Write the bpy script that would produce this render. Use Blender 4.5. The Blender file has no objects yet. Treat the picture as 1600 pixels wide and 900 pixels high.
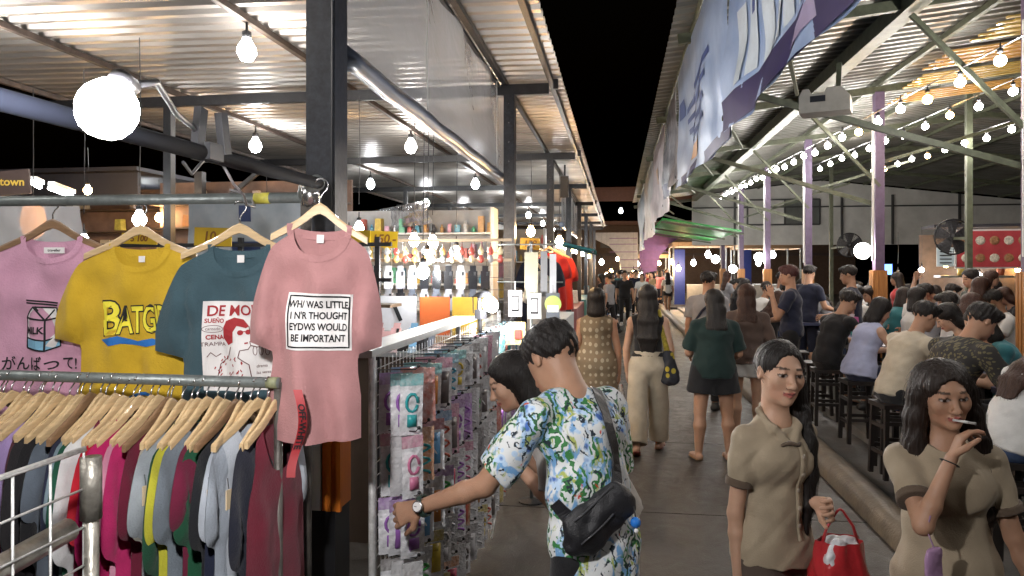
import bpy, bmesh, math, random
import numpy as np
from mathutils import Vector, Matrix, Euler
from mathutils.geometry import delaunay_2d_cdt
random.seed(11); np.random.seed(11)
R = math.radians
SC = bpy.context.scene
COL = SC.collection

# ---------------------------------------------------------------- camera
CAMZ, FPX, YAW, HOR = 1.80, 1150.0, R(8.2), 418.0
cam_d = bpy.data.cameras.new('camera'); cam = bpy.data.objects.new('camera', cam_d); COL.objects.link(cam)
cam.location = (0, 0, CAMZ); cam.rotation_euler = (R(90), 0, YAW)
cam_d.sensor_width = 36; cam_d.lens = FPX / 1600 * 36; cam_d.shift_y = (HOR - 450) / 1600
cam_d.clip_start = .05; cam_d.clip_end = 600
SC.camera = cam
# ---------------------------------------------------------------- night sky
world = bpy.data.worlds.new('World'); SC.world = world; world.use_nodes = True
wn = world.node_tree.nodes; wl = world.node_tree.links
bg = wn['Background']; sky = wn.new('ShaderNodeTexSky'); sky.sky_type = 'NISHITA'; sky.sun_disc = False
sky.sun_elevation = R(-5); sky.sun_rotation = R(200)
wl.new(sky.outputs[0], bg.inputs[0]); bg.inputs[1].default_value = 0.12
# ---------------------------------------------------------------- exposure / render
SC.view_settings.view_transform = 'Standard'; SC.view_settings.look = 'None'
SC.view_settings.gamma = 1; SC.view_settings.exposure = 1.45
SC.cycles.use_denoising = True
try: SC.cycles.denoiser = 'OPENIMAGEDENOISE'
except Exception: pass
SC.cycles.max_bounces = 7; SC.cycles.diffuse_bounces = 4; SC.cycles.glossy_bounces = 3
SC.cycles.transparent_max_bounces = 16; SC.cycles.transmission_bounces = 4
SC.cycles.sample_clamp_indirect = 4; SC.cycles.sample_clamp_direct = 30
SC.cycles.caustics_reflective = False; SC.cycles.caustics_refractive = False

def at(px, py, d):
    """point of the place seen at photo pixel (px,py) at a measured depth d (metres)"""
    r = (px - 800) / FPX; u = (HOR - py) / FPX; s, c = math.sin(YAW), math.cos(YAW)
    return Vector((d * (-s + c * r), d * (c + s * r), CAMZ + d * u))

# ---------------------------------------------------------------- materials
_MC = {}
def mat(name, col, rough=.6, metal=0., var=.12, scale=6., bump=0., bscale=60., spec=.5, coat=0., hue2=None, stretch=None, emit=None, sheen=0.):
    key = (name, tuple(col), rough, metal, var, scale, bump, bscale, spec, coat, hue2, stretch, emit)
    if key in _MC: return _MC[key]
    m = bpy.data.materials.new(name); m.use_nodes = True
    n, l = m.node_tree.nodes, m.node_tree.links
    b = n['Principled BSDF']
    b.inputs['Roughness'].default_value = rough; b.inputs['Metallic'].default_value = metal
    b.inputs['Specular IOR Level'].default_value = spec; b.inputs['Coat Weight'].default_value = coat
    if sheen: b.inputs['Sheen Weight'].default_value = sheen
    tc = n.new('ShaderNodeTexCoord'); vec = tc.outputs['Object']
    if stretch:
        mp = n.new('ShaderNodeMapping'); mp.inputs['Scale'].default_value = stretch; l.new(vec, mp.inputs[0]); vec = mp.outputs[0]
    nz = n.new('ShaderNodeTexNoise'); nz.inputs['Scale'].default_value = scale; nz.inputs['Detail'].default_value = 5; nz.inputs['Roughness'].default_value = .65
    l.new(vec, nz.inputs[0])
    cr = n.new('ShaderNodeValToRGB'); e = cr.color_ramp.elements
    c = Vector(col[:3]); c2 = Vector(hue2) if hue2 else c * (1 + var)
    e[0].position = .3; e[1].position = .7
    e[0].color = (*(c * (1 - var)), 1); e[1].color = (*[min(1, x) for x in c2], 1)
    l.new(nz.outputs[0], cr.inputs[0]); l.new(cr.outputs[0], b.inputs['Base Color'])
    if bump:
        n2 = n.new('ShaderNodeTexNoise'); n2.inputs['Scale'].default_value = bscale; n2.inputs['Detail'].default_value = 3
        l.new(vec, n2.inputs[0])
        bp = n.new('ShaderNodeBump'); bp.inputs['Strength'].default_value = bump; bp.inputs['Distance'].default_value = .01
        l.new(n2.outputs[0], bp.inputs['Height']); l.new(bp.outputs[0], b.inputs['Normal'])
    if emit:
        b.inputs['Emission Color'].default_value = (*col[:3], 1); b.inputs['Emission Strength'].default_value = emit
    _MC[key] = m
    return m
def emis(name, col, s):
    key = (name, tuple(col), s)
    if key in _MC: return _MC[key]
    m = bpy.data.materials.new(name); m.use_nodes = True; n, l = m.node_tree.nodes, m.node_tree.links
    n.remove(n['Principled BSDF']); e = n.new('ShaderNodeEmission'); e.inputs[0].default_value = (*col, 1); e.inputs[1].default_value = s
    l.new(e.outputs[0], n['Material Output'].inputs[0]); _MC[key] = m
    return m
def film(name, tint, haze, gloss, rough=.12, g=.6):
    """thin clear plastic film: see-through, a little milky, with reflections"""
    m = bpy.data.materials.new(name); m.use_nodes = True; n, l = m.node_tree.nodes, m.node_tree.links
    n.remove(n['Principled BSDF']); g_ = g
    t = n.new('ShaderNodeBsdfTransparent'); t.inputs[0].default_value = (*tint, 1)
    df = n.new('ShaderNodeBsdfDiffuse'); df.inputs[0].default_value = (g_, g_, g_ * 1.03, 1)
    tr = n.new('ShaderNodeBsdfTranslucent'); tr.inputs[0].default_value = (g_, g_, g_ * 1.03, 1)
    g = n.new('ShaderNodeBsdfGlossy'); g.inputs['Roughness'].default_value = rough
    a = n.new('ShaderNodeAddShader'); l.new(df.outputs[0], a.inputs[0]); l.new(tr.outputs[0], a.inputs[1])
    m1 = n.new('ShaderNodeMixShader'); m1.inputs[0].default_value = haze; l.new(t.outputs[0], m1.inputs[1]); l.new(a.outputs[0], m1.inputs[2])
    m2 = n.new('ShaderNodeMixShader'); lw = n.new('ShaderNodeLayerWeight'); lw.inputs[0].default_value = gloss
    nz = n.new('ShaderNodeTexNoise'); nz.inputs['Scale'].default_value = 9; bp = n.new('ShaderNodeBump'); bp.inputs['Strength'].default_value = .35; bp.inputs['Distance'].default_value = .02
    l.new(nz.outputs[0], bp.inputs['Height']); l.new(bp.outputs[0], g.inputs['Normal']); l.new(bp.outputs[0], lw.inputs['Normal'])
    l.new(lw.outputs['Fresnel'], m2.inputs[0]); l.new(m1.outputs[0], m2.inputs[1]); l.new(g.outputs[0], m2.inputs[2])
    l.new(m2.outputs[0], n['Material Output'].inputs[0])
    return m

# ---------------------------------------------------------------- objects
def link(name, me, parent=None, loc=None, rot=None):
    o = bpy.data.objects.new(name, me); COL.objects.link(o)
    if parent: o.parent = parent
    if loc is not None: o.location = loc
    if rot is not None: o.rotation_euler = rot
    return o
def tag(o, label, cat, group=None, kind=None):
    if label: o['label'] = label
    if cat: o['category'] = cat
    if group: o['group'] = group
    if kind: o['kind'] = kind
    return o
def empty(name, loc=(0, 0, 0), rz=0., label=None, cat=None, group=None):
    o = bpy.data.objects.new(name, None); COL.objects.link(o); o.location = loc; o.rotation_euler = (0, 0, rz)
    o.empty_display_size = .1
    return tag(o, label, cat, group)
def np_mesh(name, V, F, mats, smooth=True, mi=None):
    V = np.asarray(V, np.float32); F = np.asarray(F, np.int32); k = F.shape[1]
    me = bpy.data.meshes.new(name); me.vertices.add(len(V)); me.vertices.foreach_set('co', V.ravel())
    me.loops.add(F.size); me.loops.foreach_set('vertex_index', F.ravel())
    me.polygons.add(len(F)); me.polygons.foreach_set('loop_start', np.arange(0, F.size, k, dtype=np.int32))
    try: me.polygons.foreach_set('loop_total', np.full(len(F), k, np.int32))
    except Exception: pass
    if smooth: me.polygons.foreach_set('use_smooth', np.ones(len(F), bool))
    if mi is not None: me.polygons.foreach_set('material_index', np.asarray(mi, np.int32))
    me.update(calc_edges=True); me.validate()
    for m in (mats if isinstance(mats, (list, tuple)) else [mats]): me.materials.append(m)
    return me
ORDW = 'first second third fourth fifth sixth seventh eighth ninth tenth eleventh twelfth thirteenth fourteenth fifteenth sixteenth seventeenth eighteenth nineteenth'.split()
TENS = {20: 'twent', 30: 'thirt', 40: 'fort', 50: 'fift'}
def nth(i):
    i += 1
    if i < 20: return ORDW[i - 1]
    t, u = i // 10 * 10, i % 10
    return TENS[t] + 'ieth' if u == 0 else TENS[t] + 'y-' + ORDW[u - 1]

class MB:
    def __init__(s): s.v = []; s.f = []; s.m = []; s.cur = 0
    def _add(s, vs, fs):
        b = len(s.v); s.v += [tuple(v) for v in vs]; s.f += [tuple(b + i for i in f) for f in fs]; s.m += [s.cur] * len(fs); return s
    def box(s, c, sz, rot=None, taper=1.):
        x, y, z = [k / 2 for k in sz]; vs = []
        for dz in (-z, z):
            t = taper if dz > 0 else 1
            for dx, dy in ((-x, -y), (x, -y), (x, y), (-x, y)): vs.append(Vector((dx * t, dy * t, dz)))
        if rot is not None:
            M = rot if isinstance(rot, Matrix) else Euler(rot).to_matrix(); vs = [M @ v for v in vs]
        vs = [v + Vector(c) for v in vs]
        return s._add(vs, [(3, 2, 1, 0), (4, 5, 6, 7), (0, 1, 5, 4), (1, 2, 6, 5), (2, 3, 7, 6), (3, 0, 4, 7)])
    def bar(s, a, b, w, h=None, up=(0, 0, 1)):
        a, b = Vector(a), Vector(b); h = h or w; d = (b - a).normalized(); u = Vector(up)
        if abs(d.dot(u)) > .98: u = Vector((1, 0, 0))
        sd = d.cross(u).normalized(); u = sd.cross(d); vs = []
        for p in (a, b):
            for i, j in ((-1, -1), (1, -1), (1, 1), (-1, 1)): vs.append(p + sd * (i * w / 2) + u * (j * h / 2))
        return s._add(vs, [(3, 2, 1, 0), (4, 5, 6, 7), (0, 1, 5, 4), (1, 2, 6, 5), (2, 3, 7, 6), (3, 0, 4, 7)])
    def tube(s, pts, r, n=8, cap=True):
        pts = [Vector(p) for p in pts]; m = len(pts); rs = r if isinstance(r, (list, tuple)) else [r] * m
        vs = []; t0 = (pts[1] - pts[0]).normalized(); u = t0.orthogonal().normalized()
        for i, p in enumerate(pts):
            t = (pts[min(i + 1, m - 1)] - pts[max(i - 1, 0)]).normalized()
            u = (u - t * u.dot(t)); u = u.normalized() if u.length > 1e-6 else t.orthogonal().normalized(); w = t.cross(u)
            for k in range(n):
                a = 2 * math.pi * k / n; vs.append(p + (u * math.cos(a) + w * math.sin(a)) * rs[i])
        fs = [(i * n + k, i * n + (k + 1) % n, (i + 1) * n + (k + 1) % n, (i + 1) * n + k) for i in range(m - 1) for k in range(n)]
        if cap: fs += [tuple(range(n - 1, -1, -1)), tuple((m - 1) * n + k for k in range(n))]
        return s._add(vs, fs)
    def lathe(s, prof, c=(0, 0, 0), n=16, M=None):
        vs = []; c = Vector(c)
        for r, z in prof:
            for k in range(n):
                a = 2 * math.pi * k / n; v = Vector((r * math.cos(a), r * math.sin(a), z)); vs.append((M @ v if M else v) + c)
        m = len(prof)
        fs = [(i * n + k, i * n + (k + 1) % n, (i + 1) * n + (k + 1) % n, (i + 1) * n + k) for i in range(m - 1) for k in range(n)]
        if prof[0][0] > 1e-5: fs.append(tuple(range(n - 1, -1, -1)))
        if prof[-1][0] > 1e-5: fs.append(tuple((m - 1) * n + k for k in range(n)))
        return s._add(vs, fs)
    def grid(s, fn, nu, nv):
        vs = [fn(i / nu, j / nv) for j in range(nv + 1) for i in range(nu + 1)]
        fs = [(j * (nu + 1) + i, j * (nu + 1) + i + 1, (j + 1) * (nu + 1) + i + 1, (j + 1) * (nu + 1) + i) for j in range(nv) for i in range(nu)]
        return s._add(vs, fs)
    def quad(s, a, b, c, d): return s._add([a, b, c, d], [(0, 1, 2, 3)])
    def prism(s, poly, y0, y1):
        """polygon in (x,z) pushed from y0 to y1"""
        n = len(poly); vs = [(x, y0, z) for x, z in poly] + [(x, y1, z) for x, z in poly]
        return s._add(vs, [tuple(range(n)), tuple(range(2 * n - 1, n - 1, -1))] + [(i, (i + 1) % n + 0, (i + 1) % n + n, i + n)[::-1] for i in range(n)])
    def mesh(s, name, mats, smooth=False):
        me = bpy.data.meshes.new(name); me.from_pydata(s.v, [], s.f)
        for m in (mats if isinstance(mats, (list, tuple)) else [mats]): me.materials.append(m)
        if smooth: me.polygons.foreach_set('use_smooth', np.ones(len(s.f), bool))
        if any(s.m): me.polygons.foreach_set('material_index', np.asarray(s.m, np.int32))
        me.update(); return me
    def build(s, name, mats, parent=None, smooth=False, loc=None, rot=None):
        return link(name, s.mesh(name, mats, smooth), parent, loc, rot)

def copy_tree(o, parent=None):
    c = o.copy(); COL.objects.link(c); c.parent = parent
    for ch in o.children: copy_tree(ch, c)
    return c
def text_geo(body, size, offset=0.0, align='CENTER', shear=0., space=1.):
    cu = bpy.data.curves.new('lettering', 'FONT'); cu.body = body; cu.size = size; cu.align_x = align; cu.align_y = 'CENTER'
    cu.offset = offset; cu.shear = shear; cu.resolution_u = 3; cu.space_line = .95; cu.space_character = space
    o = bpy.data.objects.new('lettering', cu); COL.objects.link(o)
    dg = bpy.context.evaluated_depsgraph_get(); me = o.evaluated_get(dg).to_mesh()
    V = [tuple(v.co) for v in me.vertices]; F = [tuple(p.vertices) for p in me.polygons]
    o.evaluated_get(dg).to_mesh_clear(); bpy.data.objects.remove(o); bpy.data.curves.remove(cu)
    return V, F

# ---------------------------------------------------------------- distance-field bodies
class Body:
    """one continuous surface grown round tapered limbs"""
    def __init__(s): s.p = []
    @staticmethod
    def _planes(cl): return [(np.array(p, float), np.array(n, float) / np.linalg.norm(n)) for p, n in cl]
    def cone(s, a, b, ra, rb, k=.02, clips=(), op=1):
        a, b = np.array(a, float), np.array(b, float); r = max(ra, rb)
        def f(X, Y, Z):
            ba = b - a; L2 = max(ba @ ba, 1e-9)
            x, y, z = X - a[0], Y - a[1], Z - a[2]
            t = np.clip((x * ba[0] + y * ba[1] + z * ba[2]) / L2, 0, 1)
            return np.sqrt((x - t * ba[0])**2 + (y - t * ba[1])**2 + (z - t * ba[2])**2) - (ra + (rb - ra) * t)
        s.p.append((f, np.minimum(a, b) - r, np.maximum(a, b) + r, k, s._planes(clips), op)); return s
    def chain(s, pts, rs, k=.015, clips=(), op=1):
        for i in range(len(pts) - 1): s.cone(pts[i], pts[i + 1], rs[i], rs[i + 1], k, clips, op)
        return s
    def econe(s, a, b, ra, rb, side, k=.03, clips=(), op=1):
        a, b = np.array(a, float), np.array(b, float); r = max(*ra, *rb)
        ba = b - a; L = max(np.linalg.norm(ba), 1e-6); d = ba / L
        sd = np.array(side, float); sd -= d * (sd @ d); sd /= np.linalg.norm(sd); fr = np.cross(d, sd)
        def f(X, Y, Z):
            x, y, z = X - a[0], Y - a[1], Z - a[2]
            h = x * d[0] + y * d[1] + z * d[2]; t = np.clip(h / L, 0, 1); ax = h - t * L
            u = x * sd[0] + y * sd[1] + z * sd[2]; w = x * fr[0] + y * fr[1] + z * fr[2]
            rx = ra[0] + (rb[0] - ra[0]) * t; ry = ra[1] + (rb[1] - ra[1]) * t; rm = np.minimum(rx, ry)
            k0 = np.sqrt((u / rx)**2 + (w / ry)**2 + (ax / rm)**2)
            k1 = np.sqrt((u / rx**2)**2 + (w / ry**2)**2 + (ax / rm**2)**2) + 1e-6
            return np.where(k0 < .3, (k0 - 1) * rm, k0 * (k0 - 1) / k1)
        s.p.append((f, np.minimum(a, b) - r, np.maximum(a, b) + r, k, s._planes(clips), op)); return s
    def ell(s, c, r, M=None, k=.02, clips=(), op=1):
        c = np.array(c, float); r = np.array(r, float); M = np.eye(3) if M is None else np.array(M); rr = r.max()
        def f(X, Y, Z):
            x, y, z = X - c[0], Y - c[1], Z - c[2]
            q = [M[0, i] * x + M[1, i] * y + M[2, i] * z for i in range(3)]
            k0 = np.sqrt(sum((q[i] / r[i])**2 for i in range(3))); k1 = np.sqrt(sum((q[i] / r[i]**2)**2 for i in range(3))) + 1e-6
            return np.where(k0 < .3, (k0 - 1) * r.min(), k0 * (k0 - 1) / k1)
        s.p.append((f, c - rr, c + rr, k, s._planes(clips), op)); return s
    def mesh(s, h, noise=None, warp=None):
        ad = [p for p in s.p if p[5] == 1]
        lo = np.min([p[1] for p in ad], 0) - 3 * h - .01; hi = np.max([p[2] for p in ad], 0) + 3 * h + .01
        n = np.ceil((hi - lo) / h).astype(int) + 1
        D = np.full(n, 1., np.float32); ax = [(lo[i] + h * np.arange(n[i])).astype(np.float32) for i in range(3)]
        for f, a, b, k, cl, op in s.p:
            m = k * 1.2 + 2 * h
            i0 = np.clip(np.floor((a - m - lo) / h).astype(int), 0, n - 1); i1 = np.clip(np.ceil((b + m - lo) / h).astype(int) + 1, 1, n)
            if (i1 <= i0).any(): continue
            sl = tuple(slice(p, q) for p, q in zip(i0, i1))
            X = ax[0][sl[0]][:, None, None]; Y = ax[1][sl[1]][None, :, None]; Z = ax[2][sl[2]][None, None, :]
            d = f(X, Y, Z)
            for p, nn in cl: d = np.maximum(d, (X - p[0]) * nn[0] + (Y - p[1]) * nn[1] + (Z - p[2]) * nn[2])
            o = D[sl]
            if op == 1: D[sl] = np.minimum(o, d) - np.maximum(k - np.abs(o - d), 0)**2 / (4 * k)
            else: D[sl] = np.maximum(o, -d) + np.maximum(k - np.abs(o + d), 0)**2 / (4 * k)
        if noise or warp:
            ii = np.nonzero(np.abs(D) < .04); x, y, z = ax[0][ii[0]], ax[1][ii[1]], ax[2][ii[2]]
            if noise:
                amp, fr, sd = noise; rg = np.random.RandomState(sd); w = 0
                for q in range(5):
                    v = rg.normal(size=3); v /= np.linalg.norm(v); g = fr * (1 + .5 * q)
                    w = w + np.sin((x * v[0] + y * v[1] + z * v[2]) * g + rg.rand() * 6 + 1.3 * np.sin((x * v[1] + y * v[2] - z * v[0]) * g * .7)) / (1 + .5 * q)
                D[ii] += amp * w * .5
            if warp: D[ii] += warp(x, y, z)
        return nets(D, lo, h)
def nets(D, lo, h):
    ins = D < 0; n = [k - 1 for k in D.shape]
    off = [(i, j, k) for i in (0, 1) for j in (0, 1) for k in (0, 1)]
    cnt = np.zeros(n, np.uint8)
    for i, j, k in off: cnt += ins[i:i + n[0], j:j + n[1], k:k + n[2]]
    act = (cnt > 0) & (cnt < 8); ids = np.argwhere(act); idx = np.full(n, -1, np.int32); idx[act] = np.arange(len(ids))
    val = {o: D[ids[:, 0] + o[0], ids[:, 1] + o[1], ids[:, 2] + o[2]] for o in off}
    acc = np.zeros((len(ids), 3)); c = np.zeros(len(ids))
    for a in off:
        for q in range(3):
            if a[q]: continue
            b = list(a); b[q] = 1; b = tuple(b); va, vb = val[a], val[b]; m = (va < 0) != (vb < 0)
            t = np.where(m, va / np.where(m, va - vb, 1), 0); P = np.zeros((len(ids), 3)) + np.array(a); P[:, q] = t
            acc += P * m[:, None]; c += m
    V = lo + h * (ids + acc / np.maximum(c, 1)[:, None])
    Fs = []
    for q in range(3):
        u, v = (q + 1) % 3, (q + 2) % 3
        s0 = [slice(1, -1)] * 3; s1 = [slice(1, -1)] * 3; s0[q] = slice(0, -1); s1[q] = slice(1, None)
        A, B = ins[tuple(s0)], ins[tuple(s1)]
        for fl in (0, 1):
            L = np.argwhere(A & ~B if not fl else B & ~A)
            if not len(L): continue
            L[:, u] += 1; L[:, v] += 1
            def cell(du, dv):
                K = L.copy(); K[:, u] -= du; K[:, v] -= dv; return idx[K[:, 0], K[:, 1], K[:, 2]]
            f = np.stack([cell(1, 1), cell(0, 1), cell(0, 0), cell(1, 0)], 1)
            Fs.append(f[:, ::-1] if fl else f)
    return V, np.concatenate(Fs)
# ---------------------------------------------------------------- people
def skin_mat():
    m = bpy.data.materials.new('skin'); m.use_nodes = True; n, l = m.node_tree.nodes, m.node_tree.links; b = n['Principled BSDF']
    a = n.new('ShaderNodeAttribute'); a.attribute_name = 'tint'
    tc = n.new('ShaderNodeTexCoord'); nz = n.new('ShaderNodeTexNoise'); nz.inputs['Scale'].default_value = 22; nz.inputs['Detail'].default_value = 4; l.new(tc.outputs['Object'], nz.inputs[0])
    mr = n.new('ShaderNodeMapRange'); mr.inputs[3].default_value = .86; mr.inputs[4].default_value = 1.14; l.new(nz.outputs[0], mr.inputs[0])
    vm = n.new('ShaderNodeVectorMath'); vm.operation = 'SCALE'; l.new(a.outputs['Color'], vm.inputs[0]); l.new(mr.outputs[0], vm.inputs['Scale'])
    l.new(vm.outputs[0], b.inputs['Base Color']); b.inputs['Roughness'].default_value = .5; b.inputs['Specular IOR Level'].default_value = .35
    b2 = n.new('ShaderNodeTexNoise'); b2.inputs['Scale'].default_value = 260; b2.inputs['Detail'].default_value = 3; l.new(tc.outputs['Object'], b2.inputs[0]); bp = n.new('ShaderNodeBump'); bp.inputs['Strength'].default_value = .25; bp.inputs['Distance'].default_value = .004; l.new(b2.outputs[0], bp.inputs['Height']); l.new(bp.outputs[0], b.inputs['Normal'])
    rr_ = n.new('ShaderNodeMapRange'); rr_.inputs[3].default_value = .36; rr_.inputs[4].default_value = .6; l.new(nz.outputs[0], rr_.inputs[0]); l.new(rr_.outputs[0], b.inputs['Roughness'])
    b.inputs['Subsurface Weight'].default_value = .12; b.inputs['Subsurface Radius'].default_value = (.012, .005, .003); b.inputs['Subsurface Scale'].default_value = .6
    return m
SKIN = skin_mat()
FAIR, TAN, DEEP = (.50, .30, .205), (.40, .225, .145), (.29, .155, .095)
def hairmat(c=(.012, .009, .008)): return mat('hair', c, .5, var=.35, scale=90, bump=.7, bscale=190, stretch=(1, 1, .1), spec=.35)
BLACKH, BROWNH, DARKH = hairmat(), hairmat((.045, .018, .011)), hairmat((.02, .012, .009))
def cloth(name, c, var=.1, rough=.85, bump=.25, bs=160): return mat(name, c, rough, var=var, scale=9, bump=bump, bscale=bs, spec=.25, sheen=.15)

def V3(*a): return np.array(a, float)
def unit(v): v = np.array(v, float); return v / np.linalg.norm(v)
def rotz(v, a): c, s = math.cos(a), math.sin(a); return V3(c * v[0] - s * v[1], s * v[0] + c * v[1], v[2])
DOWN = V3(0, 0, -1)
STAND = dict(al=((-.16, 0, -1), (-.06, .12, -1)), ar=((.16, 0, -1), (.06, .12, -1)), ll=((-.03, 0, -1), (0, -.02, -1)), lr=((.03, 0, -1), (0, -.02, -1)))
def pose(**k): p = dict(lean=(0, .02), hunch=0., look=(0, 0, 0), twist=0., **STAND); p.update(k); return p
def walk(ph=1., **k):
    """mid-stride; ph=+1 left leg forward"""
    a, b = ((-.03, .30, -1), (0, .05, -1)), ((.03, -.22, -1), (0, -.5, -1))
    if ph < 0: a, b = ((-.03, -.22, -1), (0, -.5, -1)), ((.03, .30, -1), (0, .05, -1))
    q = dict(ll=a, lr=b, al=((-.2, -.2 * ph, -1), (-.08, .1, -1)), ar=((.2, .2 * ph, -1), (.08, .3, -1))); q.update(k)
    return pose(**q)
def sit(**k):
    q = dict(ll=((-.18, 1, -.12), (-.02, -.1, -1)), lr=((.18, 1, -.12), (.02, -.15, -1)), lean=(0, .22), hunch=.35, look=(0, -14, 0),
             al=((-.25, .5, -.85), (.35, 1, .05)), ar=((.25, .5, -.85), (-.35, 1, .05)), seat=.70); q.update(k)
    return pose(**q)

def figure(label, loc, heading, H=1.6, skin=TAN, ps=None, top=None, bottom=None, hair=('short', BLACKH), shoes=None, h=.016, face=False, fingers=False,
           w=1., male=False, group=None, fem=True, z0=0., cat='person', curl=(35, 35), grip=((0, 0), (0, 0)), headscale=1.0):
    ps = ps or pose(); fem = not male
    side = V3(1, 0, 0)
    T, S_, FT = .245 * H, .245 * H, .042 * H
    legs = {}
    for k in 'lr':
        a, b = ps['l' + k]; legs[k] = (unit(a) * T, unit(b) * S_)
    if 'seat' in ps: hz = ps['seat'] + .085 * H / 1.6
    else: hz = max(-(legs[k][0][2] + legs[k][1][2]) for k in 'lr') + FT
    hip = V3(0, 0, hz)
    J = {}
    for k, sx in (('l', -1), ('r', 1)):
        j = hip + side * sx * .052 * H * (1.08 if fem else 1) * w
        kn = j + legs[k][0]; an = kn + legs[k][1]; J['hip' + k], J['knee' + k], J['ank' + k] = j, kn, an
    sd = unit((ps['lean'][0], ps['lean'][1], 1)); hu = ps['hunch']
    sd2 = unit(sd + V3(0, hu, 0)); pel = hip + sd * .022 * H; wst = pel + sd * .105 * H; chs = wst + unit(sd + sd2) * .10 * H
    nek = chs + sd2 * .082 * H
    tw = R(ps['twist']); ss = rotz(side, tw); ss = unit(ss - sd2 * (ss @ sd2)); fr = np.cross(sd2, ss)
    yaw, pit, rol = [R(x) for x in ps['look']]
    base = Matrix(((ss[0], fr[0], sd2[0]), (ss[1], fr[1], sd2[1]), (ss[2], fr[2], sd2[2])))
    upr = Matrix.Rotation(tw, 3, 'Z')
    mid = Matrix([[.5 * (base[i][j] + upr[i][j]) for j in range(3)] for i in range(3)])
    q = (base.to_quaternion().slerp(upr.to_quaternion(), .55)).to_matrix()
    HM = q @ (Matrix.Rotation(yaw, 3, 'Z') @ Matrix.Rotation(pit, 3, 'X') @ Matrix.Rotation(rol, 3, 'Y')); HA = np.array(HM)
    hs = H * .136 / .22 * headscale
    hc = nek + sd2 * ps.get('neckup', .033) * H + HA @ V3(0, .012, .118 * hs / 1.0) * 1.0
    hp = lambda x, y, z: hc + HA @ (V3(x, y, z) * hs)
    J['head'], J['neck'], J['pel'], J['chest'], J['HA'], J['hs'] = hc, nek, pel, chs, HA, hs
    shw = (.099 if fem else .114) * H * w
    for k, sx in (('l', -1), ('r', 1)):
        sh = nek - sd2 * .043 * H + ss * sx * shw; a, b = ps['a' + k]
        if 'reach' + k in ps:
            tg, pole = ps['reach' + k]
            tg = tg(hp) if callable(tg) else rotz(V3(tg[0] - loc[0], tg[1] - loc[1], tg[2] - z0), -heading)
            L1, L2 = .172 * H, .15 * H; dv = tg - sh; dl = min(np.linalg.norm(dv), (L1 + L2) * .995); dv = unit(dv); ca = (L1 * L1 + dl * dl - L2 * L2) / (2 * L1 * dl)
            pl = V3(*pole); pl = unit(pl - dv * (pl @ dv)); a = dv * ca + pl * math.sqrt(max(0, 1 - ca * ca)); b = sh + dv * dl - (sh + a * L1)
        el = sh + unit(a) * .172 * H; wr = el + unit(b) * .15 * H; J['sh' + k], J['el' + k], J['wr' + k] = sh, el, wr
    B = Body()
    hw = (.094 if fem else .088) * H * w; ww = (.073 if fem else .084) * H * w; cw = (.086 if fem else .098) * H * w
    dh, dw, dc = .064 * H * w, .054 * H * w, .062 * H * w
    tors = [(pel - sd * .03 * H, pel, (hw * .9, dh * .95), (hw, dh)), (pel, wst, (hw, dh), (ww, dw)), (wst, chs, (ww, dw), (cw, dc)), (chs, nek - sd2 * .035 * H, (cw, dc), (cw * .6, dc * .62))]
    def torso(B, o=0., k=.04, sub=None, clips=()):
        for i, (a, b, ra, rb) in enumerate(tors):
            if sub and i not in sub: continue
            B.econe(a, b, (ra[0] + o, ra[1] + o), (rb[0] + o, rb[1] + o), side if i < 2 else ss, k, clips)
        if fem and (not sub or 2 in sub):
            for sx in (-1, 1): B.ell(chs + ss * sx * .041 * H * w + fr * .036 * H - sd2 * .008 * H, (.033 * H + o * 1.05, .030 * H + o * 1.05, .034 * H + o * 1.05), k=.05, clips=clips)
    torso(B)
    ra1, ra2, ra3, ra4 = [x * H * w * (1.12 if male else 1) for x in (.0262, .0225, .0215, .0145)]
    for k in 'lr':
        B.cone(nek - sd2 * .014 * H, J['sh' + k], .026 * H, ra1, .03)
        B.chain([J['sh' + k], J['el' + k]], [ra1, ra2], .02); f = J['el' + k] * .7 + J['wr' + k] * .3
        B.chain([J['el' + k], f, J['wr' + k]], [ra2 * .95, ra3, ra4], .012)
        B.chain([J['hip' + k], J['knee' + k]], [.05 * H * w, .033 * H * w], .03)
        c = J['knee' + k] * .68 + J['ank' + k] * .32 - V3(0, .008 * H, 0)
        B.chain([J['knee' + k], c, J['ank' + k]], [.031 * H, .033 * H * w, .0205 * H], .02)
        shd = unit(legs[k][1]); toe = unit(V3(-shd[0] * 0 + (.12 if k == 'r' else -.12), 1, 0) + V3(0, 0, 1) * min(0, shd[1]) * 1.1)
        J['toe' + k] = J['ank' + k] + toe * .098 * H - V3(0, 0, .02 * H); heel = J['ank' + k] - toe * .022 * H - V3(0, 0, .018 * H)
        B.econe(heel, J['toe' + k], (.021 * H, .02 * H), (.028 * H, .012 * H), np.cross(toe, V3(0, 0, 1)), .015)
        # hand
        fd = unit(J['wr' + k] - J['el' + k]); sx = -1 if k == 'l' else 1; g = grip[0 if k == 'l' else 1]
        nrm = -ss * sx; nrm = unit(nrm - fd * (nrm @ fd)) if abs(nrm @ fd) < .9 else unit(DOWN - fd * (DOWN @ fd))
        if g[0]: ang = R(g[0]); nrm = nrm * math.cos(ang) + np.cross(fd, nrm) * math.sin(ang)
        th = np.cross(nrm, fd) * sx; J['palm' + k] = J['wr' + k] + fd * .05 * H; J['nrm' + k] = nrm; J['fd' + k] = fd; J['th' + k] = th
        hh = H / 1.6 * (1.08 if male else 1); kn = J['wr' + k] + fd * .078 * hh
        B.econe(J['wr' + k] + fd * .012 * hh, kn, (.026 * hh, .0145 * hh), (.037 * hh, .0125 * hh), th, .012)
        cu = R(curl[0 if k == 'l' else 1])
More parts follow.
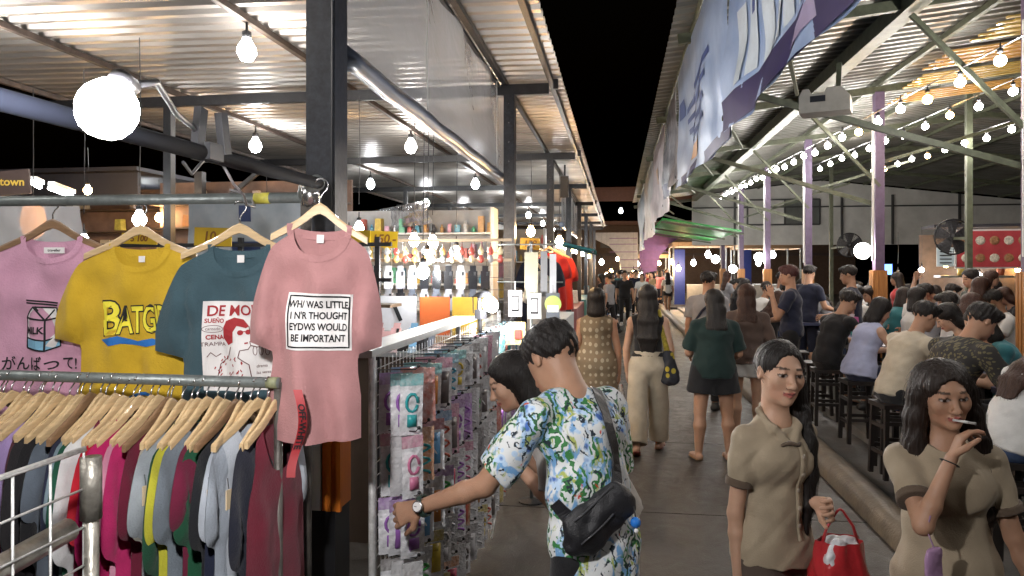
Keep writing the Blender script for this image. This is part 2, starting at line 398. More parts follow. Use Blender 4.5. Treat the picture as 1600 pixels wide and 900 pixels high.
        for i, (lo, ln) in enumerate(((.0275, .07), (.0093, .08), (-.009, .074), (-.0265, .058))):
            ln *= hh; p = kn + th * lo * hh * 1.05 - fd * .004; dd = fd + th * lo * 2.5
            c1 = cu * (.75 + .12 * i); d1 = unit(dd * math.cos(c1 * .6) + nrm * math.sin(c1 * .6)); d2 = unit(dd * math.cos(c1 * 1.5) + nrm * math.sin(c1 * 1.5)); d3 = unit(dd * math.cos(c1 * 2.2) + nrm * math.sin(c1 * 2.2))
            q0 = p + d1 * ln * .45; q1 = q0 + d2 * ln * .33; q2 = q1 + d3 * ln * .25
            B.chain([p, q0, q1, q2], [.0088 * hh, .0082 * hh, .0074 * hh, .0062 * hh], .003); J['tip%s%d' % (k, i)] = q2
        p = J['wr' + k] + fd * .022 * hh + th * .022 * hh; d1 = unit(fd * .75 + th * .75 + nrm * .35); d2 = unit(fd * 1 + th * .25 + nrm * .5)
        B.chain([p, p + d1 * .04 * hh, p + d1 * .04 * hh + d2 * .048 * hh], [.0125 * hh, .0105 * hh, .0075 * hh], .006); J['thumb' + k] = p + d1 * .04 * hh + d2 * .048 * hh
    # neck, head
    B.cone(nek - sd2 * .01 * H, hp(0, -.02, -.05), .034 * H * (1.12 if male else .95), .047 * hs, .025)
    E = lambda c, r, k=.02, op=1: B.ell(hp(*c), np.array(r) * hs, HA, k * hs, (), op)
    E((0, -.014, .03), (.074, .094, .08)); E((0, .02, -.022), (.061, .07, .082), .03)
    jw = 1. if fem else 1.12
    E((0, .034, -.074), (.041 * jw, .043, .031), .035); E((0, .072, -.094), (.017 * jw, .016, .015), .025)
    if face:
        for sx in (-1, 1): E((sx * .041, .058, -.02), (.022, .022, .024), .025)
        B.cone(hp(-.03, .079, .024), hp(.03, .079, .024), .0105 * hs, .0105 * hs, .018)
        for sx in (-1, 1): E((sx * .031, .098, .002), (.0185, .017, .0095), .012, -1)
        for sx in (-1, 1): E((sx * .031, .0755, .002), (.0135, .0125, .0125), .002)
        for sx in (-1, 1): B.chain([hp(sx * .047, .076, .004), hp(sx * .031, .0895, .0125), hp(sx * .016, .083, .005)], [.003 * hs, .0042 * hs, .003 * hs], .003)
        B.cone(hp(0, .087, .004), hp(0, .106, -.03), .0075 * hs, .0115 * hs, .012); E((0, .109, -.033), (.0115, .0105, .0095), .008)
        for sx in (-1, 1): E((sx * .0125, .1, -.036), (.0078, .01, .0068), .006)
        B.chain([hp(-.023, .083, -.0595), hp(-.009, .0945, -.0565), hp(0, .0955, -.0585), hp(.009, .0945, -.0565), hp(.023, .083, -.0595)], [.003 * hs, .0052 * hs, .0048 * hs, .0052 * hs, .003 * hs], .004)
        B.chain([hp(-.019, .083, -.0645), hp(0, .0935, -.069), hp(.019, .083, -.0645)], [.0035 * hs, .0068 * hs, .0035 * hs], .004)
    else:
        B.cone(hp(0, .083, .008), hp(0, .1, -.032), .009 * hs, .013 * hs, .012); E((0, .086, -.062), (.022, .01, .011), .012)
        for sx in (-1, 1): E((sx * .031, .098, .002), (.018, .016, .011), .012, -1)
    for sx in (-1, 1):
        E((sx * .075, -.006, -.004), (.0075, .0165, .029), .008)
        if face: E((sx * .081, -.001, -.002), (.004, .009, .017), .004, -1)
    Vv, Ff = B.mesh(h)
    root_me = np_mesh('person', Vv, Ff, SKIN)
    # skin colours: lips, brows, eyes; shade in mouth line and nostrils painted in
    c = np.ones((len(Vv), 4), np.float32); c[:, :3] = skin
    L = (Vv - hc) @ HA / hs; x, y, z = L[:, 0], L[:, 1], L[:, 2]; axx = np.abs(x)
    def paint(m, col, f=1.): c[m, :3] = c[m, :3] * (1 - f) + np.array(col) * f
    paint((z > -.09) & (z < -.03) & (axx > .025) & (axx < .055) & (y > .04), (skin[0] * 1.02, skin[1] * .88, skin[2] * .86), .6)
    lip = (axx < .0235) & (z < -.052 - 0.09 * axx * 0) & (z > -.0755) & (y > .08) & (np.abs(z + .0635) < .0115 - axx * .28)
    paint(lip, (.42, .105, .095) if fem else (skin[0] * .85, skin[1] * .6, skin[2] * .6), .85)
    if face: paint(lip & (np.abs(z + .0618 - axx * .1) < .0018), (.10, .03, .03))
    zb = .0275 + .0025 * np.sin(np.clip((axx - .012) / .04, 0, 1) * 3.0)
    paint((np.abs(z - zb) < (.0036 if face else .006)) & (axx > .013) & (axx < .052) & (y > .05), (.03, .018, .013), .9)
    ex, ez = axx - .031, z - .0025
    eye = (ex / .0140)**2 + (ez / (.0050 if face else .008))**2 < 1
    fm = eye & (y > .055)
    if face:
        paint(((ex / .0185)**2 + ((ez - .002) / .0078)**2 < 1) & (y > .055) & ~eye & (ez > 0), (.035, .02, .016), .9)
        paint(((ex / .0175)**2 + (ez / .0078)**2 < 1) & (y > .055) & ~eye & (ez <= 0), (.12, .06, .045), .5)
        paint(fm, (.46, .43, .41)); paint(fm & (((x - np.sign(x) * .031 - .001) / .0066)**2 + (ez / .0068)**2 < 1), (.012, .008, .006))
        paint((((axx - .0125) / .0042)**2 + ((z + .041) / .0028)**2 < 1) & (y > .085), (.12, .05, .035), .8)
    else: paint(fm, (.05, .03, .025), .9)
    at_ = root_me.color_attributes.new('tint', 'FLOAT_COLOR', 'POINT'); at_.data.foreach_set('color', c.ravel())
    root = link('person', root_me, None, (loc[0], loc[1], z0), (0, 0, heading)); tag(root, label, cat, group)
    # clothes
    if top:
        G = Body(); lo = top.get('loose', .012); hem = top.get('hem', .05) * H
        bot = pel - sd * hem; cp = [(bot, -sd)]
        if top.get('drop'): cp = [(bot, unit(-sd + V3(*top['drop'])))]
        G.econe(bot - sd * .05, pel, (hw + lo * 1.6 + top.get('flare', 0), dh + lo * 1.6 + top.get('flare', 0)), (hw + lo * 1.25 + top.get('flare', 0) * .6, dh + lo * 1.3 + top.get('flare', 0) * .6), side, .04, cp)
        G.econe(pel, wst, (hw + lo * 1.25 + top.get('flare', 0) * .6, dh + lo * 1.3 + top.get('flare', 0) * .6), (ww + lo * 1.5, dw + lo * 1.4), side, .04, cp); torso(G, lo, .04, (2, 3), cp)
        sl = top.get('sleeve', .6)
        for k in 'lr':
            if sl <= 0:
                G.cone(nek - sd2 * .016 * H + ss * (.03 * H if k == 'r' else -.03 * H), J['sh' + k] * .82 + nek * .18 - sd2 * .005 * H, .027 * H + lo * .6, .03 * H + lo * .4, .03); continue
            G.cone(nek - sd2 * .014 * H, J['sh' + k], .026 * H + min(lo, .012) * .8, ra1 + min(lo, .014) * .8, .03)
            t = min(sl, 1); e = J['sh' + k] * (1 - t) + J['el' + k] * t; ud = unit(J['el' + k] - J['sh' + k])
            fl = top.get('sflare', .012 if sl < 1 else .004)
            G.cone(J['sh' + k], e + ud * .03 if sl <= 1 else e, ra1 + min(lo, .014) * .8, ra2 + lo * .8 + fl, .025, [(e, ud)] if sl <= 1 else ())
            if sl > 1:
                t = sl - 1; e2 = J['el' + k] * (1 - t) + J['wr' + k] * t; fd = unit(J['wr' + k] - J['el' + k])
                G.cone(J['el' + k], e2 + fd * .02, ra2 + lo + fl, ra4 + lo * .9 + .004, .015, [(e2, fd)])
        if top.get('cuff'):
            for k in 'lr':
                L_ = J['el' + k] - J['sh' + k]; ud = unit(L_); e0, e1 = J['sh' + k] + L_ * (sl - .10), J['sh' + k] + L_ * (sl + .006); K = Body(); r_ = ra2 + lo * .8 + top.get('sflare', .012)
                K.cone(J['sh' + k], e1 + ud * .03, ra1 + min(lo, .014) * .8 + .002, r_ + .003, .01, [(e1, ud), (e0, -ud)]); vk, fk = K.mesh(.004); link('sleeve_cuff', np_mesh('cuff', vk, fk, top['cuff']), root)
        nr = top.get('neck', .043) * H
        G.cone(nek + fr * top.get('vneck', .008) + sd2 * .012, hp(0, .02, -.03), nr, nr * 1.25, .008, op=-1)
        if top.get('collar'):
            a0 = nek + sd2 * .006
            for k, sx in (('l', -1), ('r', 1)): G.chain([a0 - fr * .05 + sd2 * .022, a0 + ss * sx * .056 - fr * .01 + sd2 * .018, a0 + ss * sx * .05 + fr * .055 - sd2 * .03, a0 + ss * sx * .012 + fr * .088 - sd2 * .075], [.012, .012, .011, .008], .012)
        vg, fg = G.mesh(top.get('h', h), (top.get('wr', .006), top.get('wf', 28), int(abs(loc[0]) * 100) % 999))
        link(top.get('name', 'shirt'), np_mesh('shirt', vg, fg, top['mat']), root)
    if bottom:
        G = Body(); lo = bottom.get('loose', .012); kd = bottom.get('kind', 'trousers'); ln = bottom.get('len', 1.9)
        wt = pel + sd * bottom.get('rise', .055) * H; cp = [(wt, sd)]
        if kd == 'skirt':
            G.econe(pel - sd * .02, wt + sd * .02, (hw + lo, dh + lo), (ww + lo * 1.1 + .006, dw + lo + .008), side, .03, cp)
            m = (J['kneel'] + J['kneer']) / 2; an = (J['ankl'] + J['ankr']) / 2
            e = pel + (m - pel) * min(ln, 1) if ln <= 1 else m + (an - m) * (ln - 1); dd = unit(e - pel); spread = abs(J['kneel'] - J['kneer'])[1] * .25
            G.econe(pel - sd * .01, e + dd * .03, (hw + lo, dh + lo), (hw * .95 + lo + bottom.get('flare', .01), dh + lo + .02 + spread), side, .04, [(e, dd)])
            for k in 'lr': G.cone(J['hip' + k], J['hip' + k] * (1 - min(ln, 1) * .9) + J['knee' + k] * min(ln, 1) * .9, .052 * H + lo, .04 * H + lo, .05)
            if 'seat' in ps:
                for k in 'lr': G.cone(J['hip' + k], J['knee' + k], .052 * H + lo, .04 * H + lo, .05)
        else:
            G.econe(pel - sd * .03 * H, wt + sd * .02, (hw + lo, dh + lo), (ww + lo * 1.05 + .004, dw + lo + .006), side, .03, cp)
            for k in 'lr':
                t = min(ln, 1); j, kn, an = J['hip' + k], J['knee' + k], J['ank' + k]; e = j + (kn - j) * t; d = unit(kn - j)
                rk = .033 * H * w + lo + bottom.get('flare', 0) * (1 if ln > 1 else t)
                G.cone(j, e + (d * .04 if ln <= 1 else d * 0), .0515 * H * w + lo, rk if ln > 1 else .047 * H * w + lo + bottom.get('flare', 0), .03, [(e, d)] if ln <= 1 else ())
                if ln > 1:
                    e2 = kn + (an - kn) * (ln - 1); d2 = unit(an - kn); re = .024 * H + lo * 1.2 + bottom.get('flare', 0) * 1.4
                    G.cone(kn, e2 + d2 * .03, rk, re, .025, [(e2, d2)])
        vg, fg = G.mesh(bottom.get('h', h), (bottom.get('wr', .005), 26, 7))
        link(bottom.get('name', kd if kd != 'shorts' else 'shorts'), np_mesh(kd, vg, fg, bottom['mat']), root)
    if shoes:
        kd, m = shoes
        for k in 'lr':
            G = Body(); t = unit(J['toe' + k] - J['ank' + k] + V3(0, 0, .02 * H)); t0 = unit(J['toe' + k] - J['ank' + k]); upv = unit(np.cross(np.cross(t, V3(0, 0, 1)), t)); heel = J['ank' + k] - t * .026 * H - upv * .03 * H
            tip = heel + t * .138 * H
            if kd == 'sandal':
                G.econe(heel - upv * .004, tip - upv * .002, (.024 * H, .009), (.031 * H, .008), np.cross(t, upv), .005)
                s = np.cross(t, upv); mid_ = heel + t * .09 * H + upv * .022 * H
                G.chain([heel + t * .085 * H + s * .03 * H, mid_, heel + t * .085 * H - s * .03 * H], [.006, .008, .006], .006)
            else:
                G.econe(heel + upv * .012, tip + upv * .006, (.026 * H, .024 * H), (.03 * H, .016 * H), np.cross(t, upv), .02); G.cone(J['ank' + k] - upv * .02, J['ank' + k] + V3(0, 0, .01), .03 * H, .026 * H, .02)
            vg, fg = G.mesh(min(h, .01)); link('shoe' if kd != 'sandal' else 'sandal', np_mesh('shoe', vg, fg, m), root)
    # hair
    if hair:
        st, hm = hair[:2]; G = Body(); EE = lambda c, r, k=.02, op=1, cl=(): G.ell(hp(*c), np.array(r) * hs, HA, k * hs, cl, op)
        up = HA @ V3(0, 0, 1); bk = HA @ V3(0, -1, 0); sx_ = HA @ V3(1, 0, 0)
        if st in ('short', 'crop'):
            EE((0, -.012, .038), (.084, .104, .086), .02, 1, [(hp(0, -.06, -.052), unit(-up + bk * .25))])
            EE((0, .092, -.03), (.085, .062, .078), .02, -1); EE((.085, -.0, -.03), (.02, .035, .035), .015, -1); EE((-.085, 0, -.03), (.02, .035, .035), .015, -1)
            if st == 'short': EE((.015, .06, .083), (.06, .042, .028), .03)
        elif st == 'bun':
            EE((0, -.014, .034), (.081, .102, .085), .02); EE((0, .100, .010), (.066, .058, .080), .010, -1); EE((0, .09, -.05), (.078, .062, .085), .02, -1)
        else:
            EE((0, -.016, .036), (.086, .105, .087), .02)
            if st == 'bob':
                G.econe(hp(0, -.03, .02), hp(0, -.04, -.135), (.088 * hs, .078 * hs), (.1 * hs, .07 * hs), sx_, .03); EE((0, .085, -.07), (.072, .075, .13), .03, -1)
            else:
                wd = .088 * hs
                G.econe(hp(0, -.04, .02), hp(0, -.055, -.09), (wd, .068 * hs), (wd * 1.02, .055 * hs), sx_, .04)
                EE((0, .098, -.02), (.062, .066, .094), .012, -1); EE((0, .085, -.08), (.066, .07, .07), .02, -1)
            if st == 'long':
                ln = hair[2]; p0 = hp(0, -.055, -.08); p1 = nek - fr * (.085 * H / 1.6) - sd2 * .06; p2 = p1 - sd2 * ln * .5 - fr * .015; p3 = p1 - sd2 * ln
                G.econe(p0, p1, (.088 * hs, .052 * hs), (.1 * hs, .038 * hs), ss, .04); G.econe(p1, p2, (.1 * hs, .038 * hs), (.1 * hs, .03 * hs), ss, .03); G.econe(p2, p3, (.1 * hs, .03 * hs), (.06 * hs, .016 * hs), ss, .03)
        for ch in (hair[3] if len(hair) > 3 else ()): G.chain([hp(*p[:3]) for p in ch], [p[3] * hs for p in ch], .02)
        e1, e2 = HA @ V3(1, 0, 0), HA @ V3(0, 1, 0); rg = random.random() * 6; n1 = 44 if st not in ('short', 'crop') else 26; amp = .0016 if st not in ('short', 'crop') else .004
        def groove(x, y, z):
            X = (x - hc[0]) * e1[0] + (y - hc[1]) * e1[1] + (z - hc[2]) * e1[2]; Y = (x - hc[0]) * e2[0] + (y - hc[1]) * e2[1] + (z - hc[2]) * e2[2]; Z = (x - hc[0]) * up[0] + (y - hc[1]) * up[1] + (z - hc[2]) * up[2]
            ph = np.arctan2(X, -Y - .01 + .03)
            if st in ('short', 'crop'): return amp * (np.sin(ph * 17 + Z * 60 + rg) * np.sin(Z * 90 - Y * 70 + X * 50) + .6 * np.sin(X * 140 + 2 * np.sin(Y * 90)))
            return amp * (np.sin(ph * n1 + 2.2 * np.sin(Z * 9 + rg)) + .7 * np.sin(ph * 15 + 1.5 * np.sin(Z * 14)) + .4 * np.sin(ph * 61 + Z * 20))
        vg, fg = G.mesh(min(h, .008) if h < .02 else .014, None, groove)
        ho = link('hair', np_mesh('hair', vg, fg, hm), root)
        if h <= .009:
            # loose strands combed along the hair's surface
            from mathutils.kdtree import KDTree
            N_ = np.zeros_like(vg); q4 = vg[fg]; nf = np.cross(q4[:, 2] - q4[:, 0], q4[:, 3] - q4[:, 1])
            for c_ in range(4): np.add.at(N_, fg[:, c_], nf)
            N_ /= np.linalg.norm(N_, axis=1)[:, None] + 1e-9; kd = KDTree(len(vg))
            for i_, v_ in enumerate(vg): kd.insert(v_, i_)
            kd.balance(); rs = np.random.RandomState(5); SV, SF = [], []; shortst = st in ('short', 'crop'); crown = hp(0, -.04, .12)
            for s_ in range(420 if h < .008 else 220):
                i_ = rs.randint(len(vg)); p_ = vg[i_].copy(); lc = (p_ - hc) @ HA / hs
                if lc[1] > (-.03 if st == 'bun' else .0) and lc[2] > -.16: continue
                lift = rs.uniform(.0005, .004) * (1.6 if rs.rand() < .12 else 1); jit = rs.normal(size=3) * .25; pts_ = []
                for q_ in range(5 if shortst else 9):
                    _, j_, _ = kd.find(p_); n_ = N_[j_]; pts_.append(vg[j_] * .5 + p_ * .5 + n_ * lift * (1 + .25 * q_ * (rs.rand() < .5)))
                    g_ = (unit(p_ - crown) + jit * .8 if shortst or p_[2] > hc[2] - .02 else DOWN * 1. + jit * .35); g_ = g_ - n_ * (g_ @ n_); p_ = p_ + unit(g_) * (.007 if shortst else .022)
                b_ = len(SV)
                for q_, pp in enumerate(pts_):
                    t_ = unit(pts_[min(q_ + 1, len(pts_) - 1)] - pts_[max(q_ - 1, 0)] + 1e-6); _, j_, _ = kd.find(pp); s2 = np.cross(t_, N_[j_]); wd_ = .0011 * (1 - q_ / len(pts_) * .7) * (h / .0045)**.5; SV += [pp + s2 * wd_, pp - s2 * wd_]
                SF += [(b_ + 2 * q_, b_ + 2 * q_ + 1, b_ + 2 * q_ + 3, b_ + 2 * q_ + 2) for q_ in range(len(pts_) - 1)]
            so = link('hair_strand', np_mesh('hair_strand', SV, SF, hm), ho); so['kind'] = 'stuff'
    J['root'] = root; Mw = Matrix.Translation((loc[0], loc[1], z0)) @ Matrix.Rotation(heading, 4, 'Z')
    J['W'] = lambda p: Mw @ Vector(p)
    return J
# ---------------------------------------------------------------- common materials
BLACKP = mat('black_painted_steel', (.018, .019, .022), .38, var=.3, scale=14, bump=.25, bscale=90)
GALV = mat('galvanised_pipe', (.30, .32, .31), .38, .75, var=.25, scale=20, bump=.15, bscale=50)
CHROME = mat('hook_wire', (.55, .55, .56), .25, .95, var=.1)
ZINC = mat('zinc_sheet', (.47, .44, .405), .38, .72, var=.25, scale=3, bump=.15, bscale=18, stretch=(.25, 1, 1))
ZINC2 = mat('old_zinc_sheet', (.20, .20, .18), .42, .55, var=.35, scale=2.5, bump=.2, bscale=14, stretch=(.3, 1, 1))
OLIVE = mat('olive_steel', (.085, .095, .06), .55, var=.35, scale=9)
PURPLE = mat('purple_painted_steel', (.12, .085, .15), .5, var=.2, scale=10)
RUST = mat('rusty_steel', (.07, .05, .04), .7, var=.4, scale=9)
WOODL = mat('pale_wood', (.56, .40, .22), .42, var=.2, scale=5, stretch=(1, 1, 14), coat=.25)
WOODD = mat('dark_wood', (.10, .065, .04), .5, var=.3, scale=6, stretch=(1, 1, 10))
PLASTB = mat('black_plastic', (.015, .015, .017), .4, var=.2)
CREAM = mat('cream_plastic', (.42, .39, .33), .55, var=.15)
WHITEP = mat('white_paint', (.62, .62, .60), .5, var=.12, scale=4)
BULBW = emis('white_bulb_glow', (1., .965, .93), 95.)
BULBF = emis('white_bulb_glow_far', (.95, .98, 1.), 85.)
BULBWARM = emis('warm_bulb_glow', (1., .62, .28), 120.)
HALLB = emis('hall_bulb_glow', (1., .95, .9), 110.)
HALLWARM = emis('hall_warm_glow', (1., .55, .2), 60.)

# ---------------------------------------------------------------- ground
def asphalt(name, c, wet=.55):
    m = mat(name, c, wet, var=.35, scale=1.1, bump=.45, bscale=90, hue2=tuple(x * 1.5 for x in c)); n, l = m.node_tree.nodes, m.node_tree.links
    tc = n.new('ShaderNodeTexCoord'); z = n.new('ShaderNodeTexNoise'); z.inputs['Scale'].default_value = 5; z.inputs['Detail'].default_value = 8; z.inputs['Roughness'].default_value = .75; z.inputs['Distortion'].default_value = 1.; l.new(tc.outputs['Object'], z.inputs[0])
    r = n.new('ShaderNodeValToRGB'); r.color_ramp.elements[0].position = .36; r.color_ramp.elements[1].position = .56; r.color_ramp.elements[0].color = (.45, .43, .41, 1); r.color_ramp.elements[1].color = (1, 1, 1, 1); l.new(z.outputs[0], r.inputs[0])
    b = n['Principled BSDF']; src = b.inputs['Base Color'].links[0].from_socket; x = n.new('ShaderNodeMix'); x.data_type = 'RGBA'; x.blend_type = 'MULTIPLY'; x.inputs[0].default_value = .8; l.new(src, x.inputs[6]); l.new(r.outputs[0], x.inputs[7])
    v = n.new('ShaderNodeTexVoronoi'); v.inputs['Scale'].default_value = 9; v.inputs['Randomness'].default_value = 1; l.new(tc.outputs['Object'], v.inputs[0]); g = n.new('ShaderNodeMapRange'); g.inputs[1].default_value = .05; g.inputs[2].default_value = .09; g.inputs[3].default_value = .5; l.new(v.outputs['Distance'], g.inputs[0])
    y = n.new('ShaderNodeMix'); y.data_type = 'RGBA'; y.blend_type = 'MULTIPLY'; y.inputs[0].default_value = 1; l.new(x.outputs[2], y.inputs[6]); l.new(g.outputs[0], y.inputs[7]); l.new(y.outputs[2], b.inputs['Base Color'])
    q = n.new('ShaderNodeMapRange'); q.inputs[1].default_value = .3; q.inputs[2].default_value = .7; q.inputs[3].default_value = wet - .14; q.inputs[4].default_value = wet + .25; l.new(z.outputs[0], q.inputs[0]); l.new(q.outputs[0], b.inputs['Roughness']); return m
GROUND = asphalt('worn_concrete', (.045, .038, .032), .45)
slabs = empty('ground'); slabs['kind'] = 'structure'
ys = [-3, 1.3, 5.5, 7.72, 12, 16.4, 20.8, 25.2, 29.6, 34, 150]
for i in range(len(ys) - 1):
    a, b = ys[i], ys[i + 1]
    MB().box((-4.06, (a + b) / 2, -.1), (12.08, b - a - .014, .2)).build('slab', GROUND, slabs) if b < 100 else MB().box((0, (a + b) / 2, -.1), (120, b - a - .014, .2)).build('slab', GROUND, slabs)
MB().box((0, 40, -.26), (200, 240, .3)).build('earth', mat('dark_joint', (.02, .018, .016), .9), slabs)
KERBM = mat('worn_kerb_concrete', (.11, .085, .058), .55, var=.4, scale=5, bump=.4, bscale=40)
kerb = empty('kerb'); kerb['kind'] = 'structure'
prof = [(1.74, 0), (1.745, .07), (1.775, .125), (1.83, .155), (1.90, .155), (1.955, .13), (1.985, .08), (1.99, 0)]
for i in range(24):
    y0, y1 = -1.5 + i * 1.6, -1.5 + (i + 1) * 1.6 - .006; mb = MB()
    mb._add([(x, y0, z) for x, z in prof] + [(x, y1, z) for x, z in prof], [(k, k + 8, k + 9, k + 1) for k in range(7)])
    mb.build('kerb_stone', KERBM, kerb, True)
HALLF = asphalt('hall_floor_concrete', (.105, .098, .09), .5)
plat = empty('hall_floor'); plat['kind'] = 'structure'
MB().box((9.1, 14, -.05), (14.2, 36, .12)).build('gutter', HALLF, plat)
MB().box((9.5, 14, .05), (14.0, 36, .1)).build('platform', mat('platform_concrete', (.17, .16, .145), .6, var=.25, scale=2, bump=.3, bscale=60), plat)

# ---------------------------------------------------------------- corrugated sheets
def corrugated(x0, z0, x1, z1, y0, y1, per, amp, m, name, parent):
    n = max(1, round((y1 - y0) / per)); p = (y1 - y0) / n; pr = []
    for i in range(n):
        for t, h in ((0, 0), (.36, 0), (.5, 1), (.86, 1)): pr.append((y0 + (i + t) * p, h * amp))
    pr.append((y1, 0)); mb = MB(); k = len(pr)
    mb._add([(x0, y, z0 + h) for y, h in pr] + [(x1, y, z1 + h) for y, h in pr], [(i, i + 1, i + k + 1, i + k) for i in range(k - 1)])
    return mb.build(name, m, parent)
# ---------------------------------------------------------------- stall canopy on the shopping side
PY = [2.73, 7.62, 12.27, 16.9, 21.5, 26.1, 30.7, 35.3]
PX = -1.12
can = empty('market_canopy', (0, 0, 0), 0, 'long flat canopy of corrugated metal on black posts over the clothes stalls', 'canopy')
for i in range(len(PY)):
    y0 = -2. if i == 0 else PY[i - 1] + .04; y1 = PY[i] + .04
    corrugated(-6.7, 3.84, -.585, 3.77, y0, y1, .19, .042, ZINC, 'roof_sheet', can)
for i, y in enumerate(PY):
    MB().box((-3.66, y, 3.655), (5.9, .06, .11)).build('cross_beam', BLACKP, can)
    bm = MB(); bm.box((0, 0, 0), (.02, .064, .02))
for x in (-.69, -1.18, -2.9, -4.98, -6.55):
    z = 3.735 + (-.585 - x) * .0113
    MB().box((x, 16.6, z), (.05, 37.4, .05)).build('purlin', BLACKP if x > -2 else RUST, can)
ORNG = mat('orange_gloss_panel', (.62, .17, .02), .35, var=.15, scale=3, stretch=(6, 6, .4))
for i, y in enumerate(PY):
    p = MB().box((PX, y, 1.8), (.115, .13, 3.6)).build('post', mat('scuffed_black_paint', (.02, .022, .028), .4, var=.6, scale=30, bump=.12, bscale=40), can)
    if i == 0:
        MB().box((PX - .004, y - .002, .44), (.135, .15, .88)).build('black_base_wrap', PLASTB, p)
        mb = MB(); mb.box((PX - .032, y - .072, 1.15), (.075, .012, .54)); mb.build('white_strip', WHITEP, p)
        for k in range(4): MB().box((PX + .021 + k * .019, y - .072 - .004 * (k % 2), 1.15), (.016, .012 + .006 * (k % 2), .54)).build('orange_slat', ORNG, p)
        MB().box((PX + .064, y, 1.15), (.012, .14, .54)).build('orange_panel', ORNG, p)
        MB().tube([(PX + .05, y - .072, 2.0), (PX + .052, y - .073, 2.8), (PX + .05, y - .072, 3.6)], .006, 6).build('cable', PLASTB, p)
    else:
        for zz in (2.9, 3.1, 3.3, 3.5): MB().lathe([(.006, 0), (.006, .01)], (PX, y - .07, zz), 6, Matrix.Rotation(R(90), 3, 'X')).build('bolt', CHROME, p)
# rear posts of the stalls
for y in PY[1:5]:
    for x in (-4.98,): MB().box((x, y, 1.8), (.09, .09, 3.6)).build('post', BLACKP, can)
# slim eave strip and short stub posts by the eave
for y in PY: MB().box((-.64, y, 3.70), (.05, .05, .10)).build('eave_bracket', BLACKP, can)

# bulbs under the canopy
def bulb_mesh(r, m):
    mb = MB()
    if m.name.startswith('hall'): mb.lathe([(r * math.sin(math.pi * k / 8), -r * math.cos(math.pi * k / 8)) for k in range(9)], (0, 0, 0), 12); return mb.mesh('glass', m, True)
    mb.lathe([(0, -r * 1.05), (r * .6, -r * .85), (r, -r * .1), (r * .92, r * .5), (r * .45, r * 1.25), (r * .4, r * 1.5)], (0, 0, 0), 10); return mb.mesh('glass', m, True)
def sock_mesh(r): mb = MB(); mb.lathe([(r * .5, r * 1.45), (r * .5, r * 2.1), (r * .15, r * 2.3), (r * .1, r * 3.4)], (0, 0, 0), 8); return mb.mesh('socket', PLASTB, True)
_bm = {}
def bulb(loc, r, m, label, group, cord=None):
    k = (r, m.name)
    if k not in _bm: _bm[k] = (bulb_mesh(r, m), sock_mesh(r))
    t = empty('light_bulb', loc, 0, label, 'light bulb', group); link('glass', _bm[k][0], t); link('socket', _bm[k][1], t)
    if cord: MB().tube([(0, 0, r * 5), (.01, 0, cord * .6), (0, 0, cord)], .004, 4).build('cord', PLASTB, t)
    return t
for i, y in enumerate((5.45, 10.1, 14.85, 19.2, 23.9, 28.5, 33, .8)):  # last bulb is out of view, row continued to light near people and clothes
    bulb((-2.9, y, 3.5), .075 if i == 0 else .085, BULBW if i < 2 or i > 5 else BULBF, 'bare white bulb on the inner purlin of the canopy, %s along the aisle' % nth(i), 'canopy bulbs')
for i, y in enumerate((5.0, 9.6, 14.4, 18.8, 23.5, 28.2, .6)):  # here too the last one is unseen, added for light on the foreground
    bulb((-4.98, y, 3.48), .085, BULBW if i < 2 or i > 5 else BULBF, 'bare white bulb on the outer purlin of the canopy, %s along the aisle' % nth(i), 'canopy bulbs')

# clear plastic blinds
FILM = film('clear_vinyl', (.66, .65, .65), .36, .2, .2, .42)
def blind(x, y0, y1, z0, z1, label, rod0=None, m=FILM, rr=.05):
    t = empty('roll_blind', (x, (y0 + y1) / 2, z0), 0, label, 'blind', 'roll-down blinds along the canopy'); L = y1 - y0
    rg = random.Random(int(y0 * 10))
    def f(u, v):
        y = (u - .5) * L; z = (z1 - z0) * v
        return (.012 * math.sin(y * 5 + z * 3) * v + .02 * math.sin(u * 26 + 2 * v) * max(0, v - .75) * 3, y, z)
    MB().grid(f, 60, 14).build('vinyl_sheet', m, t, True)
    pts = [(0, -L / 2 + L * k / 30, .005 * math.sin(k * 1.1)) for k in range(31)]
    MB().tube(pts, [rr * (1 + .03 * math.sin(k * 2.3)) for k in range(31)], 14).build('rolled_vinyl', mat('rolled_vinyl', (.14, .16, .20), .3, var=.35, scale=6, bump=.35, bscale=20, spec=.6, stretch=(1, .15, 1)), t, True)
    if rod0: MB().tube([(0, rod0 - (y0 + y1) / 2, .0), (0, y1 - (y0 + y1) / 2 + .06, 0)], .032, 12).build('roller_rod', BLACKP, t, True)
    for q in (.28, .8): MB().tube([(.015 + .03 * math.sin(k * .7) * 0, -L / 2 + L * q + .012 * math.sin(k * 1.3), (z1 - z0) * k / 8) for k in range(9)], .0035, 5).build('cord', WHITEP, t)
    MB().box((0, 0, z1 - z0), (.03, L, .03)).build('head_rail', BLACKP, t)
    return t
blind(-1.235, 3.15, 8.45, 2.76, 3.70, 'clear plastic blind half rolled up on a dark roller beside the first black post', 2.86)
WFILM = film('milky_vinyl', (.6, .62, .62), .6, .3, .2)
blind(-1.235, 16.2, 24.5, 2.75, 3.68, 'milky plastic blind hung farther down the aisle from the same canopy edge', None, WFILM, .06)
# a dark speaker box at the eave
t = empty('loudspeaker', (-.95, 13.2, 3.25), 0, 'small black loudspeaker hung under the canopy edge beyond the clear blind', 'loudspeaker')
MB().box((0, 0, 0), (.14, .2, .38), (R(10), 0, 0)).build('cabinet', PLASTB, t); MB().bar((0, .05, .18), (0, .08, .4), .03).build('bracket', BLACKP, t)

